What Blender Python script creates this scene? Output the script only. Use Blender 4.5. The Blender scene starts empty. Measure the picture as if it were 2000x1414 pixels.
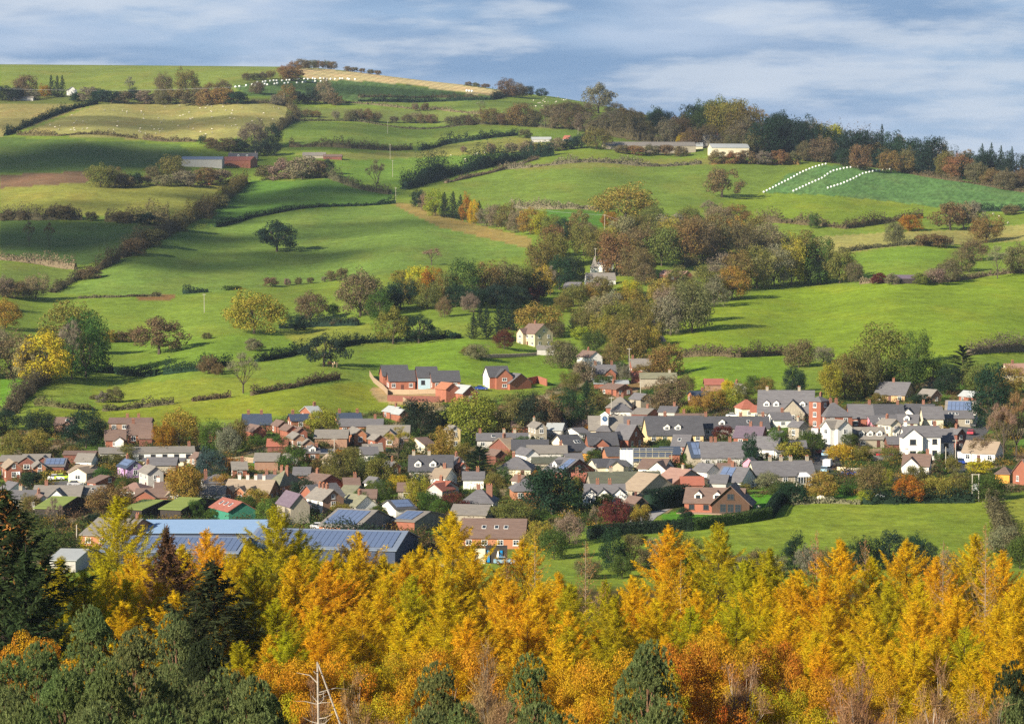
import bpy, math, random
import numpy as np
from mathutils import Vector
R = math.radians
scene = bpy.context.scene
COL = scene.collection
# ---------------------------------------------------------------- camera, sky, sun, exposure
F, CX, CY, HY = 5000.0, 1000.0, 707.0, 450.0      # focal length in photo pixels, photo centre, row of eye level
CAMZ = 72.0
PITCH = math.atan((CY - HY) / F)
cam = bpy.data.cameras.new('camera'); camo = bpy.data.objects.new('camera', cam); COL.objects.link(camo)
cam.sensor_width = 36.0; cam.sensor_fit = 'HORIZONTAL'; cam.lens = 36.0 * F / 2000.0
cam.clip_start = 1.0; cam.clip_end = 30000.0
camo.location = (0, 0, CAMZ); camo.rotation_euler = (math.pi / 2 - PITCH, 0, 0)
scene.camera = camo
scene.view_settings.view_transform = 'Standard'; scene.view_settings.look = 'None'
scene.view_settings.gamma = 1.0; scene.view_settings.use_curve_mapping = False
scene.view_settings.exposure = 0.94
SUN_EL, SUN_AZ = 25.0, 226.0                       # low autumn sun, from the left and slightly behind the camera
el, az = R(SUN_EL), R(SUN_AZ)
SUN = Vector((math.sin(az) * math.cos(el), math.cos(az) * math.cos(el), math.sin(el)))
sl = bpy.data.lights.new('sun', 'SUN'); sl.energy = 5.0; sl.angle = R(0.6); sl.color = (1.0, 0.90, 0.74)
so = bpy.data.objects.new('sun', sl); COL.objects.link(so); so.rotation_euler = SUN.to_track_quat('Z', 'Y').to_euler()
so.location = (-200, -100, 300)
scene.cycles.volume_bounces = 0
scene.cycles.use_denoising = False
scene.cycles.max_bounces = 5
scene.cycles.diffuse_bounces = 2
scene.cycles.transparent_max_bounces = 8
SKY_STR = 0.052

def nd(nt, typ, x=None, **kw):
    n = nt.nodes.new(typ)
    for k, v in kw.items():
        if k in ('ins',):
            for a, b in v.items(): n.inputs[a].default_value = b
        else: setattr(n, k, v)
    return n

def build_world():
    w = bpy.data.worlds.new('World'); scene.world = w; w.use_nodes = True
    nt = w.node_tree; nt.nodes.clear(); L = nt.links.new
    out = nd(nt, 'ShaderNodeOutputWorld'); bg = nd(nt, 'ShaderNodeBackground', ins={'Strength': SKY_STR})
    sky = nd(nt, 'ShaderNodeTexSky'); sky.sky_type = 'NISHITA'; sky.sun_disc = False
    sky.sun_elevation = el; sky.sun_rotation = az; sky.altitude = 200; sky.air_density = 1.0; sky.dust_density = 0.6; sky.ozone_density = 2.5
    tc = nd(nt, 'ShaderNodeTexCoord')
    def noise(scale, loc, det, rough=0.5, dist=0.0):
        mp = nd(nt, 'ShaderNodeMapping'); mp.inputs['Scale'].default_value = scale; mp.inputs['Location'].default_value = loc
        L(tc.outputs['Generated'], mp.inputs['Vector'])
        n = nd(nt, 'ShaderNodeTexNoise', ins={'Scale': 1.0, 'Detail': det, 'Roughness': rough, 'Distortion': dist})
        L(mp.outputs[0], n.inputs['Vector']); return n.outputs['Fac']
    def ramp(src, a, b):
        r = nd(nt, 'ShaderNodeMapRange', ins={'From Min': a, 'From Max': b}); r.interpolation_type = 'SMOOTHSTEP'
        L(src, r.inputs['Value']); return r.outputs['Result']
    def mix(fac, a, b, f=None):
        m = nd(nt, 'ShaderNodeMix'); m.data_type = 'RGBA'
        if fac is not None: L(fac, m.inputs[0])
        else: m.inputs[0].default_value = f
        for s, i in ((a, 6), (b, 7)):
            if isinstance(s, tuple): m.inputs[i].default_value = (*s, 1)
            else: L(s, m.inputs[i])
        return m.outputs[2]
    K = 1.0 / SKY_STR / 2 ** scene.view_settings.exposure
    def c(r, g, b): return (r * K, g * K, b * K)
    base = mix(None, sky.outputs[0], c(0.31, 0.47, 0.72), 0.85)
    big = noise((9, 9, 34), (0.7, 6, 5.7), 5, 0.55, 0.0)
    col = mix(ramp(big, 0.40, 0.60), base, c(0.48, 0.60, 0.78))
    dark = noise((6, 6, 40), (6.3, 4, 8.8), 5, 0.5, 0.0)
    col = mix(ramp(dark, 0.42, 0.62), col, c(0.225, 0.37, 0.59))
    wisp = noise((11, 11, 58), (3.3, 9, 4.2), 7, 0.58, 0.0)
    m2 = nd(nt, 'ShaderNodeMath', operation='MULTIPLY'); m2.inputs[1].default_value = 0.68
    L(ramp(wisp, 0.45, 0.62), m2.inputs[0])
    col = mix(m2.outputs[0], col, c(0.69, 0.76, 0.85))
    sx = nd(nt, 'ShaderNodeSeparateXYZ'); L(tc.outputs['Generated'], sx.inputs[0])
    col = mix(ramp(sx.outputs['Z'], 0.10, 0.32), col, sky.outputs[0])
    L(col, bg.inputs['Color']); L(bg.outputs[0], out.inputs['Surface'])
build_world()

# ---------------------------------------------------------------- terrain: depth of the ground along each line of sight from the hill
def pq(x, y):
    """photo pixel -> (qx, qy): qx = 1000+5000*X/Y, qy = 450-5000*(Z-CAMZ)/Y"""
    x = np.asarray(x, float); y = np.asarray(y, float)
    u = (x - CX) / F; v = -(y - CY) / F
    cp, sp = math.cos(PITCH), math.sin(PITCH)
    d = cp + v * sp
    return 1000 + F * u / d, HY - F * (-sp + v * cp) / d
SKX = [-2500, -400, 0, 250, 480, 580, 650, 750, 850, 950, 1000, 1050, 1120, 1200, 1300, 1400, 1500, 1600, 1700, 1800, 1900, 2000, 2400, 4500]
SKY_ = [150, 134, 128, 130, 132, 133, 137, 150, 162, 172, 183, 186, 197, 212, 235, 252, 270, 288, 305, 325, 345, 368, 395, 410]
_kx = np.arange(-2500, 4501, 10.0); _ks = np.interp(_kx, SKX, SKY_)
_ks = np.convolve(np.pad(_ks, 4, mode='edge'), np.ones(9) / 9, mode='valid')
def ysky(qx): return np.interp(qx, _kx, _ks)
_yk = [-100, 60, 130, 250, 350, 450, 550, 650, 750, 850, 950, 1050, 1130, 1205, 1414, 1726, 1900, 3000, 5700, 9000]
_dk = [3300, 3000, 2750, 2200, 1800, 1480, 1230, 1020, 850, 720, 620, 540, 480, 430, 258, 188, 153, 66, 14, 5]
_ty = np.arange(-100, 9001, 2.0); _td = np.interp(_ty, _yk, np.log(_dk))
_td = np.convolve(np.pad(_td, 30, mode='edge'), np.ones(61) / 61, mode='valid')
def depth(qx, qy):
    qx = np.asarray(qx, float); qy = np.asarray(qy, float)
    ld = np.interp(qy, _ty, _td)
    ys = ysky(qx)
    fade = np.clip((1000 - qy) / 150, 0, 1)
    ld = ld + fade * (0.016 * np.sin(qx / 170 + qy / 120 + 1.0) + 0.010 * np.sin(qx / 75 - qy / 90) + 0.006 * np.sin(qx / 40 + qy / 60 + 2))
    ld = ld + 0.09 * np.exp(-np.clip(qy - ys, 0, None) / 14.0)
    return np.exp(ld)
def pos(qx, qy):
    D = depth(qx, qy)
    return (qx - 1000) / F * D, D, CAMZ + (HY - qy) / F * D
def at(x, y):
    q = pq(x, y); X, Y, Z = pos(*q); return Vector((float(X), float(Y), float(Z)))
def gz(X, Y):
    X = np.asarray(X, float); Y = np.asarray(Y, float)
    qx = 1000 + F * X / np.maximum(Y, 1)
    lo = ysky(qx); hi = np.full_like(qx, 8900.0)
    for _ in range(26):
        m = (lo + hi) / 2; d = depth(qx, m)
        far = d > Y
        lo = np.where(far, m, lo); hi = np.where(far, hi, m)
    return CAMZ + (HY - (lo + hi) / 2) / F * Y
def depth_at(x, y): return float(depth(*pq(x, y)))
def mpp(x, y): return depth_at(x, y) / F            # metres per photo pixel there

# ---------------------------------------------------------------- mesh and object helpers
def mesh_np(name, V, Fc, mats=(), mi=None, smooth=False):
    """V (n,3), Fc (m,4) or (m,3) arrays"""
    me = bpy.data.meshes.new(name)
    V = np.asarray(V, np.float32); Fc = np.asarray(Fc, np.int32)
    m, k = Fc.shape
    me.vertices.add(len(V)); me.vertices.foreach_set('co', V.ravel())
    me.loops.add(m * k); me.loops.foreach_set('vertex_index', Fc.ravel())
    me.polygons.add(m); me.polygons.foreach_set('loop_start', np.arange(m, dtype=np.int32) * k)
    me.polygons.foreach_set('loop_total', np.full(m, k, np.int32))
    for t in mats: me.materials.append(t)
    if mi is not None: me.polygons.foreach_set('material_index', np.asarray(mi, np.int32))
    if smooth: me.polygons.foreach_set('use_smooth', np.ones(m, bool))
    me.update(calc_edges=True); me.validate()
    return me
class MB:
    """collects polygons"""
    def __init__(s): s.v = []; s.f = []; s.m = []
    def poly(s, pts, m=0):
        b = len(s.v); s.v += [tuple(p) for p in pts]; s.f.append(tuple(range(b, b + len(pts)))); s.m.append(m)
    def box(s, x0, x1, y0, y1, z0, z1, m=0, rot=None):
        b = len(s.v)
        P = [(x, y, z) for z in (z0, z1) for x, y in ((x0, y0), (x1, y0), (x1, y1), (x0, y1))]
        if rot: P = [rot(p) for p in P]
        s.v += P
        for f in ((3, 2, 1, 0), (4, 5, 6, 7), (0, 1, 5, 4), (1, 2, 6, 5), (2, 3, 7, 6), (3, 0, 4, 7)):
            s.f.append(tuple(b + i for i in f)); s.m.append(m)
    def hull(s, pts_lo, pts_hi, m=0):
        """prism between two equally long rings"""
        n = len(pts_lo); b = len(s.v); s.v += [tuple(p) for p in pts_lo] + [tuple(p) for p in pts_hi]
        s.f.append(tuple(b + i for i in reversed(range(n)))); s.m.append(m)
        s.f.append(tuple(b + n + i for i in range(n))); s.m.append(m)
        for i in range(n):
            j = (i + 1) % n; s.f.append((b + i, b + j, b + n + j, b + n + i)); s.m.append(m)
    def tube(s, p0, p1, r0, r1, n=6, m=0):
        p0 = Vector(p0); p1 = Vector(p1); d = (p1 - p0)
        if d.length < 1e-6: return
        d.normalize(); a = d.orthogonal().normalized(); b = d.cross(a)
        lo = [p0 + (a * math.cos(t) + b * math.sin(t)) * r0 for t in [2 * math.pi * i / n for i in range(n)]]
        hi = [p1 + (a * math.cos(t) + b * math.sin(t)) * r1 for t in [2 * math.pi * i / n for i in range(n)]]
        s.hull(lo, hi, m)
    def mesh(s, name, mats, smooth=False):
        me = bpy.data.meshes.new(name); me.from_pydata(s.v, [], s.f)
        for t in mats: me.materials.append(t)
        me.polygons.foreach_set('material_index', s.m)
        if smooth: me.polygons.foreach_set('use_smooth', [True] * len(s.f))
        me.update(); return me
def link(name, data, parent=None, loc=None, rot=None, scale=None):
    o = bpy.data.objects.new(name, data); COL.objects.link(o)
    if parent is not None: o.parent = parent
    if loc is not None: o.location = loc
    if rot is not None: o.rotation_euler = rot
    if scale is not None: o.scale = scale
    return o
def tag(o, label=None, cat=None, group=None, kind=None):
    for k, v in (('label', label), ('category', cat), ('group', group), ('kind', kind)):
        if v: o[k] = v
    return o

# ---------------------------------------------------------------- materials
_MC = {}
def mat(name, col, rough=0.8, col2=None, scale=2.0, amt=0.5, kind='noise', spec=0.3, bump=0.0, metal=0.0, objcol=False, stretch=None):
    if name in _MC: return _MC[name]
    m = bpy.data.materials.new(name); m.use_nodes = True; nt = m.node_tree; L = nt.links.new
    b = nt.nodes['Principled BSDF']; b.inputs['Roughness'].default_value = rough; b.inputs['Specular IOR Level'].default_value = spec
    b.inputs['Metallic'].default_value = metal
    if col2 is None: col2 = tuple(c * 0.72 for c in col)
    tc = nd(nt, 'ShaderNodeTexCoord'); mp = nd(nt, 'ShaderNodeMapping'); L(tc.outputs['Object'], mp.inputs['Vector'])
    if stretch: mp.inputs['Scale'].default_value = stretch
    n = nd(nt, 'ShaderNodeTexNoise', ins={'Scale': scale, 'Detail': 4.0, 'Roughness': 0.65}); L(mp.outputs[0], n.inputs['Vector'])
    r = nd(nt, 'ShaderNodeMapRange', ins={'From Min': 0.5 - amt / 2, 'From Max': 0.5 + amt / 2}); L(n.outputs['Fac'], r.inputs['Value'])
    mx = nd(nt, 'ShaderNodeMix'); mx.data_type = 'RGBA'; L(r.outputs[0], mx.inputs[0])
    mx.inputs[6].default_value = (*col2, 1); mx.inputs[7].default_value = (*col, 1)
    src = mx.outputs[2]
    if objcol:
        oi = nd(nt, 'ShaderNodeObjectInfo'); m2 = nd(nt, 'ShaderNodeMix'); m2.data_type = 'RGBA'; m2.blend_type = 'MULTIPLY'; m2.inputs[0].default_value = 1
        L(src, m2.inputs[6]); L(oi.outputs['Color'], m2.inputs[7]); src = m2.outputs[2]
    L(src, b.inputs['Base Color'])
    if bump:
        bp = nd(nt, 'ShaderNodeBump', ins={'Strength': bump}); L(n.outputs['Fac'], bp.inputs['Height']); L(bp.outputs[0], b.inputs['Normal'])
    _MC[name] = m; return m

def foliage_mat(name, spread=0.5, hue=0.06, trans=0.35):
    """leaves: the tree's own colour (object colour), varied leaf by leaf and clump by clump"""
    m = bpy.data.materials.new(name); m.use_nodes = True; nt = m.node_tree; L = nt.links.new; nt.nodes.clear()
    out = nd(nt, 'ShaderNodeOutputMaterial'); oi = nd(nt, 'ShaderNodeObjectInfo'); g = nd(nt, 'ShaderNodeNewGeometry')
    tc = nd(nt, 'ShaderNodeTexCoord'); n = nd(nt, 'ShaderNodeTexNoise', ins={'Scale': 5.0, 'Detail': 2.0}); L(tc.outputs['Object'], n.inputs['Vector'])
    hs = nd(nt, 'ShaderNodeHueSaturation')
    a = nd(nt, 'ShaderNodeMapRange', ins={'To Min': 1 - spread, 'To Max': 1 + spread}); L(g.outputs['Random Per Island'], a.inputs['Value'])
    h = nd(nt, 'ShaderNodeMapRange', ins={'From Min': 0.3, 'From Max': 0.7, 'To Min': 0.5 - hue, 'To Max': 0.5 + hue}); L(n.outputs['Fac'], h.inputs['Value'])
    L(a.outputs[0], hs.inputs['Value']); L(h.outputs[0], hs.inputs['Hue']); L(oi.outputs['Color'], hs.inputs['Color'])
    d = nd(nt, 'ShaderNodeBsdfDiffuse'); t = nd(nt, 'ShaderNodeBsdfTranslucent'); mx = nd(nt, 'ShaderNodeMixShader'); mx.inputs[0].default_value = trans
    L(hs.outputs[0], d.inputs['Color']); L(hs.outputs[0], t.inputs['Color']); L(d.outputs[0], mx.inputs[1]); L(t.outputs[0], mx.inputs[2])
    L(mx.outputs[0], out.inputs['Surface']); return m
LEAF = foliage_mat('leaves', 0.38, 0.025, 0.3); NEEDLE = foliage_mat('needles', 0.4, 0.02, 0.45); TWIG = foliage_mat('twigs', 0.25, 0.02, 0.1)
BARK = mat('bark', (0.09, 0.07, 0.05), 0.9, scale=6, amt=0.6)
BIRCHBARK = mat('birch_bark', (0.50, 0.44, 0.36), 0.8, (0.22, 0.18, 0.14), scale=8, amt=0.5)
DARKBARK = mat('dark_bark', (0.05, 0.035, 0.025), 0.9, scale=8)
# ---------------------------------------------------------------- ground colours (each field's grass, stubble, crop or soil; two pastures darkened for cloud shade)
G_LIT = (0.105, 0.175, 0.022); G_YEL = (0.17, 0.20, 0.045)
FIELDS = [  # photo polygons, base colour, texture weight
 ([(0,120),(470,125),(600,130),(600,150),(480,165),(440,200),(0,205)], (0.135,0.19,0.045)),
 ([(0,185),(480,190),(560,196),(560,206),(0,206)], (0.09,0.12,0.035)),
 ([(0,205),(188,203),(8,266),(0,266)], (0.205,0.20,0.095)),
 ([(192,203),(400,200),(558,206),(578,226),(520,262),(400,276),(200,270),(38,262)], (0.215,0.225,0.10)),
 ([(0,268),(350,282),(380,305),(300,325),(180,335),(0,340)], (0.07,0.125,0.035)),  # pasture under cloud: shade is also put into this darker green
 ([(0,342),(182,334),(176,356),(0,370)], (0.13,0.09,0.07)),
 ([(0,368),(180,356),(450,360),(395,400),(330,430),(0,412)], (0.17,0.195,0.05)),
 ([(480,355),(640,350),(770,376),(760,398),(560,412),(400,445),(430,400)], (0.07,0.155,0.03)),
 ([(0,428),(330,438),(345,450),(235,505),(150,520),(0,500)], (0.065,0.12,0.035)),  # dark base colour carries some of the cloud shade on this field
 ([(0,512),(150,528),(100,570),(0,560)], (0.11,0.165,0.04)),
 ([(575,134),(640,135),(760,148),(900,165),(990,180),(985,190),(920,184),(800,166),(690,158),(600,156)], (0.39,0.35,0.24)),
 ([(455,168),(520,158),(600,155),(690,158),(800,167),(920,185),(985,190),(940,198),(700,198),(560,192),(480,186)], (0.055,0.11,0.04)),
 ([(600,200),(700,202),(1000,196),(1060,186),(1130,200),(1000,222),(850,215)], (0.11,0.17,0.04)),
 ([(560,208),(850,217),(1000,225),(1130,245),(1100,250),(560,232)], (0.115,0.16,0.05)),
 ([(550,236),(1120,252),(1180,280),(1000,268),(940,274),(820,292),(560,290)], (0.10,0.165,0.035)),
 ([(820,297),(870,284),(1010,266),(1080,282),(1060,296),(930,304),(700,312),(560,300)], (0.17,0.20,0.06)),
 ([(640,318),(930,302),(1040,296),(1040,310),(860,345),(790,365),(770,378),(640,345)], (0.10,0.19,0.032)),
 ([(880,362),(990,334),(1100,326),(1350,322),(1540,322),(1480,378),(1410,400),(1160,408),(1000,404),(930,390)], (0.112,0.18,0.036)),
 ([(1100,312),(1400,310),(1400,322),(1000,332)], (0.15,0.18,0.05)),
 ([(1490,378),(1540,340),(1610,322),(1740,332),(1850,348),(2010,376),(2010,412),(1900,412),(1700,392),(1580,380)], (0.075,0.165,0.065)),
 ([(1400,396),(1490,376),(1620,382),(1760,396),(1880,412),(1740,434),(1640,446),(1500,436),(1430,428)], (0.13,0.20,0.025)),
 ([(1060,410),(1180,412),(1180,445),(1080,430)], (0.07,0.18,0.03)),
 ([(120,572),(240,508),(345,452),(420,443),(560,414),(700,404),(760,400),(800,410),(860,440),(1025,482),(1020,500),(840,520),(700,545),(430,570),(300,580)], (0.105,0.18,0.042)),
 ([(765,396),(800,398),(900,430),(1040,466),(1035,486),(860,444),(790,412)], (0.20,0.17,0.07)),
 ([(1310,540),(1450,500),(1600,462),(1720,455),(1860,450),(2010,438),(2010,470),(1860,478),(1740,482),(1640,496),(1480,520),(1340,545)], (0.23,0.24,0.10)),
 ([(1640,500),(1750,484),(1860,480),(1840,510),(1800,545),(1680,548)], (0.12,0.21,0.03)),
 ([(1270,665),(1340,620),(1480,572),(1600,558),(1850,552),(2020,530),(2020,690),(1900,695),(1340,698)], (0.135,0.215,0.022)),
 ([(1310,712),(1440,700),(1545,695),(1530,742),(1480,760),(1340,760)], (0.12,0.215,0.022)),
 ([(1370,1032),(1520,1005),(1560,975),(1930,975),(1960,1090),(1900,1140),(1150,1140),(1200,1090)], (0.135,0.205,0.03)),
 ([(1945,985),(2020,965),(2020,1120),(1985,1100)], (0.17,0.21,0.04)),
 ([(1290,1005),(1380,985),(1470,965),(1550,960),(1520,1000),(1380,1022),(1300,1025)], (0.06,0.19,0.02)),
 ([(1100,1000),(1170,995),(1290,1040),(1150,1050)], (0.075,0.18,0.02)),
 ([(1630,938),(1680,940),(1672,975),(1625,975)], (0.05,0.15,0.02)),
 ([(0,735),(95,742),(30,775),(0,800)], (0.095,0.22,0.025)),
 ([(160,668),(540,645),(620,690),(480,705),(390,722),(165,728)], (0.115,0.20,0.03)),
 ([(60,800),(200,800),(400,780),(700,745),(820,790),(800,800),(560,812),(300,830),(60,815)], (0.145,0.195,0.022)),
 ([(175,760),(300,745),(480,735),(560,745),(400,790),(190,795)], (0.15,0.20,0.03)),
 ([(540,645),(720,632),(740,668),(600,690)], (0.16,0.205,0.04)),
 ([(700,690),(900,662),(1110,690),(1110,740),(1060,755),(860,745),(760,742)], (0.115,0.205,0.025)),
 ([(265,578),(345,575),(340,585),(270,588)], (0.16,0.10,0.05)),
 ([(720,760),(760,750),(880,770),(850,800),(740,785)], (0.27,0.22,0.15)),
]
TOWN = [(0,835),(200,850),(480,838),(600,815),(800,800),(870,790),(1060,770),(1130,700),(1300,720),(1330,790),(1600,785),(1750,745),(2100,700),(2100,935),(1930,975),(1640,968),(1560,965),(1330,1000),(1100,1040),(900,1110),(500,1110),(0,1110)]
def inpoly(px, py, poly):
    c = np.zeros(px.shape, bool); n = len(poly)
    for i in range(n):
        x0, y0 = poly[i]; x1, y1 = poly[i - 1]
        if y0 == y1: continue
        c ^= ((y0 > py) != (y1 > py)) & (px < (x1 - x0) * (py - y0) / (y1 - y0) + x0)
    return c
def ground_material():
    m = bpy.data.materials.new('ground'); m.use_nodes = True; nt = m.node_tree; L = nt.links.new
    b = nt.nodes['Principled BSDF']; b.inputs['Roughness'].default_value = 0.95; b.inputs['Specular IOR Level'].default_value = 0.1
    ca = nd(nt, 'ShaderNodeAttribute', attribute_name='field'); tc = nd(nt, 'ShaderNodeTexCoord')
    def noise(s, d, st=None):
        mp = nd(nt, 'ShaderNodeMapping'); L(tc.outputs['Object'], mp.inputs['Vector'])
        if st: mp.inputs['Scale'].default_value = st
        n = nd(nt, 'ShaderNodeTexNoise', ins={'Scale': s, 'Detail': d, 'Roughness': 0.6}); L(mp.outputs[0], n.inputs['Vector']); return n.outputs['Fac']
    def mul(src, fac, lo, hi, a=0.3, c=0.7, tint=(1, 1, 1)):
        r = nd(nt, 'ShaderNodeMapRange', ins={'From Min': a, 'From Max': c, 'To Min': lo, 'To Max': hi}); L(fac, r.inputs['Value'])
        v = nd(nt, 'ShaderNodeVectorMath', operation='SCALE'); L(src, v.inputs[0]); L(r.outputs[0], v.inputs['Scale']); return v.outputs[0]
    s = mul(ca.outputs['Color'], noise(0.012, 3), 0.84, 1.16)
    s = mul(s, noise(0.12, 4), 0.80, 1.2)
    s = mul(s, noise(0.45, 5), 0.72, 1.28)
    # drier, yellower patches in the turf
    mx = nd(nt, 'ShaderNodeMix'); mx.data_type = 'RGBA'; mx.blend_type = 'MULTIPLY'; mx.inputs[7].default_value = (1.3, 1.02, 1.1, 1)
    r = nd(nt, 'ShaderNodeMapRange', ins={'From Min': 0.48, 'From Max': 0.7, 'To Max': 0.7}); L(noise(0.035, 5, (1, 0.35, 1)), r.inputs['Value'])
    L(r.outputs[0], mx.inputs[0]); L(s, mx.inputs[6]); L(mx.outputs[2], b.inputs['Base Color'])
    bp = nd(nt, 'ShaderNodeBump', ins={'Strength': 0.5, 'Distance': 0.5}); L(noise(0.8, 4), bp.inputs['Height']); L(bp.outputs[0], b.inputs['Normal'])
    return m
def build_ground():
    qx = np.concatenate([np.arange(-2200, -100, 60), np.arange(-100, 2100, 4), np.arange(2100, 4201, 60)]).astype(float)
    nr = 250
    rows = []
    ys = ysky(qx)
    V = []; 
    # behind the crest
    crest = pos(qx, ys)
    for k in range(10, 0, -1):
        g = (k / 10.0) ** 1.6
        Y = crest[1] * (1 + 1.1 * g); X = (qx - 1000) / F * Y
        Z = crest[2] - 6 * (k / 10.0) - 260 * g
        V.append((X, Y, Z)); rows.append(np.full(qx.shape, -999.0))
    for k in range(nr + 1):
        t = k / nr; qy = ys + (1130 - ys) * (t ** 1.05)
        V.append(pos(qx, qy)); rows.append(qy)
    for qy0 in list(range(1145, 1500, 15)) + list(range(1550, 2400, 60)) + [2700, 3100, 3600, 4200, 5000, 6000, 7500, 8900]:
        qy = np.full(qx.shape, float(qy0)); V.append(pos(qx, qy)); rows.append(qy)
    # the hill the photographer stands on
    last = V[-1]
    for d, dz in ((0, 1.5), (-30, 1.0), (-200, -10)):
        Y = np.full(qx.shape, float(d)); X = (qx - 1000) / F * (60 if d == 0 else 200); V.append((X * 1.0, Y, np.full(qx.shape, CAMZ - 2.6 + dz))); rows.append(np.full(qx.shape, 9999.0))
    n, m = len(V), len(qx)
    P = np.array([np.stack(v, -1) for v in V])                # n,m,3
    QX = np.broadcast_to(qx, (n, m)); QY = np.array(rows)
    # colours, tested in photo pixels
    u_ = (QX - 1000) / F; e = (HY - QY) / F; cp, sp = math.cos(PITCH), math.sin(PITCH)
    v_ = (e * cp + sp) / (cp - e * sp); d = cp + v_ * sp
    px = CX + F * u_ * d; py = CY - F * v_
    rng = np.random.default_rng(3)
    px = px + 0; py = py + 0
    C = np.empty((n, m, 3)); C[:] = (0.12, 0.19, 0.032)
    C[QY < 0] = (0.12, 0.18, 0.04)
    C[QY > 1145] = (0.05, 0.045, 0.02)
    w = inpoly(px, py, TOWN); C[w] = (0.085, 0.10, 0.04)
    plots = np.array([(.08, .14, .03), (.13, .105, .06), (.20, .18, .15), (.05, .07, .025), (.09, .12, .035), (.07, .15, .03)])
    g1 = (np.floor((px + .6 * py) / 23 + 40) * 7 + np.floor(py / 11) * 13).astype(np.int64) * 2654435761 % 6
    C[w] = plots[g1[w]]
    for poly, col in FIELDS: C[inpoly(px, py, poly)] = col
    # rows of cut straw in the stubble and drills in the root crops: colour of the crop itself
    s = inpoly(px, py, FIELDS[10][0]); C[s] *= (0.86 + 0.28 * (np.sin((px + py * 3.2) / 3.4) > 0))[s][:, None]
    for fi in (11, 19):
        s = inpoly(px, py, FIELDS[fi][0]); C[s] *= rng.uniform(0.72, 1.3, (n, m))[s][:, None]
    C *= np.array([1.27, 1.16, .78])
    idx = np.arange(n * m).reshape(n, m)
    Fc = np.stack([idx[1:, :-1], idx[1:, 1:], idx[:-1, 1:], idx[:-1, :-1]], -1).reshape(-1, 4)
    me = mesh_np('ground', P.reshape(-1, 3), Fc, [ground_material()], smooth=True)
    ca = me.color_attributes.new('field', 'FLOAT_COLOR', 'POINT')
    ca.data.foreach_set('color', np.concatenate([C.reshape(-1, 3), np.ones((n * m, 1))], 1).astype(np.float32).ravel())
    tag(link('ground', me), 'grass fields and hillsides rolling up from the valley to the skyline', kind='structure')
build_ground()

# clouds over the valley, out of the picture to the left: they throw the soft shade on the upper fields
def build_clouds():
    m = bpy.data.materials.new('cloud'); m.use_nodes = True; nt = m.node_tree; nt.nodes.clear(); L = nt.links.new
    out = nd(nt, 'ShaderNodeOutputMaterial'); a = nd(nt, 'ShaderNodeAttribute', attribute_name='cover')
    d = nd(nt, 'ShaderNodeBsdfDiffuse', ins={'Color': (0.9, 0.9, 0.9, 1)}); t = nd(nt, 'ShaderNodeBsdfTransparent'); mx = nd(nt, 'ShaderNodeMixShader')
    L(a.outputs['Fac'], mx.inputs[0]); L(t.outputs[0], mx.inputs[1]); L(d.outputs[0], mx.inputs[2]); L(mx.outputs[0], out.inputs['Surface'])
    # (photo x, y of the shade centre, half width px, half depth px, strength)
    spots = [(140, 305, 300, 34, .9), (200, 238, 330, 9, .55), (120, 465, 270, 36, .92), (60, 412, 100, 12, .5), (560, 385, 190, 14, .85), (480, 425, 120, 16, .7),
             (430, 515, 230, 17, .8), (640, 455, 210, 13, .55), (720, 178, 240, 8, .55), (800, 262, 220, 9, .4), (700, 290, 170, 10, .65), (700, 365, 90, 16, .5), (930, 205, 90, 6, .4), (1240, 250, 150, 30, .35), (1500, 285, 120, 30, .3)]
    H = 750.0; VV = []; FF = []; DD = []; base = 0
    rng = random.Random(4)
    for (x, y, hw, hd, st) in spots:
        c = at(x, y); t = (H - c.z) / SUN.z; cc = c + SUN * t
        rx = hw * mpp(x, y); ry = abs(depth_at(x, y - hd) - depth_at(x, y + hd)) / 2
        na, nr = 40, 12; ph = [rng.uniform(0, 6.28) for _ in range(5)]
        for side in (0, 1):
            ring0 = base
            VV.append((cc.x, cc.y, cc.z + (30 if side else -14))); DD.append(min(0.92, st))
            for r_ in range(1, nr + 1):
                f = r_ / nr
                for k in range(na):
                    th = 2 * math.pi * k / na
                    w = 1 + 0.12 * math.sin(2 * th + ph[0]) + 0.10 * math.sin(3 * th + ph[1]) + 0.06 * math.sin(5 * th + ph[2]) + 0.04 * math.sin(9 * th + ph[3])
                    fr = f * 1.35
                    h = (30 if side else -14) * math.sqrt(max(0, 1 - f * f))
                    VV.append((cc.x + rx * fr * w * math.cos(th), cc.y + ry * fr * w * math.sin(th), cc.z + h))
                    s = min(1, max(0, (1.0 - f) / 0.75)); DD.append(min(0.92, st) * s * s * (3 - 2 * s))
            def I(r_, k): return ring0 if r_ == 0 else ring0 + 1 + (r_ - 1) * na + k % na
            for r_ in range(nr):
                for k in range(na):
                    FF.append((I(r_, k), I(r_ + 1, k), I(r_ + 1, k + 1), I(r_, k + 1)) if r_ else (ring0, I(1, k), I(1, k + 1)))
            base += 1 + nr * na
    me = bpy.data.meshes.new('clouds'); me.from_pydata(VV, [], FF); me.materials.append(m)
    at_ = me.attributes.new('cover', 'FLOAT', 'POINT'); at_.data.foreach_set('value', DD)
    me.polygons.foreach_set('use_smooth', [True] * len(FF)); me.update()
    tag(link('clouds', me), 'soft clouds high over the valley that shade the upper fields', kind='stuff')
build_clouds()
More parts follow.
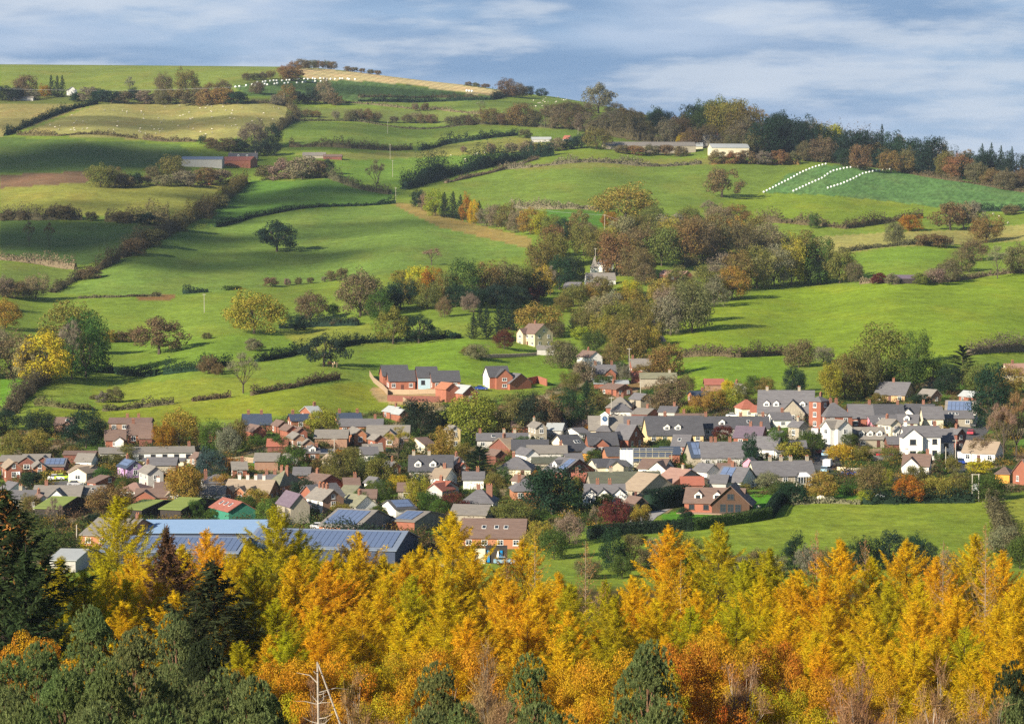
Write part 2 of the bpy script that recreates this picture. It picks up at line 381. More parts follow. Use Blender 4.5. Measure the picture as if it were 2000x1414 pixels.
# ---------------------------------------------------------------- tree kinds (each built once in unit size, then copied tree by tree)
def unit_vecs(rng, n):
    v = rng.normal(size=(n, 3)); return v / np.linalg.norm(v, axis=1, keepdims=True)
def leaf_cards(C, N, size, rng, aspect=1.0, up=None):
    """small four-cornered leaf clusters at C facing N; up = long direction"""
    n = len(C); N = N / (np.linalg.norm(N, axis=1, keepdims=True) + 1e-9)
    t = unit_vecs(rng, n) if up is None else up
    a = t - (t * N).sum(1, keepdims=True) * N; a /= (np.linalg.norm(a, axis=1, keepdims=True) + 1e-9)
    b = np.cross(N, a)
    s = (size * rng.uniform(0.65, 1.35, n))[:, None] if np.isscalar(size) else size[:, None]
    a = a * s; b = b * s / aspect
    P = np.stack([C - a, C - b * 0.8 - a * .1, C + a, C + b * 0.8 + a * .1], 1)
    return P.reshape(-1, 3), np.arange(4 * n).reshape(n, 4)
def cards_mesh(name, parts, m):
    V = np.concatenate([p[0] for p in parts]); off = 0; Fs = []
    for p in parts: Fs.append(p[1] + off); off += len(p[0])
    return mesh_np(name, V, np.concatenate(Fs), [m])
def limbs(mb, rng, p, d, length, r, depth, tips, spread=0.6, n=5, lift=0.15, kids=(2, 3), taper=0.62):
    """branching skeleton"""
    segs = 2; q = Vector(p); dd = Vector(d)
    for i in range(segs):
        dd = (dd + Vector(rng.normal(0, 0.12, 3)) + Vector((0, 0, lift * 0.3))).normalized()
        q2 = q + dd * length / segs; mb.tube(q, q2, r * (1 - 0.3 * i / segs), r * (1 - 0.3 * (i + 1) / segs), n)
        q = q2
    if depth == 0: tips.append((q, dd)); return
    for k in range(rng.integers(kids[0], kids[1] + 1)):
        ax = Vector(unit_vecs(rng, 1)[0]); nd_ = (dd + ax * spread * rng.uniform(.7, 1.3) + Vector((0, 0, lift))).normalized()
        limbs(mb, rng, q, nd_, length * rng.uniform(.62, .85), r * taper, depth - 1, tips, spread, max(3, n - 1), lift, kids, taper)
def cone_points(rng, n_cl, w, z0, z1):
    out = []
    while len(out) < n_cl:
        t = rng.uniform(0, 1) ** 1.25; a = rng.uniform(0, 6.28); r = w * (1.05 - t) ** .75 * rng.uniform(.35, 1) ** .5 * (1 + .25 * math.sin(3 * a + 8 * t)); out.append((math.cos(a) * r, math.sin(a) * r, z0 + (z1 - z0) * t))
    return np.array(out)
def crown_points(rng, n_cl, rad, cz, low, shape):
    """clump centres and radii inside an uneven crown"""
    out = []
    lobes = [(rng.uniform(0, 6.28), rng.uniform(-.6, .9), rng.uniform(-.18, .2)) for _ in range(6)]
    while len(out) < n_cl:
        v = unit_vecs(rng, 1)[0]
        if v[2] < -0.8: continue
        f = rng.uniform(0.35, 1.0) ** 0.6
        w = 1.0
        for (a, zz, amp) in lobes:
            c = v[0] * math.cos(a) * math.sqrt(1 - zz * zz) + v[1] * math.sin(a) * math.sqrt(1 - zz * zz) + v[2] * zz
            w += amp * math.exp(-(1 - c) * 4)
        rx, rz = rad
        p = np.array([v[0] * rx * f * w, v[1] * rx * f * w, cz + v[2] * rz * f * w])
        if shape == 'oval' and p[2] < cz: p[:2] *= 1.0
        if shape == 'wide': p[:2] *= 1.15 if p[2] < cz + .1 else 0.9
        out.append(p)
    return np.array(out)
def proto_broad(name, seed, n_cl=60, per=85, leaf=0.017, shape='round', rad=(0.42, 0.42), cz=0.56, low=0.13, clr=(0.07, 0.13), depth=3, bark=BARK, sparse=0.0, trunk_r=0.022, aspect=1.3):
    rng = np.random.default_rng(seed)
    cl = crown_points(rng, n_cl, rad, cz, low, shape)
    parts = []
    for c in cl:
        r = rng.uniform(*clr); k = int(per * (r / np.mean(clr)) ** 2)
        u = unit_vecs(rng, k); rr = r * rng.uniform(0.45, 1.0, k) ** 0.5
        P = c + u * rr[:, None] * np.array([1, 1, 0.8])
        N = u + 0.7 * unit_vecs(rng, k) + np.array([0, 0, .25])
        parts.append(leaf_cards(P, N, leaf, rng, aspect))
    V = np.concatenate([q[0] for q in parts]); hw = (np.percentile(V[:, 0], 98.5) - np.percentile(V[:, 0], 1.5)) / 2; cx = V[:, :2].mean(0); z1 = np.percentile(V[:, 2], 99.3); z0 = np.percentile(V[:, 2], .5)
    parts = [((q[0] - np.array([cx[0], cx[1], z0])) * np.array([.5 / hw, .5 / hw, (1 - low) / (z1 - z0)]) + np.array([0, 0, low]), q[1]) for q in parts]
    crown = cards_mesh(name + '_crown', parts, LEAF)
    mb = MB(); tips = []
    h0 = max(0.1, low + .12)
    mb.tube((0, 0, -0.04), (0.005, 0, h0 * 0.5), trunk_r * 1.3, trunk_r, 7); mb.tube((0.005, 0, h0 * .5), (0, 0.005, h0), trunk_r, trunk_r * .85, 7)
    for k in range(4):
        a = k * 1.57 + rng.uniform(0, 1); limbs(mb, rng, (0, 0.005, h0 * .97), Vector((math.cos(a) * .75, math.sin(a) * .75, 1)).normalized(), 0.20, trunk_r * .6, depth - 1, tips, 0.6, 5)
    limbs(mb, rng, (0, .005, h0 * .97), (0, 0, 1), 0.24, trunk_r * .7, depth - 1, tips, 0.5, 5)
    return (mb.mesh(name + '_trunk', [bark]), crown)
def proto_bare(name, seed, bark=BARK, twigs=16, leaf=0.0, depth=4, spread=0.62, trunk_r=0.016, tw=0.0022, tl=0.06, first=0.2, upr=0.75):
    rng = np.random.default_rng(seed); mb = MB(); tips = []
    mb.tube((0, 0, -.04), (0, 0.003, first), trunk_r * 1.3, trunk_r, 7)
    for k in range(4):
        a = k * 1.6 + rng.uniform(0, .8)
        limbs(mb, rng, (0, 0.003, first), Vector((math.cos(a) * upr, math.sin(a) * upr, 1)).normalized(), 0.20, trunk_r * .62, depth - 1, tips, spread, 5, 0.22)
    limbs(mb, rng, (0, .003, first), (0.05, 0, 1), 0.24, trunk_r * .75, depth - 1, tips, spread * .8, 5, 0.25)
    T = np.array([t[0] for t in tips]); Dn = np.array([t[1] for t in tips]); n = len(T)
    C = np.repeat(T, twigs, 0); D = np.repeat(Dn, twigs, 0) + 0.95 * unit_vecs(rng, n * twigs) + np.array([0, 0, 0.25]); D /= np.linalg.norm(D, axis=1, keepdims=True)
    L_ = tl * rng.uniform(.4, 1.2, n * twigs)
    C = C + D * L_[:, None] * 0.9
    zmax = C[:, 2].max(); xr = np.abs(C[:, :2]).max()
    parts = [leaf_cards(C, unit_vecs(rng, len(C)), L_, rng, tl / tw, up=D)]
    if leaf:
        k = int(len(C) * 0.6); sel = rng.integers(0, len(C), k)
        parts.append(leaf_cards(C[sel] + unit_vecs(rng, k) * tl * .5, unit_vecs(rng, k), leaf, rng, 1.3))
    crown = cards_mesh(name + '_crown', parts, TWIG)
    tm = mb.mesh(name + '_trunk', [bark])
    # bring to unit height
    for me in (crown, tm):
        co = np.empty(len(me.vertices) * 3, np.float32); me.vertices.foreach_get('co', co); co = co.reshape(-1, 3)
        co[:, 2] /= zmax; co[:, :2] *= 0.45 / xr; me.vertices.foreach_set('co', co.ravel()); me.update()
    return (tm, crown)
def proto_conifer(name, seed, n_br=130, strokes=40, base_w=0.22, z0=0.08, droop=-0.12, tip_up=0.10, sl=0.016, sw=5.0, m=None, power=0.85, gap=0.0, bark=DARKBARK, hang=0.0, top=0.0, tr=0.012, irregular=0.25):
    """straight stem, whorls of branches, each set with many thin needle sprays"""
    rng = np.random.default_rng(seed); mb = MB(); parts = []
    segs = 8; lean = rng.normal(0, .006, 2)
    for i in range(segs):
        a, b = i / segs, (i + 1) / segs
        mb.tube((lean[0] * a, lean[1] * a, a - (0.03 if i == 0 else 0)), (lean[0] * b, lean[1] * b, b), tr * (1 - a) + .0015, tr * (1 - b) + .001, 6)
    az_ = 0
    for k in range(n_br):
        f = (k + rng.uniform(0, 1)) / n_br; z = z0 + (0.985 - z0) * f
        if rng.uniform() < gap: continue
        az_ += 2.4 + rng.normal(0, .35)
        bl = base_w * ((1 - z) / (1 - z0)) ** power * rng.uniform(1 - irregular, 1 + irregular) + 0.012
        bl *= 1 + 0.32 * math.sin(az_ * 1.0 + 7 * z + seed) * math.sin(9 * z + seed * 2)
        bl *= 0.52 + 0.48 * min(1, (1 - z) / 0.15)
        if z < z0 + 0.12: bl *= 0.6 + 0.4 * (z - z0) / 0.12
        da = np.array([math.cos(az_), math.sin(az_), 0.0])
        dr = droop * rng.uniform(.5, 1.5) * (1 - 0.9 * z); up = tip_up * rng.uniform(.4, 1.5) + 0.10 * z
        def pt(t): return np.array([0, 0, z]) + da * bl * t + np.array([0, 0, 1]) * bl * (dr * math.sin(math.pi * min(1, t)) * 1.6 + up * 2.2 * t * t)
        last = pt(0)
        for t in (0.35, 0.7, 1.0):
            q = pt(t); mb.tube(last, q, 0.0032 * (1.15 - t) * (1.2 - z), 0.0032 * (1.0 - t * .85) * (1.2 - z), 4); last = q
        ns = max(6, int(strokes * (bl / base_w) ** 0.8))
        t = rng.uniform(0.12, 1.05, ns) ** 0.8
        side = rng.choice([-1, 1], ns); lat = np.cross(da, [0, 0, 1])
        C = np.array([pt(x) for x in t]); wd = bl * 0.30 * (1.12 - t) * rng.uniform(0, 1, ns)
        C = C + lat * (side * wd)[:, None] + np.stack([rng.normal(0, .003, ns), rng.normal(0, .003, ns), rng.uniform(-.012, .006, ns) - hang * rng.uniform(0, .03, ns)], -1)
        D = da * rng.uniform(.3, 1.2, ns)[:, None] + lat * (side * rng.uniform(0, 1.1, ns))[:, None] + np.array([0, 0, 1]) * (rng.uniform(-.2, .9, ns) * (1 - 2 * hang))[:, None] * .8
        D /= np.linalg.norm(D, axis=1, keepdims=True)
        parts.append(leaf_cards(C, unit_vecs(rng, ns) + np.array([0, 0, .6]), sl * rng.uniform(.6, 1.4, ns), rng, sw, up=D))
    if top:
        n = 40; C = np.stack([rng.normal(0, .003, n), rng.normal(0, .003, n), rng.uniform(0.93, 1.0, n)], -1); D = np.tile([0, 0, 1.0], (n, 1)) + .5 * unit_vecs(rng, n)
        parts.append(leaf_cards(C, unit_vecs(rng, n), sl * .6 * np.ones(n), rng, sw, up=D))
    return (mb.mesh(name + '_trunk', [bark]), cards_mesh(name + '_crown', parts, m or NEEDLE))
def proto_pine(name, seed, n_cl=80, tufts=60, strokes=12, rad=(.30, .42), cz=.58):
    """Scots pine: rounded blue-green pads built from needle tufts"""
    rng = np.random.default_rng(seed); cl = cone_points(rng, n_cl, .36, .22, .95); parts = []
    for c in cl:
        r = rng.uniform(.035, .11); u = unit_vecs(rng, tufts); u[:, 2] = np.abs(u[:, 2]) * .9 - .15
        T = c + u * r * np.array([1, 1, .75])
        C = np.repeat(T, strokes, 0); U = np.repeat(u, strokes, 0)
        D = U * .9 + unit_vecs(rng, len(C)) * .7 + np.array([0, 0, .55]); D /= np.linalg.norm(D, axis=1, keepdims=True)
        C = C + D * .008
        parts.append(leaf_cards(C, unit_vecs(rng, len(C)), 0.0095 * rng.uniform(.7, 1.3, len(C)), rng, 4.0, up=D))
    mb = MB(); tips = []; mb.tube((0, 0, -.03), (0.01, 0, .35), .016, .013, 7); mb.tube((.01, 0, .35), (0, 0, .9), .013, .004, 6)
    for c in cl[::2]:
        z = max(.2, c[2] - .14); mb.tube((0.005, 0, z), tuple(c), .004, .0015, 4)
    return (mb.mesh(name + '_trunk', [mat('pine_bark', (.22, .12, .07), .9, scale=8)]), cards_mesh(name + '_crown', parts, NEEDLE))
def proto_cedar(name, seed):
    rng = np.random.default_rng(seed); parts = []; mb = MB()
    mb.tube((0, 0, -.03), (0, 0, .95), .03, .006, 7)
    for k in range(44):
        z = .16 + .82 * k / 44; a = k * 2.4 + rng.uniform(-.4, .4); bl = (.52 if z < .6 else .52 * (1.08 - z) / .48) * rng.uniform(.6, 1.05)
        e = np.array([math.cos(a) * bl, math.sin(a) * bl, z + .03]); mb.tube((0, 0, z - .04), tuple(e), .007, .002, 4)
        n = 620; t = rng.uniform(.2, 1.05, n); w = rng.normal(0, .09, (n, 2)) * (t * bl / .4)[:, None]
        C = np.stack([e[0] * t + w[:, 0], e[1] * t + w[:, 1], z - .04 + .07 * t + rng.normal(0, .008, n)], -1)
        N = np.tile([0, 0, 1.0], (n, 1)) + .5 * unit_vecs(rng, n); parts.append(leaf_cards(C, N, .014, rng, 1.6))
    return (mb.mesh(name + '_trunk', [DARKBARK]), cards_mesh(name + '_crown', parts, NEEDLE))
PR = {}
PR['round'] = [proto_broad('round', s, 90, 85, .0150, low=.05, clr=(.08, .15)) for s in (1, 2, 3, 4)]
PR['oak'] = [proto_broad('oak', s, 60, 100, .0155, 'wide', (.44, .34), .62, .15, (.07, .13), sparse=.3, trunk_r=.03) for s in (5, 6, 7)]
PR['tall'] = [proto_broad('tall', s, 100, 75, .0125, 'oval', (.36, .47), .52, .03, (.07, .12)) for s in (8, 9, 10)]
PR['bush'] = [proto_broad('bush', s, 46, 110, .024, 'round', (.42, .50), .42, -.04, (.10, .2), depth=1) for s in (11, 12, 13)]
PR['bare'] = [proto_bare('bare', s, twigs=26, tw=.0030, leaf=.007) for s in (14, 15, 16)]
PR['fir'] = [proto_conifer('fir', s, 120, 46, .32, .04, -.15, .05, .020, 2.2, irregular=.3) for s in (17, 18)]
PR['column'] = [proto_broad('column', 19, 60, 80, .016, 'oval', (.34, .50), .50, .02, (.07, .11), depth=1), proto_broad('column', 20, 60, 80, .016, 'oval', (.34, .5), .5, .02, (.07, .11), depth=1)]
PR['cedar'] = [proto_cedar('cedar', 21)]
# near trees, finer
PR['larch'] = [proto_conifer('larch', s, 210, 300, .30, .08, -.08, .17, .0130, 9.0, power=.78, top=1, irregular=.6, tr=.010) for s in (31, 32, 33, 34)]
PR['thin_larch'] = [proto_conifer('thin_larch', s, 110, 42, .23, .15, -.06, .22, .010, 5, power=.7, top=1, irregular=.5, bark=mat('larch_bark', (.30, .22, .16), .9, scale=9), tr=.009) for s in (35, 36)]
PR['spruce'] = [proto_conifer('spruce', s, 190, 190, .26, .04, -.14, .12, .0115, 3.6, power=.9, hang=.5, irregular=.55, top=1) for s in (37, 38)]
PR['beech'] = [proto_broad('beech', s, 95, 760, .0040, 'oval', (.38, .44), .56, .1, (.04, .085), depth=4, bark=mat('beech_bark', (.3, .26, .21), .8, scale=6), trunk_r=.011) for s in (39, 40, 41)]
PR['pine'] = [proto_pine('pine', s) for s in (42, 43, 44)]
PR['birch'] = [proto_bare('birch', s, BIRCHBARK, 26, .0045, 5, .5, .011, .0013, .045, .25, .5) for s in (45, 46)]

COLS = dict(dk=(.026, .050, .030), gr=(.070, .115, .028), ol=(.165, .155, .042), yg=(.27, .28, .035), ye=(.46, .36, .028), gd=(.29, .22, .045), og=(.30, .145, .022), ru=(.215, .140, .052), br=(.165, .135, .062),
            gb=(.215, .190, .115), cu=(.115, .035, .028), bl=(.055, .09, .075), pk=(.23, .175, .115), lg=(.13, .19, .035),
            sp=(.050, .068, .028), sb=(.15, .085, .045), ly=(.42, .37, .015), lo=(.66, .41, .016), lG=(.63, .44, .014), lt=(.40, .22, .09), yo=(.26, .25, .035), hb=(.135, .115, .060), ou=(.48, .26, .018), gu=(.36, .29, .018), rr=(.42, .17, .02), pi=(.175, .215, .075), pd=(.05, .07, .03), bt=(.27, .16, .08))
CNAME = dict(dk='dark green', gr='green', ol='olive green', yg='yellow-green', ye='bright yellow', gd='golden brown', og='orange', ru='rust brown', br='dull brown', gb='grey-brown', cu='copper red', bl='blue-green', pk='pinkish grey', lg='light green',
             sp='dark green', sb='brown-tipped', ly='yellow-green', lo='orange-gold', lG='golden yellow', lt='thinly clad pale gold', yo='greenish yellow', hb='dull brown', ou='orange-brown', gu='yellow-brown', rr='deep rust red', pi='blue-green', pd='dark green', bt='pale-stemmed')
KNAME = dict(round='round-crowned tree', oak='spreading oak', tall='tall leafy tree', bush='bush', bare='half-bare tree', fir='conifer', column='columnar evergreen', cedar='cedar', larch='larch', thin_larch='thin larch', spruce='spruce', beech='beech', pine='pine', birch='bare birch')
KNODE = dict(round='broadleaf_tree', oak='oak_tree', tall='broadleaf_tree', bush='bush', bare='bare_tree', fir='conifer_tree', column='columnar_tree', cedar='cedar_tree', larch='larch_tree', thin_larch='larch_tree', spruce='spruce_tree', beech='beech_tree', pine='pine_tree', birch='birch_tree')
KCAT = dict(bush='bush')
ALLT = []           # every tree, for the labels written at the end
trng = random.Random(77)
def jitter(c, a=0.14): return tuple(max(.005, v * (1 + trng.uniform(-a, a))) for v in c)
def tree(kind, x, y, h, w, col, D=None, top=None, label=None, group=None, simple=False):
    """x, y: photo pixel of the foot; h, w: height and width in photo pixels.  With D (distance) and top, the foot is found under it."""
    ps = PR[kind]; p = ps[trng.randrange(len(ps))]
    if D is None:
        loc = at(x, y); m = loc.y / F; hm, wm = h * m, w * m
    else:
        q = pq(x, top); X = (q[0] - 1000) / F * D; ztop = CAMZ + (HY - q[1]) / F * D; z = float(gz([X], [D])[0]); loc = Vector((X, D, z)); hm = ztop - z; wm = w * D / F
        if hm < 3: return
    nm = KNODE[kind]
    if kind in ('round', 'tall') and D is None: nm = 'evergreen_tree' if col in ('dk', 'bl') else ('small_tree' if h < 27 else ('slender_tree' if kind == 'tall' else nm))  # names follow leaf colour, height and outline; species not identified
    root = bpy.data.objects.new(nm, None); COL.objects.link(root); root.location = loc
    wr = {'fir': .55, 'larch': .5, 'thin_larch': .5, 'spruce': .55, 'pine': .8, 'cedar': 1.05}.get(kind, 1.0 if kind not in ('bare', 'birch') else .9)
    sx = wm / wr
    if D is None and kind in ('round', 'tall', 'oak'): sx *= 1.14
    if D is not None: sx = max(sx, hm * {'beech': .50, 'pine': .52, 'birch': .5, 'larch': .95, 'spruce': 1.0}.get(kind, .5))
    root.rotation_euler = (0, 0, trng.uniform(0, 6.28)); root.empty_display_size = .5
    root.scale = (sx, sx, hm)
    c = jitter(COLS[col], .14 if D is None else .07)
    t = link('trunk', p[0], root); cr = link('crown', p[1], root); cr.color = (*c, 1)
    tag(root, None, 'bush' if kind == 'bush' else 'tree')
    ALLT.append(dict(o=root, kind=kind, x=x, y=(y if D is None else top), h=h, col=col, near=D is not None, label=label, group=group))
    return root
# ---------------------------------------------------------------- the wood in front of the camera
def near(kind, items, D, col=None):
    for it in items:
        x, top, w, c = it[:4]; d = it[4] if len(it) > 4 else D + trng.uniform(-8, 8)
        tree(kind, x, None, None, w, c, D=d, top=top)
near('spruce', [(8, 945, 600, 'sp', 222), (412, 1088, 430, 'sp', 215), (50, 1060, 160, 'sp', 205), (385, 1180, 120, 'sp', 188), (325, 1022, 80, 'sb'), (600, 1120, 90, 'sp', 285)], 245)
near('larch', [(228, 966, 100, 'ly', 262), (120, 1085, 120, 'ly', 235), (165, 1110, 130, 'ly', 228), (290, 1085, 170, 'lo', 245), (355, 1060, 170, 'lG', 262), (402, 1030, 120, 'lo', 275), (540, 985, 190, 'ly', 258), (585, 1030, 130, 'ly', 262),
      (480, 1060, 110, 'lG', 270), (700, 1035, 180, 'lo', 265), (655, 1075, 130, 'lG', 258), (800, 1075, 180, 'lo', 255), (760, 1120, 140, 'lG', 245), (884, 995, 180, 'lG', 268), (925, 1070, 140, 'lo', 260), (970, 1120, 140, 'lo', 250),
      (1020, 1050, 110, 'lo', 270), (1090, 1115, 130, 'lo', 250), (1235, 1120, 130, 'lG', 255), (1306, 1022, 170, 'lo', 266), (1352, 1075, 110, 'ly', 268), (1405, 1018, 170, 'ly', 262), (1455, 1090, 120, 'ly', 255),
      (1505, 1068, 190, 'ly', 258), (1560, 1110, 140, 'lG', 250), (1640, 1050, 150, 'lo', 262), (1700, 1085, 90, 'lG', 268), (1770, 1050, 130, 'lG', 265), (1830, 1085, 130, 'lo', 262), (1905, 1040, 170, 'lG', 266), (1960, 1072, 150, 'lo', 260), (2010, 1110, 140, 'lG', 255),
      (-20, 1100, 120, 'ly', 230), (1180, 1130, 110, 'ly', 262)], 262)
near('thin_larch', [(1045, 1040, 120, 'lo', 262), (1145, 1055, 120, 'lt', 258), (1595, 1035, 60, 'lt', 262), (1843, 1055, 70, 'lt', 255), (1690, 1050, 80, 'lt', 268), (1925, 1020, 60, 'lt', 250), (1330, 1090, 80, 'lo', 250), (990, 1075, 90, 'lt', 268)], 262)
# second rank
near('larch', [(820, 1062, 150, 'lG', 256), (850, 1085, 140, 'lo', 250), (600, 1062, 150, 'ly', 256), (425, 1062, 140, 'lo', 256), (262, 1078, 150, 'lo', 250), (318, 1092, 150, 'lG', 243), (452, 1078, 150, 'lG', 252), (498, 1100, 150, 'ly', 246), (640, 1092, 150, 'lo', 250), (750, 1082, 140, 'lG', 258), (205, 1100, 140, 'ly', 240), (840, 1098, 140, 'lo', 252), (575, 1082, 150, 'lG', 250), (690, 1070, 130, 'lG', 256), (790, 1088, 130, 'lo', 250), (345, 1098, 140, 'lG', 240)], 250)
near('larch', [(340, 1150, 180, 'lG'), (240, 1170, 160, 'lo'), (540, 1165, 170, 'ly'), (620, 1180, 160, 'lG'), (710, 1165, 190, 'lo'), (790, 1185, 180, 'lG'), (870, 1150, 160, 'lG'), (940, 1190, 180, 'lo'), (1030, 1180, 160, 'lo'), (1110, 1190, 170, 'lo'),
      (1200, 1160, 170, 'ly'), (1280, 1165, 180, 'lG'), (1350, 1180, 170, 'ly'), (1440, 1180, 170, 'ly'), (1530, 1190, 180, 'lG'), (1620, 1175, 170, 'lo'), (1700, 1180, 180, 'lG'), (1790, 1170, 170, 'lo'), (1870, 1160, 170, 'lo'), (1950, 1180, 180, 'lG'), (40, 1170, 150, 'ly'), (130, 1190, 150, 'ly')], 225)
near('larch', [(270, 1235, 160, 'lo'), (470, 1250, 150, 'ly'), (1740, 1255, 170, 'lo'), (1830, 1235, 170, 'lo'), (1900, 1265, 170, 'lG'), (1980, 1240, 160, 'lo'), (960, 1240, 150, 'lo'), (1100, 1250, 150, 'lo'), (560, 1230, 160, 'ly'), (1610, 1250, 150, 'lo')], 200)
near('larch', [(x_, 1118 + (i * 37) % 34, 150, ('lo', 'lG', 'ly', 'lG', 'lo')[i % 5]) for i, x_ in enumerate(range(60, 2010, 62)) if i % 4 != 2], 240)
near('larch', [(x_, 1190 + (i * 47) % 75, 170, ('lG', 'lo', 'lo', 'ly')[i % 4]) for i, x_ in enumerate(range(430, 2010, 97)) if i % 5 != 3], 208)
# beeches and other broadleaves, orange and rust
near('beech', [(60, 1253, 170, 'ou'), (480, 1313, 170, 'ou'), (560, 1298, 160, 'ou'), (640, 1283, 160, 'ou'), (720, 1288, 170, 'gu'), (800, 1278, 170, 'ou'), (880, 1268, 160, 'ou'), (1000, 1303, 170, 'ou'), (1090, 1323, 170, 'ou'),
      (1180, 1278, 160, 'ou'), (1280, 1298, 170, 'gu'), (1370, 1268, 190, 'rr'), (1450, 1253, 180, 'ou'), (1530, 1263, 180, 'rr'), (1600, 1328, 160, 'ou'), (1690, 1328, 160, 'ou')], 188)
near('beech', [(470, 1393, 160, 'ou'), (560, 1378, 170, 'gu'), (660, 1368, 180, 'ou'), (750, 1378, 180, 'gu'), (860, 1378, 160, 'ou'), (960, 1378, 160, 'ou'), (1100, 1388, 170, 'ou'), (1190, 1368, 170, 'ou'), (1350, 1358, 180, 'rr'), (1440, 1348, 180, 'ou'), (1540, 1358, 180, 'gu'),
      (1640, 1398, 160, 'gu'), (1740, 1408, 170, 'ou'), (1850, 1388, 170, 'ou'), (1930, 1398, 160, 'ou')], 162)
near('pine', [(445, 1300, 140, 'pi', 150), (10, 1275, 150, 'pi', 160), (180, 1185, 170, 'pi', 186), (75, 1255, 150, 'pi', 172), (262, 1228, 170, 'pi', 170), (345, 1195, 160, 'pi', 180), (398, 1250, 170, 'pd', 165), (20, 1335, 190, 'pi'), (125, 1305, 190, 'pi'), (215, 1290, 190, 'pi'), (320, 1300, 190, 'pi'), (395, 1335, 180, 'pi'),
      (495, 1325, 170, 'pi', 135), (858, 1292, 150, 'pi', 150), (1045, 1278, 180, 'pi', 152), (1265, 1255, 170, 'pi', 152), (1222, 1335, 150, 'pi', 142), (900, 1370, 150, 'pi', 138), (1985, 1290, 130, 'pd', 160), (1970, 1355, 150, 'pi', 148)], 145)
near('pine', [(500, 1392, 150, 'pi'), (840, 1385, 140, 'pi'), (1060, 1380, 150, 'pi'), (1290, 1375, 150, 'pi'), (60, 1375, 190, 'pi'), (180, 1365, 190, 'pi'), (300, 1375, 190, 'pi'), (420, 1385, 170, 'pi')], 122)
near('birch', [(985, 1262, 120, 'bt', 158), (1720, 1300, 130, 'bt', 150), (1812, 1285, 130, 'bt', 146), (1645, 1330, 120, 'bt', 150), (1905, 1350, 120, 'bt', 142), (570, 1330, 100, 'bt', 152), (745, 1310, 100, 'bt', 152), (1470, 1300, 110, 'bt', 158), (1770, 1375, 110, 'bt', 132)], 150)
near('larch', [(-70, 1090, 150, 'ly', 255), (-130, 1075, 150, 'lG', 262), (-60, 1180, 150, 'lo', 228), (-190, 1100, 150, 'lo', 250), (2060, 1070, 150, 'lo', 262), (2120, 1090, 150, 'lG', 255), (2185, 1060, 150, 'ly', 262), (2060, 1170, 150, 'lG', 230), (2140, 1180, 150, 'lo', 226), (2080, 1250, 150, 'lo', 205)], 255)
near('pine', [(-70, 1290, 150, 'pi', 160), (-60, 1370, 150, 'pi', 135), (2060, 1320, 150, 'pi', 155), (2050, 1390, 150, 'pi', 138)], 150)
near('beech', [(-130, 1240, 150, 'ou', 185), (2130, 1290, 150, 'ou', 180)], 180)
# the broken dead pine
def snag():
    D = 150.0; q = pq(620, 1292); X = (q[0] - 1000) / F * D; zt = CAMZ + (HY - q[1]) / F * D; z0 = float(gz([X], [D])[0])
    dead = mat('dead_wood', (.50, .44, .36), .85, (.25, .21, .17), scale=5)
    root = link('dead_tree', None, None, (X, D, z0)); H = zt - z0; rng = np.random.default_rng(5)
    t = MB(); t.tube((0, 0, -.5), (.1, 0, H * .6), .15, .10, 8); t.tube((.1, 0, H * .6), (0, 0, H), .10, .05, 8); link('trunk', t.mesh('dead_trunk', [dead]), root)
    b = MB(); b.tube((.03, 0, H * .995), (1.4, -.3, H * .80), .05, .06, 6); b.tube((1.4, -.3, H * .80), (2.9, -.5, H * .60), .06, .04, 6); link('fallen_limb', b.mesh('dead_limb', [dead]), root)
    for k in range(26):
        z = H * rng.uniform(.45, .97); a = rng.uniform(0, 6.28); l = rng.uniform(.5, 2.2); b = MB()
        p0 = Vector((.05, 0, z)); p1 = p0 + Vector((math.cos(a) * l * .6, math.sin(a) * l * .6, .15 * l)); p2 = p1 + Vector((math.cos(a + .4) * l * .5, math.sin(a + .4) * l * .5, rng.uniform(-.1, .5) * l))
        b.tube(p0, p1, .035, .022, 4); b.tube(p1, p2, .022, .008, 4); link('branch', b.mesh('dead_branch', [dead]), root)
    tag(root, 'dead leafless pine with a snapped top leaning down to the right among rust beeches', 'tree')
snag()

def spruce_cones():
    r = [t['o'] for t in ALLT if t['kind'] == 'spruce'][0]; rng = np.random.default_rng(9); n = 420
    z = rng.uniform(.70, .985, n); a = rng.uniform(0, 6.28, n); rad = .26 * ((1 - z) / .96) ** .9 * rng.uniform(.5, 1.0, n)
    C = np.stack([np.cos(a) * rad, np.sin(a) * rad, z - .006], -1); D = np.tile([0, 0, 1.0], (n, 1)) + .25 * unit_vecs(rng, n)
    me = cards_mesh('cones', [leaf_cards(C, unit_vecs(rng, n), .008 * np.ones(n), rng, 2.2, up=D)], TWIG); o = link('cones', me, r); o.color = (.42, .19, .05, 1)
spruce_cones()
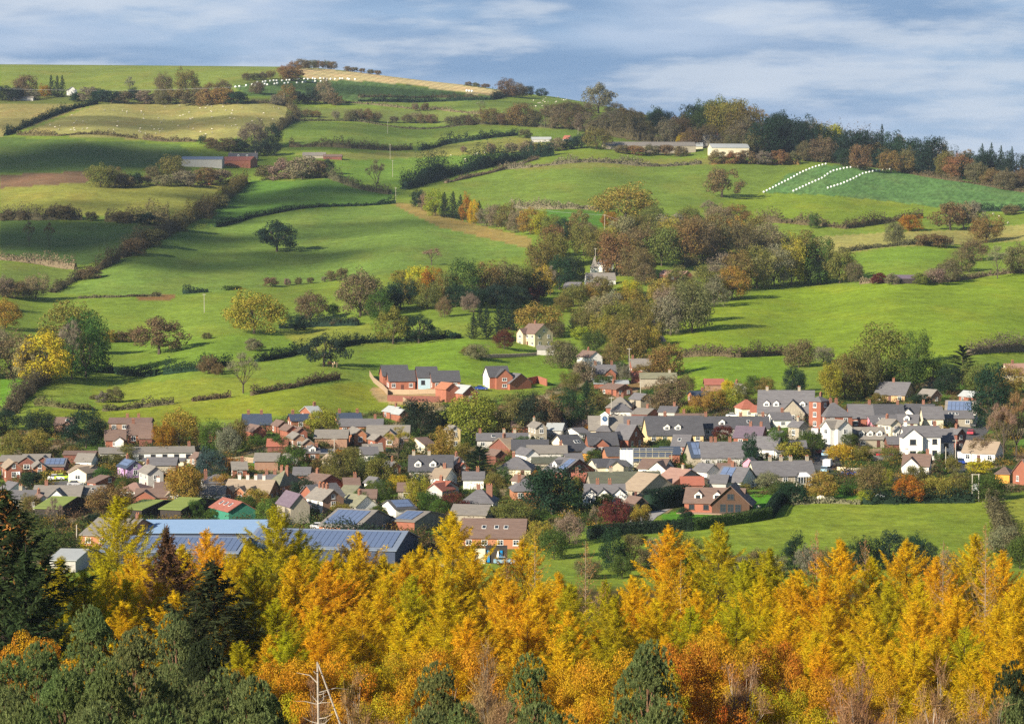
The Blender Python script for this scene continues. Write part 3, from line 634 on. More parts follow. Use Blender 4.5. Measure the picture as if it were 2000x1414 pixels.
# ---------------------------------------------------------------- hedges
HEDGE_MATS = {}
HED = []
def hedge(pts, h, w, col='br', label=None, kind='wild', name='hedge'):
    """pts: photo pixels along the foot, h and w in metres"""
    if col == 'br': col = 'hb'
    P = [at(*p) for p in pts]
    rng = np.random.default_rng(int(pts[0][0] * 7 + pts[0][1]) % 99991)
    S = []
    for a, b in zip(P[:-1], P[1:]):
        n = max(2, int((b - a).length / 2.5))
        for i in range(n): S.append(a.lerp(b, i / n))
    S.append(P[-1]); S = np.array([(p.x, p.y, 0) for p in S]); n = len(S)
    S[:, 2] = gz(S[:, 0], S[:, 1])
    T = np.gradient(S, axis=0); T[:, 2] = 0; T /= np.linalg.norm(T, axis=1, keepdims=True) + 1e-9; N = np.stack([-T[:, 1], T[:, 0], 0 * T[:, 0]], -1)
    wild = kind == 'wild'
    hv = h * (1 + (0.38 if wild else 0.03) * np.convolve(rng.normal(size=n + 6), np.ones(7) / 7 ** .5, 'valid')[:n]) if n > 1 else np.full(n, h)
    hv = np.clip(hv, h * .35, h * 1.9); wv = w * (1 + (0.25 if wild else 0.02) * rng.normal(size=n)); wv = np.clip(wv, w * .5, w * 1.6)
    # solid core
    kk = .62 if wild else .9
    ring = [(-.40, -.5), (-.42 * kk, .5 * kk), (-.26 * kk, .86 * kk), (.26 * kk, .86 * kk), (.42 * kk, .5 * kk), (.40, -.5)]
    V = np.concatenate([S + N * (wv * a)[:, None] + np.array([0, 0, 1]) * (hv * b if b > 0 else hv * 0 - .4)[:, None] for a, b in ring]).reshape(6, n, 3)
    idx = np.arange(6 * n).reshape(6, n); Fq = []
    for k in range(5): Fq.append(np.stack([idx[k, :-1], idx[k, 1:], idx[k + 1, 1:], idx[k + 1, :-1]], -1))
    Fq = np.concatenate(Fq + [np.array([[idx[0, 0], idx[1, 0], idx[4, 0], idx[5, 0]], [idx[1, 0], idx[2, 0], idx[3, 0], idx[4, 0]], [idx[0, -1], idx[1, -1], idx[4, -1], idx[5, -1]]])])
    # leafy shell
    length = 2.5 * n; ls = min(.55, .12 + .0002 * float(S[:, 1].mean())) if wild else .16
    k = int(length * (h * 2 + w) * 0.9 / ls / ls * (.7 if wild else .8)); k = min(k, 60000)
    i = rng.uniform(0, n - 1.001, k); i0 = i.astype(int); f = (i - i0)[:, None]
    C = S[i0] * (1 - f) + S[i0 + 1] * f; NN = N[i0]; hh = (hv[i0] * (1 - f[:, 0]) + hv[i0 + 1] * f[:, 0]); ww = wv[i0]
    th = rng.uniform(-.15, math.pi + .15, k); ex = .5
    cx = np.sign(np.cos(th)) * np.abs(np.cos(th)) ** ex * .5; cz = np.sign(np.sin(th)) * np.abs(np.sin(th)) ** ex
    jit = rng.uniform(.6, 1.3, k) * (1 + .25 * np.sin(i * 2.1) * np.sin(i * .77 + 1)) if wild else rng.uniform(.9, 1.05, k)
    C = C + NN * (cx * ww * jit)[:, None] + np.array([0, 0, 1]) * (np.clip(cz, 0, 1) * hh * jit)[:, None]
    nn = NN * cx[:, None] * 2 + np.array([0, 0, 1]) * np.clip(cz, 0, 1)[:, None]
    lv = leaf_cards(C, nn + .7 * unit_vecs(rng, k), ls, rng, 1.3)
    VV = np.concatenate([V.reshape(-1, 3), lv[0]]); FF = np.concatenate([Fq, lv[1] + 6 * n])
    o0 = S[n // 2].copy(); me = mesh_np('hedge', VV - o0, FF, [LEAF])
    o = link(name, me, None, Vector(o0)); o.color = (*jitter(COLS[col], .1), 1); tag(o, label, 'hedge')
    mid = pts[len(pts) // 2]; HED.append(dict(o=o, x=(pts[0][0] + pts[-1][0]) / 2, y=(pts[0][1] + pts[-1][1]) / 2, col=col, label=label, h=h, kind='hedge', px=math.hypot(pts[0][0] - pts[-1][0], pts[0][1] - pts[-1][1])))
H_ = hedge
H_([(190, 203), (140, 214), (100, 228), (50, 248), (10, 266)], 4.5, 4, 'dk')
H_([(35, 264), (120, 266), (270, 272)], 3, 3, 'br')
H_([(280, 273), (385, 277)], 3, 3, 'br')
H_([(558, 205), (583, 226), (565, 240), (532, 262)], 5, 5, 'br')
H_([(468, 202), (556, 206)], 2.5, 3, 'br')
H_([(600, 196), (700, 203), (850, 214), (940, 224)], 2, 2.5, 'gb')
H_([(700, 199), (850, 199), (960, 196), (1012, 186)], 4, 4, 'dk')
H_([(700, 191), (850, 191), (940, 190)], 2.5, 3, 'br')
H_([(545, 234), (700, 238), (900, 246), (1120, 252)], 2, 2.5, 'br')
H_([(820, 295), (870, 283), (940, 273), (1010, 265)], 5, 5, 'dk')
H_([(565, 288), (680, 290), (805, 293)], 4, 4, 'br')
H_([(792, 370), (860, 347), (950, 326), (1010, 312), (1080, 304)], 11, 11, 'dk')
H_([(870, 358), (985, 331), (1050, 311)], 2, 3, 'pk')
H_([(985, 331), (1090, 322), (1190, 319), (1370, 320)], 3, 3.5, 'gb')
H_([(480, 357), (455, 378), (430, 397), (385, 425), (350, 442)], 6, 5, 'ol')
H_([(350, 442), (320, 462), (270, 485), (235, 505)], 6.5, 5.5, 'br')
H_([(232, 508), (200, 524), (160, 540)], 4, 5, 'br')
H_([(160, 541), (130, 555), (102, 572)], 3, 4, 'br')
H_([(0, 430), (80, 430), (160, 429)], 6, 6, 'br')
H_([(205, 433), (260, 432), (330, 436)], 7, 6, 'br')
H_([(0, 508), (80, 517), (148, 526)], 3, 3, 'gb')
H_([(640, 347), (690, 366), (762, 380)], 4, 4, 'br')
H_([(420, 444), (490, 426), (560, 413), (690, 403), (772, 398)], 2.5, 3, 'dk')
H_([(155, 583), (230, 581), (315, 579)], 2.2, 2.5, 'br')
H_([(357, 574), (407, 571)], 2.2, 2.5, 'dk')
H_([(437, 568), (472, 564)], 2, 2.5, 'gr')
H_([(160, 725), (222, 729)], 3, 3, 'dk')
H_([(232, 731), (306, 734)], 3, 3, 'dk')
H_([(320, 732), (390, 724), (450, 715)], 3, 3, 'dk')
H_([(500, 707), (560, 697), (600, 687)], 3, 3, 'dk')
H_([(655, 680), (705, 670), (760, 668), (830, 664), (900, 660)], 2.5, 3, 'dk')
H_([(490, 773), (570, 758), (662, 740)], 1.8, 2, 'br')
H_([(375, 784), (450, 776)], 1.6, 2, 'br')
H_([(70, 792), (120, 797), (185, 801)], 2, 2, 'br')
H_([(200, 803), (270, 797), (340, 789)], 1.5, 2, 'br')
H_([(92, 746), (60, 762), (35, 785), (18, 812)], 4.5, 4, 'br')
H_([(545, 642), (620, 638), (700, 636)], 2.5, 3, 'dk')
H_([(1000, 407), (1080, 409), (1172, 412)], 4, 4, 'gb')
H_([(1480, 432), (1580, 440), (1650, 447), (1740, 434), (1800, 426)], 4, 4, 'br')
H_([(1880, 412), (1940, 413), (2010, 412)], 3, 3, 'dk')
H_([(1640, 494), (1700, 486), (1750, 481), (1862, 479)], 3, 3, 'br')
H_([(1330, 522), (1400, 508), (1460, 493), (1540, 472)], 3, 3, 'br')
H_([(1325, 699), (1440, 698), (1535, 692)], 3.2, 3.2, 'br')
H_([(1890, 694), (2010, 685)], 3, 3, 'gb')
H_([(1560, 312), (1650, 322), (1750, 333), (1850, 352), (2010, 377)], 2.5, 3, 'br')
H_([(1390, 322), (1480, 320), (1560, 322)], 2, 2.5, 'ru')
H_([(1680, 555), (1780, 553), (1850, 551), (1920, 540), (2010, 530)], 1.6, 2.5, 'gb')
H_([(1080, 548), (1160, 541), (1230, 538)], 3, 3, 'br')
H_([(1100, 582), (1190, 570), (1240, 566)], 1.5, 2, 'gr')
H_([(1246, 575), (1256, 605), (1268, 640), (1285, 668)], 2.4, 2.5, 'ol')
H_([(1275, 572), (1295, 600), (1312, 640)], 2.4, 2.5, 'gb')
H_([(1150, 1052), (1210, 1046), (1280, 1040), (1350, 1036)], 2.6, 2.2, 'dk', kind='trim')
H_([(1350, 1036), (1400, 1028), (1460, 1020), (1502, 1012)], 2.4, 2.0, 'gr', kind='trim')
H_([(1502, 1012), (1512, 995), (1528, 978), (1540, 965)], 2.8, 2.2, 'dk', kind='trim')
H_([(1938, 985), (1950, 1020), (1965, 1060), (1985, 1095)], 3, 3, 'br')
H_([(1262, 998), (1300, 992), (1342, 985)], 4.6, 3, 'dk', kind='trim')
H_([(1545, 985), (1600, 982), (1680, 984)], 1.3, 2, 'gb')
H_([(1685, 984), (1780, 982), (1900, 980)], 2.2, 3, 'dk')
H_([(1650, 912), (1690, 914), (1735, 914)], 1.6, 1.6, 'gr', kind='trim')
H_([(1150, 1000), (1190, 1004), (1240, 1010)], 2.2, 2.5, 'dk', kind='trim')
H_([(82, 932), (105, 934), (130, 932)], 1.8, 2, 'gd')
H_([(640, 1052), (700, 1056), (760, 1054)], 3.5, 4, 'dk')
H_([(1150, 262), (1250, 275), (1360, 280), (1440, 300)], 12, 14, 'br')
H_([(1470, 300), (1560, 304), (1680, 322), (1800, 338), (1900, 350), (2010, 366)], 12, 12, 'dk')
H_([(1380, 250), (1500, 262), (1600, 290), (1700, 308), (1800, 330)], 12, 12, 'br')
# ---------------------------------------------------------------- trees and bushes over the hills and through the town
TREES = """
round 48 187 38 40 br|fir 100 188 42 17 dk|fir 112 190 43 17 dk|fir 122 190 43 17 dk|round 87 192 27 20 og|round 15 197 28 44 dk|bush 32 195 22 36 dk|bush 62 195 18 30 gb|bush 150 199 18 26 dk|bush 175 199 28 38 gb|bush 196 200 26 34 dk
bush 218 202 24 46 dk|bare 254 190 40 32 gb|bush 262 196 24 28 dk|bush 240 203 24 34 br|bush 285 203 26 36 gb|round 320 186 42 34 br|round 318 205 34 38 br|round 365 190 55 40 ol|bush 344 204 28 38 ru|bush 392 190 20 30 br|round 412 190 28 34 ru|round 436 186 30 28 br
bush 375 206 26 44 br|bush 405 206 30 46 ru|bush 436 205 32 46 ru|bush 464 204 24 38 dk|round 482 158 15 16 br|round 498 157 14 16 br|round 513 157 16 18 br|round 528 154 16 18 br|round 560 152 24 30 ru|round 575 138 18 22 ru|round 592 136 20 24 br|round 608 135 17 20 br
round 622 134 15 20 br|round 636 134 15 18 br|round 648 136 15 18 br|bush 570 158 24 42 ru|bush 680 140 10 16 br|bush 693 141 9 14 br|bush 707 143 9 12 br|bush 724 145 9 14 br|bush 738 147 9 14 br|bush 915 168 8 14 br|bush 930 170 8 16 br|bush 948 172 8 18 br
round 992 190 36 44 br|round 1014 190 27 30 br|round 1030 189 20 22 dk|round 1058 189 16 22 dk|round 503 184 24 26 br|round 562 202 36 32 ru|bush 585 201 22 30 dk|round 607 203 30 28 dk|round 634 203 48 36 gb|bush 655 206 24 28 br|round 541 206 20 22 gb
round 685 237 22 22 br|round 701 237 24 24 br|round 718 238 25 22 br|round 736 239 20 20 br|round 656 234 18 16 gb|round 795 241 18 20 br|round 812 241 22 26 gb|round 829 242 20 22 br|round 843 242 18 20 br|bush 770 240 12 18 br|round 811 217 16 12 gb|round 830 217 15 13 br
bare 938 217 20 24 gb|round 956 244 34 38 ru|round 1014 247 44 46 ru|round 985 245 24 28 br|round 970 244 22 26 br|round 880 244 18 22 br|round 900 245 20 24 br|round 922 245 22 26 br|round 1040 248 32 36 br|round 600 229 15 22 br|round 617 230 14 20 ru
bare 1065 248 44 42 gb|round 1090 252 42 44 gb|round 1117 254 40 42 br|round 1142 258 38 42 gb|round 1082 230 26 40 br|round 1110 225 26 44 br|round 1140 226 24 40 br|oak 1169 222 58 50 gb|round 1200 225 24 34 br|round 1225 234 22 34 ru|round 1250 240 20 34 br
round 1165 292 44 48 ol|round 1135 290 28 34 dk|bush 1112 292 22 34 dk|round 1190 250 32 40 gb|round 1215 262 36 40 br|bush 1025 270 17 26 br|round 960 300 20 16 gb|round 905 298 12 12 gb|bare 736 376 62 48 br|bush 1000 300 20 26 gb|bush 1030 300 24 34 gb|bush 1055 303 22 30 ol|bush 1085 296 26 34 gb
tall 850 422 52 34 yg|fir 868 425 50 26 dk|fir 885 427 54 26 dk|fir 900 430 50 26 dk|tall 912 434 56 22 og|fir 936 436 44 22 dk|tall 925 437 46 20 ye|round 818 405 34 32 dk|round 835 412 36 30 gb|tall 950 442 42 32 gb|tall 970 444 44 34 gb|tall 992 450 52 38 ol
tall 1012 454 46 36 gb|tall 1035 458 52 38 gd|tall 1056 460 50 36 yg|tall 1078 464 44 36 ol|round 1100 468 42 36 dk|tall 1130 470 58 40 ru|round 1150 476 40 34 br|round 1222 432 72 106 gd|round 1192 444 30 32 og|oak 1410 386 57 64 br
round 1283 262 52 38 gr|round 1262 270 34 36 br|round 1305 282 50 44 gb|round 1332 278 52 46 br|round 1355 262 56 44 dk|round 1378 258 60 50 gr|round 1405 258 66 60 ol|round 1432 262 66 50 ol|round 1350 290 40 42 br|round 1340 284 26 30 ye|round 1385 285 40 40 br|bare 1468 262 52 56 pk|round 1450 290 60 50 gb
bare 1490 258 44 34 gb|round 1520 262 44 42 dk|round 1495 306 74 62 dk|round 1540 308 70 58 dk|round 1565 310 58 48 dk|round 1475 304 50 44 br|round 1430 300 36 36 br|round 1590 290 54 38 ol|round 1625 296 52 44 yg|round 1605 318 50 44 br|fir 1632 314 62 30 dk|fir 1650 312 60 28 dk
fir 1674 316 58 26 dk|fir 1694 320 66 28 dk|fir 1712 322 60 26 dk|fir 1722 318 76 22 dk|round 1742 322 64 46 dk|round 1705 324 46 40 br|bare 1758 318 54 36 gb|round 1680 332 48 38 ru|round 1740 336 42 50 ru|round 1775 336 46 40 br|round 1792 338 38 42 ru|round 1816 342 72 56 dk
round 1845 346 50 34 ol|round 1872 350 48 52 ru|bare 1888 345 52 50 pk|round 1905 356 40 36 br|fir 1918 356 76 24 bl|fir 1936 358 80 24 bl|fir 1955 362 78 24 bl|fir 1976 366 80 24 bl|fir 1996 368 66 24 dk|round 1937 364 34 40 ru|round 1965 372 40 40 br|round 1995 374 44 30 br|bush 1400 320 26 34 br|bush 1430 320 24 36 ru
bush 1460 320 26 38 br|bush 1490 322 26 36 gb|bush 1520 322 28 38 ru|bush 1548 320 24 30 br|bush 1330 306 20 30 br|bush 1300 304 20 34 br|bush 1270 303 20 36 br|bush 1240 303 18 36 ru|bush 1215 300 16 30 br|round 1180 262 26 34 gb|round 1245 262 30 34 dk|round 1655 326 34 34 dk|round 1570 316 40 30 br|round 1210 232 20 34 gb
round 196 366 44 48 ol|round 225 366 40 36 br|bush 246 366 26 40 br|round 262 364 26 30 dk|round 338 350 46 56 ol|round 300 350 26 34 br|bush 320 364 22 40 gb|bush 360 364 30 50 gb|bush 400 360 32 50 br|bush 430 358 26 44 gb|bush 285 362 18 28 br|round 495 290 54 46 gb|round 532 284 42 34 dk
round 510 305 30 34 dk|round 535 305 30 30 dk|round 395 282 18 14 dk|bush 415 290 20 30 br|bush 440 296 26 44 br|bush 470 296 24 38 dk|bush 555 350 40 56 gb|bush 590 350 44 64 gb|bush 620 348 34 40 br|bush 520 352 28 44 br|round 640 340 30 26 dk|bush 458 362 16 30 ol
bare 57 482 50 34 br|bare 96 482 48 28 br|bush 20 430 20 40 br|bush 50 430 18 34 br|bush 118 428 26 60 br|bush 178 432 18 26 br|bush 240 436 22 44 br|bush 290 440 24 50 dk|bush 350 450 34 40 br|bush 400 425 34 40 br|bush 430 405 26 34 br|bush 265 500 34 50 br|bush 300 482 34 50 br|bush 175 545 24 46 br
oak 541 492 60 66 dk|bush 528 560 18 28 br|bush 561 557 13 14 gb|bush 583 556 14 14 br|bush 606 554 12 14 br|bush 633 551 11 12 gb|bush 648 549 20 22 br|bush 668 548 24 22 br|round 25 582 34 50 br|round 70 584 48 46 gb|round 45 580 28 34 dk|round 5 580 40 40 gb
round 10 642 56 56 gd|tall 22 738 90 84 br|round 60 745 80 60 gb|round 86 746 98 94 ye|tall 135 722 132 92 ol|tall 168 738 128 74 gr|bare 140 742 115 74 gb|round 190 690 50 40 gr|round 0 700 60 50 gb|bush 215 668 24 32 gd|bush 234 668 22 26 br|bush 256 668 24 32 br
oak 311 692 72 82 br|bush 404 662 12 20 br|round 496 652 84 98 yo|round 606 628 57 56 br|round 580 640 28 36 dk|round 651 618 25 24 gr|round 704 618 88 78 br|round 742 625 58 46 gr|bush 497 685 24 36 gb|oak 633 716 62 76 dk|bare 475 768 80 88 gb|round 408 730 36 36 br|bush 426 732 22 24 br
bush 225 786 30 34 br|bush 200 786 22 24 gb|bush 184 780 9 18 br|bare 843 518 32 54 gb|bush 782 552 24 36 gd|round 822 575 54 48 ye|round 846 585 62 48 og|round 800 594 52 44 ol|round 872 594 64 52 ol|tall 906 594 88 60 gr|round 950 590 78 60 ru|round 985 585 74 58 br|round 1012 582 62 50 ol
round 1042 584 56 50 dk|round 782 604 58 56 dk|round 758 606 46 44 dk|round 835 604 50 44 ol|round 868 620 42 28 br|round 918 610 38 34 pk|round 890 600 44 40 dk|round 930 602 40 46 dk|round 970 600 46 50 dk|round 1010 598 40 46 dk|bush 1045 588 30 40 cu|oak 768 672 72 56 ol|oak 818 670 54 58 dk
bush 586 646 14 26 dk|bush 656 636 14 26 br|bush 690 634 14 24 br|bush 850 664 12 28 dk|bush 886 662 12 18 dk|fir 925 662 52 26 dk|fir 950 660 62 30 dk|fir 975 658 74 34 dk|fir 1000 645 66 32 dk|fir 1015 628 44 26 dk|fir 938 640 50 26 dk|fir 988 640 60 30 dk|round 1046 654 60 78 gd|round 985 682 40 38 cu|round 1085 660 34 36 br
fir 1117 648 30 20 bl|round 1090 690 24 30 yg|round 1150 636 50 42 ol|round 1178 640 64 54 gb|round 1205 655 66 56 ol|round 1160 690 46 48 gr|round 1228 706 78 70 ru|round 1192 716 46 42 ru|round 1250 680 60 50 ol|round 1352 650 104 76 br|round 1310 655 80 56 gb|round 1330 600 50 50 ol|bush 1135 664 26 40 yg|round 1210 600 26 36 ol
round 1100 718 52 54 br|round 930 702 30 40 gb|bush 915 694 20 30 ol|round 1055 545 78 56 ol|tall 1080 500 60 40 ru|round 1092 566 66 52 dk|round 1118 552 56 40 dk|tall 1168 510 60 50 ol|bare 1075 578 58 32 pk|round 1202 540 84 56 ru|round 1240 548 66 50 br|round 1212 490 66 48 gb|round 1250 515 76 64 br
round 1292 520 74 60 ol|round 1338 510 80 60 ru|round 1372 506 78 60 br|round 1402 506 74 56 br|round 1278 462 44 50 ol|round 1312 475 56 50 gb|bare 1382 434 42 54 gb|round 1440 432 32 44 ru|round 1450 494 60 48 br|round 1498 486 52 60 gb|round 1260 558 44 40 br|round 1350 470 50 50 ru|round 1420 462 40 40 br|round 1230 575 28 40 ye
bush 1335 560 20 30 dk|round 1310 505 40 40 dk|round 1235 470 44 40 ol|tall 1412 566 70 50 gb|tall 1442 568 78 56 ol|tall 1478 564 84 58 ol|tall 1512 560 82 56 gb|tall 1546 558 98 54 yg|tall 1572 554 102 56 ol|round 1602 556 92 66 gr|round 1640 554 74 54 ol|round 1670 552 40 30 br|round 1596 556 56 50 dk|tall 1395 600 60 46 gb
round 1748 478 44 32 br|round 1776 452 32 40 og|oak 1856 450 54 54 br|oak 1882 448 52 42 gb|oak 1902 448 54 36 gb|bush 1822 482 24 64 br|round 1590 446 30 22 gr|round 1926 474 52 60 ru|round 1900 510 44 50 br|round 1878 530 40 48 br|round 1852 550 40 46 br|round 1825 555 30 40 gb|bare 1948 544 64 60 gb|round 1992 535 58 54 br
bush 1715 555 22 30 cu|bush 1742 556 22 26 gb|bush 1800 556 22 34 ol|bush 1975 420 20 34 br|round 1560 718 54 50 br|round 1608 708 32 36 gb|tall 1720 768 134 96 ol|round 1790 712 66 56 lg|round 1650 776 86 66 ol|round 1622 780 72 44 yg|round 1690 778 96 64 ol|round 1765 772 78 64 gr|round 1820 750 54 54 gr|cedar 1880 752 78 60 dk
round 1850 770 60 50 dk|round 1905 772 66 50 ol|tall 1936 840 128 64 dk|round 1970 768 54 54 gd|round 1560 765 40 30 dk|tall 1548 775 58 34 dk|bush 1715 790 22 40 ol|bush 1800 795 26 40 dk|bare 1985 895 130 96 ru|bare 1960 900 110 80 pk|round 1960 860 70 50 br|round 1915 900 50 40 br
round 12 845 48 50 dk|round 76 852 52 66 dk|round 70 892 54 62 gd|tall 168 875 76 68 dk|round 190 850 36 34 br|round 350 880 80 74 gd|round 322 885 60 44 og|round 24 905 66 46 ol|bare 36 912 34 22 gb|bare 160 915 30 34 gb|bush 215 907 20 60 ol|round 364 990 84 62 gd|round 355 965 54 50 og|round 412 932 58 52 bl
bush 450 918 24 44 og|round 311 948 30 26 cu|round 218 1006 62 76 ru|round 190 1000 44 44 br|bare 108 1045 74 52 gb|column 181 1037 36 26 dk|round 96 1100 68 88 gr|bush 60 952 30 36 dk|bush 85 957 18 22 gr|bush 140 985 24 30 gr|round 145 1000 22 20 lg|round 415 885 64 50 gr|round 446 892 62 44 gb|round 462 872 52 38 ol|round 395 862 30 36 br
round 630 848 50 58 yg|round 822 852 72 62 dk|column 877 852 60 42 dk|round 575 925 56 54 gr|round 666 952 76 62 ol|round 700 940 46 44 ol|round 742 952 60 56 ol|bare 778 903 70 64 gd|round 640 945 40 34 ol|round 866 897 66 50 gd|round 594 976 44 50 dk|round 505 990 36 40 gd|round 520 1026 52 42 lg|round 532 905 24 40 ol
round 662 1012 30 38 gd|round 727 966 28 30 lg|round 775 962 34 36 ye|round 812 992 62 44 yg|round 750 975 40 40 gr|round 888 1008 48 50 cu|round 838 1000 40 40 gr|round 925 862 92 84 yo|bush 985 846 34 30 ye|round 1002 850 80 58 ol|round 1040 848 76 60 dk|round 1068 848 70 46 br|round 1082 844 46 34 cu|round 1112 842 80 50 dk
fir 1146 818 76 40 dk|cedar 937 940 70 62 dk|round 1078 1004 94 98 dk|round 1000 1025 48 76 ol|round 1055 1075 58 56 gd|round 1112 1062 62 54 pk|round 1082 1092 62 48 gr|round 1204 1038 64 60 cu|bare 1165 1034 46 30 gb|round 1252 1028 42 32 gd|bush 1132 958 24 28 cu|bush 1275 960 20 24 dk|bush 1050 940 22 22 og|round 985 945 34 34 gr
round 965 955 34 34 ol|bush 885 965 18 40 gr|bush 905 995 24 30 gr|round 1130 985 26 30 gr|round 1115 935 24 30 dk|column 1466 916 70 34 dk|round 1516 893 58 42 gr|round 1586 884 42 44 gr|bush 1545 898 34 62 yg|round 1642 902 36 50 ye|round 1604 973 54 60 gd|round 1550 982 38 50 dk|round 1500 955 34 44 gb|round 1525 970 30 40 gr
round 1365 810 40 36 gd|round 1395 803 46 40 gd|round 1422 800 44 38 yg|round 1450 786 40 36 ol|round 1345 818 26 34 yg|round 1306 802 68 78 br|round 1340 770 40 34 br|round 1298 738 66 56 ru|round 1474 766 32 28 gr|round 1420 770 28 22 ye|round 1495 768 32 36 ru|round 1372 835 24 30 gr|round 1412 860 30 34 cu|bush 1480 830 18 22 gr
bush 1270 785 26 30 gr|round 1255 745 36 36 ol|round 1180 760 30 36 gr|round 1165 800 40 34 ol|round 1218 750 40 26 gb|bush 1210 728 22 30 gr|round 1140 745 40 40 pk|round 1115 760 36 38 ol|round 1155 850 22 34 og|bush 1128 838 20 30 gr|round 1700 968 66 54 br|round 1692 982 26 34 yg|round 1775 980 52 60 og|round 1830 978 48 54 gd
round 1872 976 52 50 ol|round 1928 978 54 60 gr|bush 1912 925 28 50 ye|round 1732 948 32 28 yg|bush 1690 905 20 30 gr|bush 1745 872 20 24 gr|bush 1720 870 22 30 dk|bush 1800 902 22 20 gr|bush 1835 905 22 20 gr|round 1860 925 34 30 ol|bush 1670 870 24 34 dk|round 1958 1080 52 48 gb|tall 1196 1115 84 46 dk|tall 1236 1112 66 40 br
round 1280 1110 60 44 gb|round 1345 1102 58 60 ol|round 1315 1085 46 46 gr|tall 1552 1112 72 48 dk|round 1575 1122 56 46 gb|tall 1664 1118 68 48 dk|round 1698 1112 64 50 dk|tall 1740 1112 76 50 dk|round 1788 1118 74 50 dk|tall 1812 1122 62 40 dk|round 1480 1118 46 44 br|round 1440 1122 40 40 gb|round 1612 1122 50 48 br|round 1850 1125 50 44 gb|round 1992 1110 64 44 gr
round 1120 600 44 44 ol|round 1145 596 40 40 gd|round 1175 585 44 44 ol|round 1225 618 54 48 gd|round 1200 618 50 46 gb|round 1240 645 60 50 ol|round 1180 668 56 50 gd|round 1140 652 50 44 ol|round 1215 676 60 56 ol|round 1275 655 66 50 ol|round 1300 622 64 50 gb|round 1325 575 56 50 ol|round 1290 590 46 44 gd
round 1255 540 56 50 ol|round 1220 520 60 50 ol|round 1190 500 58 50 gd|round 1270 500 64 56 ol|round 1310 488 64 56 gd|round 1350 492 64 54 ol|round 1395 482 60 56 ol|round 1425 486 60 50 gd|round 1470 480 56 50 ol|round 1240 470 50 50 ol|round 1275 440 40 44 ol|round 1345 448 44 46 ol|round 1405 445 44 44 gb|round 1085 520 64 50 ol|round 1062 575 56 46 gd|round 1140 500 60 44 ol|round 1100 610 34 36 ol|tall 1380 590 74 56 ol|tall 1430 585 64 50 gd|round 1365 630 66 50 ol|round 1260 700 60 50 gd
round 548 885 34 34 gr|round 610 925 36 36 ol|round 690 915 40 36 ol|round 720 930 40 38 gr|round 850 925 34 34 ol|round 900 900 36 32 ol|round 960 985 34 34 gr|round 1020 905 30 30 gr|round 1120 965 34 34 ol|round 1160 905 28 28 gr|round 1230 905 26 26 gr|round 1340 985 30 34 gr|round 1420 925 26 26 ol|round 1500 930 34 34 gr|round 1680 905 34 36 ol|round 1660 875 30 30 gr|round 1740 905 32 34 ol|round 1790 945 36 36 ol|round 250 900 34 34 ol|round 140 900 30 34 ol|round 200 940 28 30 gr|round 240 960 28 28 gr|round 60 1000 36 36 ol|round 430 960 34 34 gd|round 480 1000 34 34 gr|round 540 1000 30 32 gr|round 620 1010 28 30 ol|round 700 990 32 34 gr|round 860 1010 36 36 gr|round 325 900 28 28 ol|round 380 1010 34 34 gr
round 1600 302 58 60 dk|round 1660 318 62 60 dk|round 1700 323 64 60 dk|round 1765 331 60 60 dk|round 1830 341 60 50 br|round 1900 353 58 50 dk|round 1940 359 62 60 dk|round 1985 367 66 60 dk|round 1560 296 68 58 dk|round 1450 287 80 72 ol|round 1415 276 72 66 gd|round 1355 276 60 60 gr|round 1240 252 34 40 br|round 1290 264 48 50 dk|round 1520 285 60 50 dk
round 2040 370 60 60 dk|round 2090 380 56 50 ru|fir 2065 378 66 40 dk|round 2060 800 90 80 ol|round 2090 900 90 80 br|round 2070 980 60 60 gr|round 2050 540 60 60 br|round 2110 760 90 80 ol|round 2130 850 80 80 gd|round -40 600 50 50 gb|round -60 740 90 80 br|round -50 860 60 60 dk|round -60 940 60 60 ol|round 2045 745 80 70 ru
round 1150 1130 40 50 br|round 1215 1130 50 40 gr|bush 1340 1015 24 30 dk|bush 1240 1060 18 50 ol|bush 1180 990 26 40 gr|round 520 1095 40 60 dk|round 1400 1118 44 50 ol|round 1515 1126 40 40 gb|bush 785 1000 22 34 gr|bush 740 1010 22 34 gr|bush 600 1012 18 22 gr|bush 560 960 18 26 gr|bush 470 950 20 28 gr|bush 345 1010 20 30 gr|bush 250 985 24 30 br
bush 420 1015 22 40 gr|bush 150 970 18 24 gr|bush 20 975 18 26 gr|bush 225 1075 30 44 dk|bush 500 870 22 30 gr|bush 525 870 18 24 gr|bush 700 855 18 36 br|bush 720 850 16 30 gd|bush 665 895 18 26 og|bush 690 890 18 26 br|bush 740 905 22 28 gr|bush 650 905 20 28 dk|bush 845 870 24 34 gr|bush 820 905 20 44 gd|bush 800 880 22 26 gr
bush 1020 870 18 26 gr|bush 1085 880 18 24 gr|bush 1100 905 16 24 gr|bush 1170 905 18 24 dk|bush 1210 925 18 24 gr|bush 1330 930 22 26 gr|bush 1345 905 20 26 gr|bush 1240 890 18 22 gr|bush 1300 875 18 22 gr|bush 1400 890 18 24 gr|bush 1495 905 20 28 gr|bush 1430 955 22 30 dk|bush 1450 965 22 30 ol|bush 1000 905 16 26 gr|bush 1060 965 20 28 gr
"""
for ln in TREES.strip().split('\n'):
    for it in ln.split('|'):
        k, x, y, h, w, c = it.split(); tree(k, float(x), float(y), float(h), float(w), c)
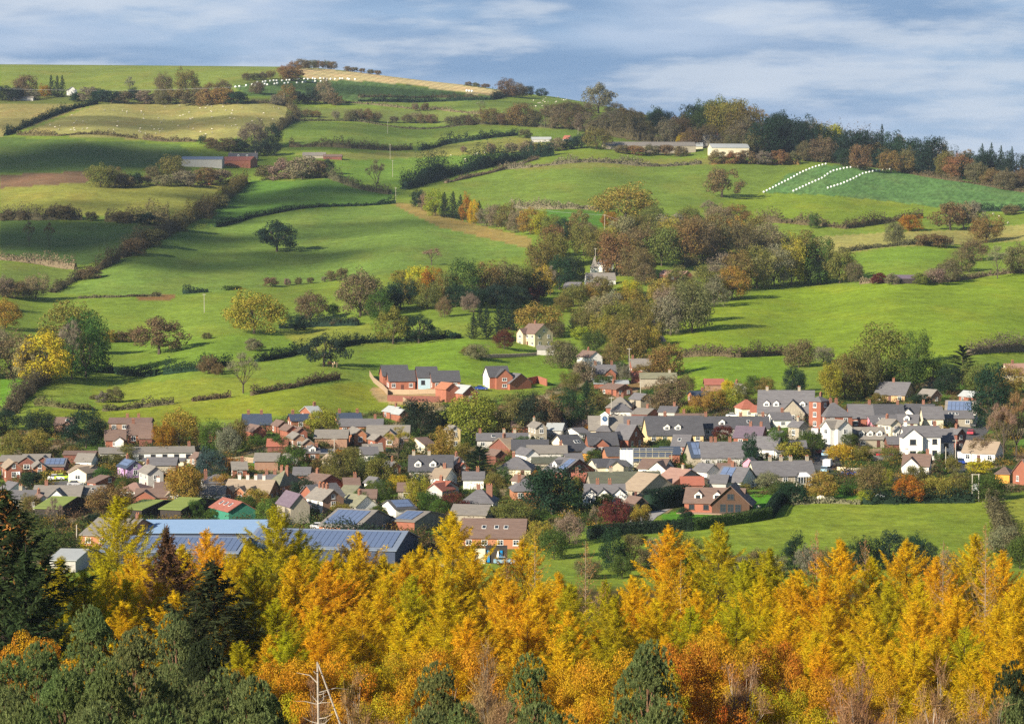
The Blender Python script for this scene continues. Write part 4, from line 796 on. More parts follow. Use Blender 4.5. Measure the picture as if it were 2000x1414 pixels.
# ---------------------------------------------------------------- buildings
def wm(n, c, c2=None, **k): return mat(n, c, .85, c2, **{**dict(scale=1.1, amt=.45, stretch=(1, 1, .45)), **k})
WALL = dict(butter=wm('butter_wall', (.66, .54, .34), (.56, .46, .29)),
 brick=wm('brick_wall', (.33, .125, .075), (.24, .09, .058)), nbrick=wm('new_brick_wall', (.37, .14, .085), (.27, .10, .062)), dbrick=wm('dark_brick_wall', (.22, .085, .06), (.15, .06, .045)), obrick=wm('orange_brick_wall', (.45, .20, .10), (.34, .145, .08)),
 bbrick=wm('brown_brick_wall', (.32, .19, .12), (.24, .14, .10)), white=wm('white_wall', (.82, .80, .74), (.70, .68, .62), amt=.9), cream=wm('cream_wall', (.74, .66, .48), (.62, .55, .40)), stone=wm('stone_wall', (.40, .35, .26), (.27, .24, .19), scale=2.5),
 grey=wm('grey_wall', (.50, .48, .44), (.40, .38, .35)), yellow=wm('yellow_wall', (.70, .55, .28), (.60, .46, .24)), purple=wm('purple_wall', (.42, .27, .45), (.36, .23, .40)), blue=wm('pale_blue_wall', (.42, .58, .66), (.36, .50, .58)), orange=wm('orange_wall', (.66, .33, .06), (.55, .27, .05)),
 pink=wm('pink_wall', (.75, .30, .38), (.66, .26, .34)), green=wm('green_wall', (.05, .24, .16), (.04, .18, .12), stretch=(14, 14, .3)), dark=wm('dark_boarded_wall', (.05, .04, .035), (.035, .03, .025)), ybrick=wm('buff_brick_wall', (.58, .38, .20), (.46, .29, .15)), timber=wm('brown_timber_wall', (.10, .055, .035), (.07, .04, .025)),
 dblue=wm('dark_blue_wall', (.06, .08, .13), (.045, .06, .10), stretch=(10, 10, .3)), boards=wm('weathered_board_wall', (.30, .30, .27), (.10, .11, .10), stretch=(6, 6, .2), amt=.3))
def rm(n, c, c2=None, rough=.7, **k): return mat(n, c, rough, c2, **{**dict(scale=.9, amt=.45, spec=.35, bump=.4, stretch=(.6, 2.6, 2.6)), **k})
ROOF = dict(
 slate=rm('slate_roof', (.165, .16, .165), (.105, .10, .108)), dslate=rm('dark_slate_roof', (.090, .090, .098), (.060, .060, .068)), grey=rm('grey_tile_roof', (.26, .235, .20), (.17, .155, .14)), brown=rm('brown_tile_roof', (.20, .135, .105), (.135, .09, .075)),
 tan=rm('tan_tile_roof', (.34, .27, .19), (.25, .19, .14)), red=rm('red_tile_roof', (.36, .13, .085), (.27, .09, .06)), green=rm('moss_green_sheet_roof', (.24, .29, .07), (.17, .22, .05), stretch=(.25, 2, 2), scale=.5), blue=rm('pale_blue_metal_roof', (.26, .38, .56), (.22, .34, .52), .5),
 pink=rm('pinkish_tile_roof', (.36, .22, .17), (.27, .16, .13)), purple=rm('purple_slate_roof', (.17, .13, .16), (.12, .09, .12)), lichen=rm('lichened_stone_roof', (.25, .24, .15), (.14, .14, .10)), navy=rm('blue_slate_roof', (.055, .075, .115), (.04, .055, .09)), orange=rm('orange_tile_roof', (.40, .17, .09), (.32, .13, .075)), solar=rm('blue_grey_sheet_roof', (.22, .26, .33), (.17, .21, .28), .4),
 rust=rm('rusty_sheet_roof', (.36, .13, .09), (.24, .09, .07)), light=rm('light_grey_sheet_roof', (.40, .42, .42), (.32, .34, .34)), moss=rm('mossy_slate_roof', (.12, .13, .085), (.075, .075, .06)))
GLASS = mat('window_glass', (.025, .035, .05), .12, (.02, .03, .04), spec=.6)
FRAME = mat('white_window_frame', (.80, .80, .77), .5, (.74, .74, .72)); DFRAME = mat('dark_window_frame', (.06, .05, .045), .6)
PANEL = mat('solar_panel', (.14, .19, .30), .3, (.11, .15, .26), spec=.6); POT = mat('clay_pot', (.45, .18, .09), .8)
DOOR = mat('painted_door', (.12, .05, .04), .5); WOOD = mat('fence_wood', (.42, .31, .20), .85, (.30, .22, .15), scale=3); CONC = mat('concrete', (.42, .40, .37), .9, (.33, .31, .29))
CON = mat('conservatory_frame', (.82, .82, .80), .5)
def win_meshes(fr, key):
    a = MB(); w, h, t = .5, .5, .08            # unit window 1x1, scaled
    for (x0, x1, z0, z1) in ((-w, w, h - t, h), (-w, w, -h, -h + t), (-w, -w + t, -h + t, h - t), (w - t, w, -h + t, h - t), (-.025, .025, -h + t, h - t), (-w + t, w - t, .12, .16)): a.box(x0, x1, -.07, .0, z0, z1)
    a.box(-w - .08, w + .08, -.13, 0, -h - .08, -h)
    b = MB(); b.box(-w + t, w - t, -.03, 0.0, -h + t, h - t)
    return a.mesh('window_' + key, [fr]), b.mesh('pane_' + key, [GLASS])
WIN = {'w': win_meshes(FRAME, 'white'), 'd': win_meshes(DFRAME, 'dark')}
CHB = mat('chimney_brick', (.27, .125, .085), .9, (.17, .085, .06), scale=3, amt=.7)
_d = MB(); _d.box(-.45, .45, -.06, 0, 0, 2.05); DOORM = _d.mesh('door', [DOOR])
HOUSES = []
def window(root, x, y, z, w, h, rz=0, key='w'):
    f = link('window', WIN[key][0], root, (x, y, z), (0, 0, rz), (w, 1, h)); link('pane', WIN[key][1], f); return f
def block(root, L, W, H, rise, wallm, roofm, hip=0.0, o=(0, 0), rz=0, zb=-2.5, names=('wall', 'roof'), over=.35, gablem=None, z0=0):
    """walls with gables and a pitched roof; ridge along x before rotating by rz"""
    wb = MB(); l, w = L / 2, W / 2; e = .002
    hx = l * hip
    wb.poly([(-l, -w, zb), (l, -w, zb), (l, -w, H), (-l, -w, H)]); wb.poly([(l, w, zb), (-l, w, zb), (-l, w, H), (l, w, H)])
    for s in (-1, 1):
        if hip: P = [(s * l, -w, zb), (s * l, w, zb), (s * l, w, H), (s * l, -w, H)]
        else: P = [(s * l, -w, zb), (s * l, w, zb), (s * l, w, H), (s * l, 0, H + rise), (s * l, -w, H)]
        wb.poly(P if s > 0 else P[::-1], 1 if gablem else 0)
    wall = link(names[0], wb.mesh('wall', [wallm] + ([gablem] if gablem else [])), root, (o[0], o[1], z0), (0, 0, rz))
    rb = MB(); ov = over; k = rise / w; t = .16
    rx = l + ov * (1 if not hip else .8)
    ex, ey, ez = rx, w + ov, H - ov * k + .02
    top = [(-rx + (hx + ov if hip else 0), 0, H + rise + .02), (rx - (hx + ov if hip else 0), 0, H + rise + .02)]
    lo = [(-ex, -ey, ez), (ex, -ey, ez), (ex, ey, ez), (-ex, ey, ez)]
    b = len(rb.v)
    rb.v += lo + top + [(x, y, z + t) for x, y, z in lo] + [(x, y, z + t) for x, y, z in top]
    fs = [(6, 7, 11, 10), (8, 9, 10, 11), (1, 0, 4, 5), (3, 2, 5, 4), (0, 1, 7, 6), (2, 3, 9, 8)]
    fs += [(9, 6, 10), (7, 8, 11), (0, 3, 4), (2, 1, 5), (3, 0, 6, 9), (1, 2, 8, 7)] if hip else [(0, 4, 10, 6), (4, 3, 9, 10), (5, 1, 7, 11), (2, 5, 11, 8)]
    rb.f += fs; rb.m += [0] * len(fs)
    roof = link(names[1], rb.mesh('roof', [roofm]), root, (o[0], o[1], z0), (0, 0, rz))
    return wall, roof
def chimney(root, x, y, z, h=1.5, m=None, w=.78, pots=2):
    b = MB(); h *= .8; b.box(-w / 2, w / 2, -.26, .26, -1.6, h, 0); b.box(-w / 2 - .06, w / 2 + .06, -.33, .33, h, h + .12, 0)
    for i in range(pots): px = (i - (pots - 1) / 2) * .42; b.tube((px, 0, h + .12), (px, 0, h + .48), .12, .09, 6, 1)
    return link('chimney', b.mesh('chimney', [m or CHB, POT]), root, (x, y, z))
def slope(L, W, H, rise, u, t, side=-1): return (u * L / 2, side * W / 2 * (1 - t), H + rise * t)
def B(x0, x1, yb, yt, th, wall, roof, label, S='', W=None, L=None, pitch=38, cat='house', name=None, gable=None, group=None, fw=None):
    """x0,x1: photo extents; yb, yt: foot and ridge rows; th: turn of the ridge in degrees (0 = ridge across the view).
    S: features 'c-.9' chimney at ridge fraction, 'h' hipped, 'w.4:5' cross wing (position:width), 'd.3' dormer, 's-.5:.5' solar panels, 'k.2' skylight, 'D' dark windows, 'n' no windows, 'g' gable window, 'o' conservatory, 'p' porch"""
    if -66 < th < -30: th -= 14
    D0 = depth_at((x0 + x1) / 2, yb); m = D0 / F; wmx = (x1 - x0) * m; a = math.radians(th); ca, sa = abs(math.cos(a)), abs(math.sin(a))
    steep = sa > .72
    if steep:
        L = L or 9.0
        if ca > .3: L = min(L, .48 * wmx / ca)
        W = W or max(3.0, (wmx - L * ca) / sa)
    else:
        W = W or 7.0; L = L or max(3.5, (wmx - W * sa) / ca)
    if 'h' in S.split(): pitch = min(pitch, 29)
    rise = W / 2 * math.tan(math.radians(pitch)); tot = (yb - yt) * m
    H = tot - rise
    if H < 2.3:
        H = 2.3
        if tot - H > 1.0: rise = min(rise, max(1.0, tot - H))
        else: rise = min(rise, 1.6)
    if H > 8.6: rise = min(rise + (H - 8.6) * .5, rise * 1.3); H = 8.6
    dep = (L * sa + W * ca) / 2
    q = pq((x0 + x1) / 2, yb); X = float((q[0] - 1000) / F * (D0 + dep)); Y = D0 + dep; Z = CAMZ + (HY - q[1]) / F * D0
    toks = S.split(); hip = .42 if 'h' in toks else 0; key = 'd' if 'D' in toks else 'w'
    root = bpy.data.objects.new(name or ('barn' if cat == 'barn' else 'house'), None); COL.objects.link(root); root.location = (X, Y, Z); root.rotation_euler = (0, 0, a); root.empty_display_size = .5
    hx = 0 if not hip else min(.85, (W / 2) / (L / 2) * .95)
    wl, rf = block(root, L, W, H, rise, WALL[wall], ROOF[roof], hx, gablem=WALL[gable] if gable else None)
    # windows: storeys and bays that fit the wall
    ns = 1 if H < 3.9 else (2 if H < 7.2 else 3); sh = H / ns
    wing_spans = []
    for t in toks:
        if t[0] == 'w' and t != 'w':
            p, ww = t[1:].split(':'); wing_spans.append((float(p) * L / 2, float(ww)))
    if 'n' not in toks:
        nb = max(1, int(L / 2.9)) if fw is None else fw
        for s in range(ns):
            zc = s * sh + sh * .56
            for b in range(nb):
                xx = -L / 2 + L * (b + .5) / nb
                if any(abs(xx - px) < ww / 2 + .6 for px, ww in wing_spans): continue
                if s == 0 and b == nb // 2 and nb > 1 and cat == 'house': link('door', DOORM, root, (xx, -W / 2, 0)); continue
                window(root, xx, -W / 2, zc, 1.25, min(1.35, sh * .5), 0, key)
        gs = -1 if th > 6 else (1 if th < -6 else 0)
        if gs:
            ng = max(1, int(W / 3.4))
            for s in range(ns):
                for b in range(ng):
                    yy = -W / 2 + W * (b + .5) / ng
                    window(root, gs * L / 2, yy, s * sh + sh * .56, 1.1, min(1.3, sh * .5), math.pi / 2 * gs, key)
            if 'g' in toks: window(root, gs * L / 2, 0, H + rise * .32, .9, 1.0, math.pi / 2 * gs, key)
    for t in toks:
        c = t[0]
        if c == 'c' and len(t) > 1:
            u = float(t[1:]); chimney(root, u * (L / 2 - .5), 0, H + rise, 1.25, WALL['white'] if wall == 'white' and len(t) > 4 else (WALL['grey'] if wall == 'obrick' and len(toks) > 6 else (WALL['stone'] if wall in ('stone',) else CHB)))
        elif c == 'w' and len(t) > 1:
            p, ww = t[1:].split(':'); p = float(p) * L / 2; ww = float(ww); wr = min(rise * .92, ww / 2 * math.tan(math.radians(pitch + 4))); ln = W / 2 + 1.6
            block(root, ln, ww, H - .05, wr, WALL[wall], ROOF[roof], 0, (p, -W / 2 - 1.6 + ln / 2), math.pi / 2, names=('wing_wall', 'wing_roof'), over=.3)
            if 'n' not in toks:
                for s in range(ns): window(root, p, -W / 2 - 1.6, s * sh + sh * .56, min(1.6, ww * .4), min(1.35, sh * .5), 0, key)
        elif c == 'd' and len(t) > 1:
            u = float(t[1:]); x, y, z = slope(L, W, H, rise, u, .30); d = W / 2 * .55
            block(root, d, 1.7, .95, .7, WALL['white'] if wall != 'timber' else WALL['timber'], ROOF[roof], 0, (x, y + d / 2 - .25), math.pi / 2, zb=-.3, names=('dormer', 'dormer_roof'), over=.15, z0=z - .1)
            window(root, x, y - .25, z + .35, 1.0, .8, 0, key)
        elif c == 's' and len(t) > 1:
            p0, p1 = [float(v) for v in t[1:].split(':')]; k = math.atan2(rise, W / 2); n = max(1, int((p1 - p0) * L / 2 / 1.15)); sl_ = math.hypot(rise, W / 2) * .80; nt_ = max(2, int(sl_ / 1.8)); b = MB()
            for i in range(n):
                for j in range(nt_):
                    xx = (p0 * L / 2) + ((p1 - p0) * L / 2) * (i + .5) / n; hw_ = (p1 - p0) * L / 4 / n * .93; u0 = sl_ * j / nt_ + .06; u1 = sl_ * (j + 1) / nt_ - .06
                    b.box(xx - hw_, xx + hw_, u0, u1, .06, .11)
            o = link('solar_panel', b.mesh('solar_panel', [PANEL]), root, slope(L, W, H + .20, rise, 0, .1), (k, 0, 0))
        elif c == 'k' and len(t) > 1:
            u = float(t[1:]); k = math.atan2(rise, W / 2); b = MB(); b.box(-.45, .45, -.6, .6, 0, .08, 0); b.box(-.36, .36, -.5, .5, .08, .10, 1)
            link('skylight', b.mesh('skylight', [FRAME, GLASS]), root, slope(L, W, H + .22, rise, u, .5), (k, 0, 0))
        elif c == 'p':
            u = float(t[1:]) if len(t) > 1 else 0
            block(root, 1.6, 2.4, 2.2, .9, WALL['white'], ROOF[roof], 0, (u * L / 2, -W / 2 - .8), math.pi / 2, names=('porch', 'porch_roof'), over=.2)
        elif c == 'o':
            u = float(t[1:]) if len(t) > 1 else .6
            b = MB(); w_, d_, h_ = 1.7, 2.6, 2.2
            for ix in range(6):
                xx = -w_ + 2 * w_ * ix / 5; b.box(xx - .05, xx + .05, -.05, .05, 0, h_, 0)
            b.box(-w_, w_, -.06, .06, -1.5, .6, 0); b.box(-w_, w_, -.06, .06, h_ - .1, h_ + .05, 0); b.box(-w_ + .05, w_ - .05, -.02, .02, .6, h_, 1)
            for s in (-1, 1): b.box(s * w_ - .05, s * w_ + .05, .06, d_, -1.5, .6, 0); b.box(s * w_ - .02, s * w_ + .02, .06, d_, .6, h_, 1)
            b.poly([(-w_, -.1, h_), (w_, -.1, h_), (w_ * .5, d_ * .6, h_ + .9), (-w_ * .5, d_ * .6, h_ + .9)], 0); b.poly([(-w_ * .5, d_ * .6, h_ + .9), (w_ * .5, d_ * .6, h_ + .9), (w_, d_, h_), (-w_, d_, h_)], 0)
            link('conservatory', b.mesh('conservatory', [CON, GLASS]), root, (u * L / 2, -W / 2 - d_, 0))
        elif c == 'b' and len(t) > 1:     # white barge boards / fascia on the visible gable
            pass
    tag(root, label, cat, group); HOUSES.append((root, x0, x1, yb, yt, L, W, H, rise)); return root
# ---------------------------------------------------------------- the town, street by street (photo extents, then what each looks like)
# left side
B(110, 146, 845, 817, 0, 'bbrick', 'brown', 'brown brick house half hidden behind the dark oak at the upper left of town', 'k.3 w.5:2.5')
B(216, 297, 842, 818, 0, 'bbrick', 'brown', 'long brown-roofed pair of houses topmost above the white school block', 'c-.2 c.4')
B(246, 299, 866, 829, 8, 'obrick', 'brown', 'orange brick house with brown roof just in front of the long brown-roofed pair', 'c-.6', W=7)
B(203, 248, 876, 842, 8, 'brick', 'brown', 'red brick house with a white porch just above the white school block', 'p.4', W=7)
B(275, 298, 872, 852, 0, 'dbrick', 'brown', 'small dark brown garage beside the orange brick house', 'n', W=4)
B(191, 382, 903, 877, 10, 'white', 'grey', 'very long white single-storey school block with grey roof', 'D c.95', W=8, pitch=24, cat='school', name='school_building')
B(282, 362, 918, 902, 0, 'cream', 'slate', 'low cream flat-roofed wing in front of the long white school block', 'D n', W=6, pitch=8)
B(5, 60, 918, 892, 0, 'dbrick', 'grey', 'low grey-roofed house at the far left above the brick gables', 'n', W=7)
B(45, 100, 920, 890, 4, 'dbrick', 'grey', 'wide grey-roofed hall with two dark brick gables at the left', 'w-.6:4.5 w.65:4.5', W=8)
B(-4, 49, 942, 903, -58, 'brick', 'tan', 'red brick gabled house with a tan roof at the left edge', 'g', L=10)
B(58, 94, 932, 904, -62, 'obrick', 'grey', 'orange brick gable right of the house at the left edge', 'g', L=8)
B(91, 130, 928, 908, 0, 'dbrick', 'slate', 'small building whose whole roof is blue solar panels at the left', 's-.95:.95 n', W=7, pitch=42)
B(137, 197, 941, 912, -25, 'cream', 'tan', 'cream bungalow with a pale tan roof beside the parked police car', 'w.7:5', W=8)
B(172, 240, 962, 932, -32, 'brick', 'brown', 'brick gabled bungalow with pale blue side wall', 'g', W=8)
B(226, 284, 934, 901, -50, 'purple', 'navy', 'bright lilac-painted house with a balcony and solar roof', 's-.8:.8 c-.7 g', L=11)
B(268, 323, 960, 912, -52, 'grey', 'grey', 'tall pale grey rendered gable house left of the rust-coloured tree', 'c-.8', L=11)
B(288, 346, 926, 914, 0, 'stone', 'slate', 'low dark slate roofed outbuilding behind the tall grey rendered gable', 'n', W=6)
B(70, 162, 990, 952, 0, 'white', 'grey', 'long grey-roofed terrace with a cream cross gable behind the green sheds', 'w.05:4 c-.6', W=9)
B(24, 74, 994, 966, 0, 'stone', 'slate', 'grey slate cottage with a brick chimney at the lower left', 'c-.4', W=7)
B(57, 100, 998, 972, -50, 'white', 'brown', 'small white gabled cottage with a tall brick chimney lower left', 'c-.5', L=8)
B(158, 207, 985, 958, 0, 'stone', 'grey', 'grey-roofed cottage with one skylight right of the long grey terrace', 'k.1', W=8)
B(0, 52, 975, 944, -40, 'white', 'slate', 'dark-roofed white gabled house under the left edge brick gable', '', L=9)
B(236, 292, 978, 947, -8, 'white', 'pink', 'hipped house with a faded pinkish roof left of the white cottage gables', 'h', W=9)
B(268, 330, 990, 966, 0, 'brick', 'brown', 'low red brick range with brown roof above the moss green sheds', 'w-.4:5 n', W=6)
B(302, 338, 972, 944, 6, 'white', 'brown', 'small white cottage with a tall orange chimney', 'c-.95', W=6)
B(322, 344, 990, 958, -70, 'white', 'tan', 'narrow white gable left of the big rust-coloured tree', 'g', L=7)
B(388, 460, 963, 931, 14, 'grey', 'slate', 'grey hipped house with an orange brick end chimney', 'h c-.95', W=9)
B(392, 441, 985, 957, 0, 'white', 'grey', 'low white cottage with a plain grey roof above the red-roofed barn', '', W=7)
B(439, 546, 982, 941, -14, 'obrick', 'tan', 'long tan-roofed terrace with four tall white chimneys and small gables', 'c-.6 c-.2 c.2 c.6 w-.7:3 w-.2:3 w.3:3', W=8, cat='terrace')
B(505, 560, 960, 930, 0, 'grey', 'slate', 'slate roofs with many chimneys left of the big orange brick house', 'c-.5 c.2', W=8)
B(520, 592, 970, 924, -28, 'obrick', 'lichen', 'big square orange brick house with a hipped slate roof and tall chimneys', 'h c-.5 c.5', W=11)
B(590, 668, 968, 930, -35, 'dbrick', 'brown', 'dark red brick gabled house right of the big orange brick house', 'c-.6', W=9)
# upper middle
B(471, 532, 845, 811, 10, 'brick', 'navy', 'brick house with dark blue slate roof and two small chimneys below the field', 'c-.7 c.4', W=7)
B(475, 522, 862, 832, -50, 'brick', 'brown', 'long brick gable slope in front of the blue slate house', 'n', L=12)
B(404, 450, 862, 838, 8, 'obrick', 'brown', 'small orange brick bungalow with brown roof left of the blue slate house', '', W=7)
B(560, 607, 838, 811, 14, 'brick', 'navy', 'brick house with navy roof and end chimney left of the yellow-green tree', 'c-.8', W=7)
B(592, 624, 822, 800, 32, 'brick', 'light', 'brick house with a pale roof half behind the yellow-green tree', 'c.8', W=7)
for i, (a, b_, y, t, lb) in enumerate(((529, 566, 848, 827, 'leftmost of three stepped red brick gables with brown roofs'), (545, 584, 862, 832, 'middle one of three stepped red brick gables with brown roofs'), (562, 602, 866, 836, 'rightmost of three stepped red brick gables with brown roofs'))):
    B(a, b_, y, t, -68, 'brick', 'brown', lb, 'n' if i == 1 else '', L=9, group='stepped brick gables')
B(560, 596, 880, 848, -60, 'bbrick', 'grey', 'upper one of two brown gables with grey roofs beneath the stepped brick gables', '', L=9)
B(578, 616, 884, 860, -60, 'bbrick', 'grey', 'lower one of two brown gables with grey roofs beneath the stepped brick gables', '', L=8)
B(652, 708, 836, 809, 12, 'obrick', 'navy', 'orange brick house with navy roof and two tall chimneys right of the yellow-green tree', 'c-.85 c.9', W=7)
B(664, 748, 848, 820, 0, 'obrick', 'slate', 'long low slate-roofed terrace under the navy-roofed house', 'c.7', W=7)
B(747, 793, 820, 796, -48, 'brick', 'light', 'brick gabled house with light blue-grey roof alone below the green field', 'c.4', L=12)
B(765, 800, 824, 806, -48, 'brick', 'light', 'lower light-roofed extension right of the lone brick gabled house', 'n', L=10)
B(617, 680, 872, 842, 0, 'bbrick', 'grey', 'grey-roofed bungalow left of the white camper van', 'n', W=9)
B(674, 718, 870, 839, -75, 'obrick', 'grey', 'orange brick gable behind the white camper van', '', L=11)
B(718, 800, 872, 834, 0, 'bbrick', 'grey', 'wide grey-roofed bungalow right of the orange brick gable', 'w.1:5', W=11)
B(720, 752, 884, 850, -66, 'brick', 'grey', 'brick gable in front of the wide grey-roofed bungalow', '', L=8)
B(706, 748, 898, 870, 8, 'obrick', 'grey', 'orange brick cottage with grey roof below the brick gables', 'w-.5:3', W=7)
B(524, 562, 888, 874, 0, 'dbrick', 'red', 'low shed with a red tiled roof in the middle of town', 'n', W=5)
B(595, 623, 902, 877, 8, 'brick', 'slate', 'small slate cottage with one arched white dormer', 'd.0 c.95', W=7)
B(500, 546, 918, 898, 0, 'bbrick', 'grey', 'grey-roofed low building beside the blue and white sign board', 'n', W=8)
B(630, 662, 922, 890, -45, 'cream', 'tan', 'tan-roofed cottage between olive trees in mid town', '', L=8)
B(700, 740, 905, 884, 10, 'white', 'slate', 'white-ended slate cottage right of the olive trees', '', W=7)
B(806, 838, 886, 857, 40, 'cream', 'brown', 'small cream gabled house left of the golden willow', '', W=8)
B(872, 896, 876, 832, -55, 'yellow', 'grey', 'pale yellow gabled house behind the golden willow', 'g', L=8)
B(605, 650, 1000, 950, 42, 'brick', 'slate', 'small dark cottage behind the tall cream house', 'n', L=8)
# middle and lower middle
B(538, 608, 1024, 966, -52, 'stone', 'purple', 'old stone chapel with purple slate roof and three arched windows', 'g n', L=14, pitch=48, cat='chapel', name='chapel')
B(597, 673, 1014, 958, -44, 'white', 'grey', 'tall cream and brown three-storey house with three chimneys', 'c-.7 c-.2 c.3 g', L=15, gable='bbrick')
B(661, 738, 1012, 970, -42, 'white', 'lichen', 'white gabled house with grey roof and a row of small eaves shadows', 'c.2 n', L=13)
B(664, 712, 985, 958, -20, 'grey', 'lichen', 'low pale-roofed range behind the white gabled house', 'n', W=8)
B(742, 813, 1015, 988, 28, 'white', 'dslate', 'white gable cottage with a dark roof covered in solar panels', 's-.85:.9 n', W=8)
B(780, 806, 978, 955, 0, 'stone', 'brown', 'small brown-roofed cottage among garden trees', '', W=6)
B(800, 884, 938, 892, 0, 'stone', 'dslate', 'long dark slate house with white dormers left of the cedar', 'd-.6 d.1 c-.9 c-.1 w.45:4', W=9)
B(845, 872, 936, 902, -66, 'bbrick', 'tan', 'small brown gable in front of the long dark slate house', 'c.3', L=8)
B(873, 904, 932, 893, -66, 'white', 'slate', 'white gable with a brick chimney left of the cedar', 'c.5', L=9)
B(882, 914, 935, 905, -58, 'brick', 'red', 'red brick gable with red roof just left of the cedar', 'c-.3 g', L=8)
B(841, 892, 952, 918, -20, 'white', 'tan', 'white cottage with a faded cream roof', 'c.2', W=8)
B(838, 896, 976, 943, -30, 'grey', 'red', 'half-timbered gabled house with a brown-red roof', 'w.4:4.5 c-.6', W=8)
B(900, 974, 1002, 960, -8, 'white', 'slate', 'white and brick timbered villa with three orange chimneys', 'c-.1 c.6 c.8 h', W=9)
B(995, 1056, 978, 940, 6, 'obrick', 'slate', 'orange brick villa with hipped slate roof and one tall chimney', 'h c-.5', W=9)
B(972, 1046, 935, 896, -8, 'cream', 'slate', 'cream stone house with grey hipped slate roof right of the cedar', 'h c-.2', W=9)
B(1040, 1110, 922, 896, 0, 'stone', 'moss', 'long low mossy-roofed range between the cream house and the solar house', 'n', W=8)
B(1073, 1150, 940, 899, -38, 'dbrick', 'slate', 'dark brick gabled house with solar panels and a big white dormer', 's.2:.9 d-.3 g', W=10)
B(950, 988, 908, 880, -45, 'dbrick', 'brown', 'dark red brick gable behind the cedar', 'n', L=9)
B(1005, 1052, 918, 878, -52, 'white', 'slate', 'white gabled house with pale grey slate roof in mid town', '', L=9)
B(1030, 1106, 902, 878, 0, 'grey', 'grey', 'long grey slate roof above the cream stone house', 'n c.8', W=9)
B(962, 1010, 894, 858, 38, 'dbrick', 'tan', 'tan-roofed house with a tall brick chimney', 'c-.2 n', W=9)
B(1000, 1070, 895, 862, 0, 'stone', 'dslate', 'long dark slate roof in the heart of town', 'n', W=10)
B(1067, 1148, 898, 853, 32, 'cream', 'dslate', 'very large steep dark-roofed hall with cream end gable', 'k.3 k.6', W=11, pitch=48, cat='hall')
B(932, 976, 876, 854, 0, 'grey', 'slate', 'grey-roofed cottage with two rooflights and a white turret end', 'k.4 k.6 c-.9', W=7)
B(970, 1030, 872, 848, 0, 'stone', 'slate', 'low slate cottage row with tall chimneys under the dark wood', 'c-.6 c.2 n', W=7)
B(1033, 1066, 866, 827, -62, 'stone', 'grey', 'pale stone gable with a very tall thin chimney', 'c-.9 g', L=9)
B(1066, 1106, 856, 838, -12, 'grey', 'light', 'pale grey roofed small house under the dark wood', 'n', W=7)
B(1103, 1150, 862, 838, 30, 'white', 'slate', 'white gable with slate roof above the large dark-roofed hall', '', W=8)
B(1143, 1206, 886, 848, 6, 'brick', 'dslate', 'red brick house with broad dark slate roof', 'w-.2:4', W=9)
B(1195, 1258, 880, 832, -30, 'brick', 'slate', 'red brick double-gabled house with white bargeboards', 'c.1 w-.5:4 g', W=9)
B(1177, 1212, 912, 876, 8, 'obrick', 'dslate', 'plain windowless brick block left of the scaffolding', 'n', W=8, pitch=25)
B(1139, 1170, 902, 882, -40, 'orange', 'slate', 'tiny bright orange-walled shed', 'n', L=6)
B(1149, 1226, 930, 909, 14, 'cream', 'dslate', 'low house with very dark roofs and a cream gable', 'n w.1:4', W=8)
B(1145, 1292, 968, 926, 6, 'stone', 'moss', 'very long mossy stone barn range above the white three-gabled cottage', 'c-.4', W=10, pitch=30)
B(1142, 1219, 986, 948, 0, 'white', 'slate', 'bright white cottage with three gables and red brick chimneys', 'w-.75:3.4 w-.1:3.4 w.7:3.6 c-.4 c.3', W=6)
B(1222, 1262, 1006, 972, -45, 'dark', 'brown', 'dark timber shed behind the copper beech', 'n', L=9)
B(1229, 1305, 978, 929, -38, 'stone', 'tan', 'large stone barn with a broad tan roof', '', W=11, pitch=45)
B(1293, 1366, 962, 920, -38, 'stone', 'pink', 'large stone barn with a pinkish tiled roof and end chimney', 'c.3', W=11, pitch=45)
B(1330, 1372, 965, 948, 0, 'brick', 'red', 'small red-roofed lean-to right of the pinkish barn', 'n', W=5)
B(1245, 1318, 934, 900, -20, 'white', 'brown', 'bungalow with brown roof and dark gable below the scaffolding', 'w.6:4.5', W=9)
B(1354, 1406, 950, 908, -40, 'white', 'slate', 'white and grey house with slate roof beside the blue skip', '', L=11)
B(1395, 1480, 960, 916, -30, 'white', 'slate', 'white two-storey house with blue solar panels on a slate roof', 's-.9:.1 c-.3', W=9)
B(1384, 1428, 962, 946, -15, 'grey', 'slate', 'low slate-roofed garage in front of the solar-panelled white house', 'n', W=6)
B(1460, 1590, 948, 904, 10, 'stone', 'slate', 'long stone terrace with slate roof, cream end and brick chimneys', 'c-.4 c.0 c.35 c.95 o.55', W=8, gable='cream', cat='terrace')
B(1456, 1474, 922, 904, 60, 'pink', 'slate', 'tiny pink gable left of the long stone terrace', 'n', L=5)
B(1341, 1372, 912, 866, 10, 'stone', 'navy', 'blue solar-roofed end of the long pale house', 's-.7:.8 n', W=9)
B(1368, 1458, 914, 866, 0, 'grey', 'slate', 'long pale rendered house with slate roof and many chimneys', 'c-.6 c-.4 c.3', W=9)
B(1310, 1356, 888, 852, -14, 'brick', 'slate', 'brick house with slate roof behind the bare red garden tree', 'k-.2', W=8)
B(1430, 1502, 872, 836, -16, 'brick', 'purple', 'house with broad purple slate roof and red chimneys above the cypress', 'c.0 c.9', W=10)
B(1486, 1504, 900, 856, -30, 'white', 'slate', 'narrow white house with bay windows between cypress and dark tree', '', L=8)
B(1255, 1372, 866, 816, 6, 'yellow', 'dslate', 'mustard yellow house under a huge dark slate roof with dormers', 'd-.3 d.1 c-.3', W=11, pitch=46)
B(1325, 1372, 862, 836, 20, 'yellow', 'slate', 'cream gable with slate roof right of the mustard yellow house', 'k0 k.5', W=8)
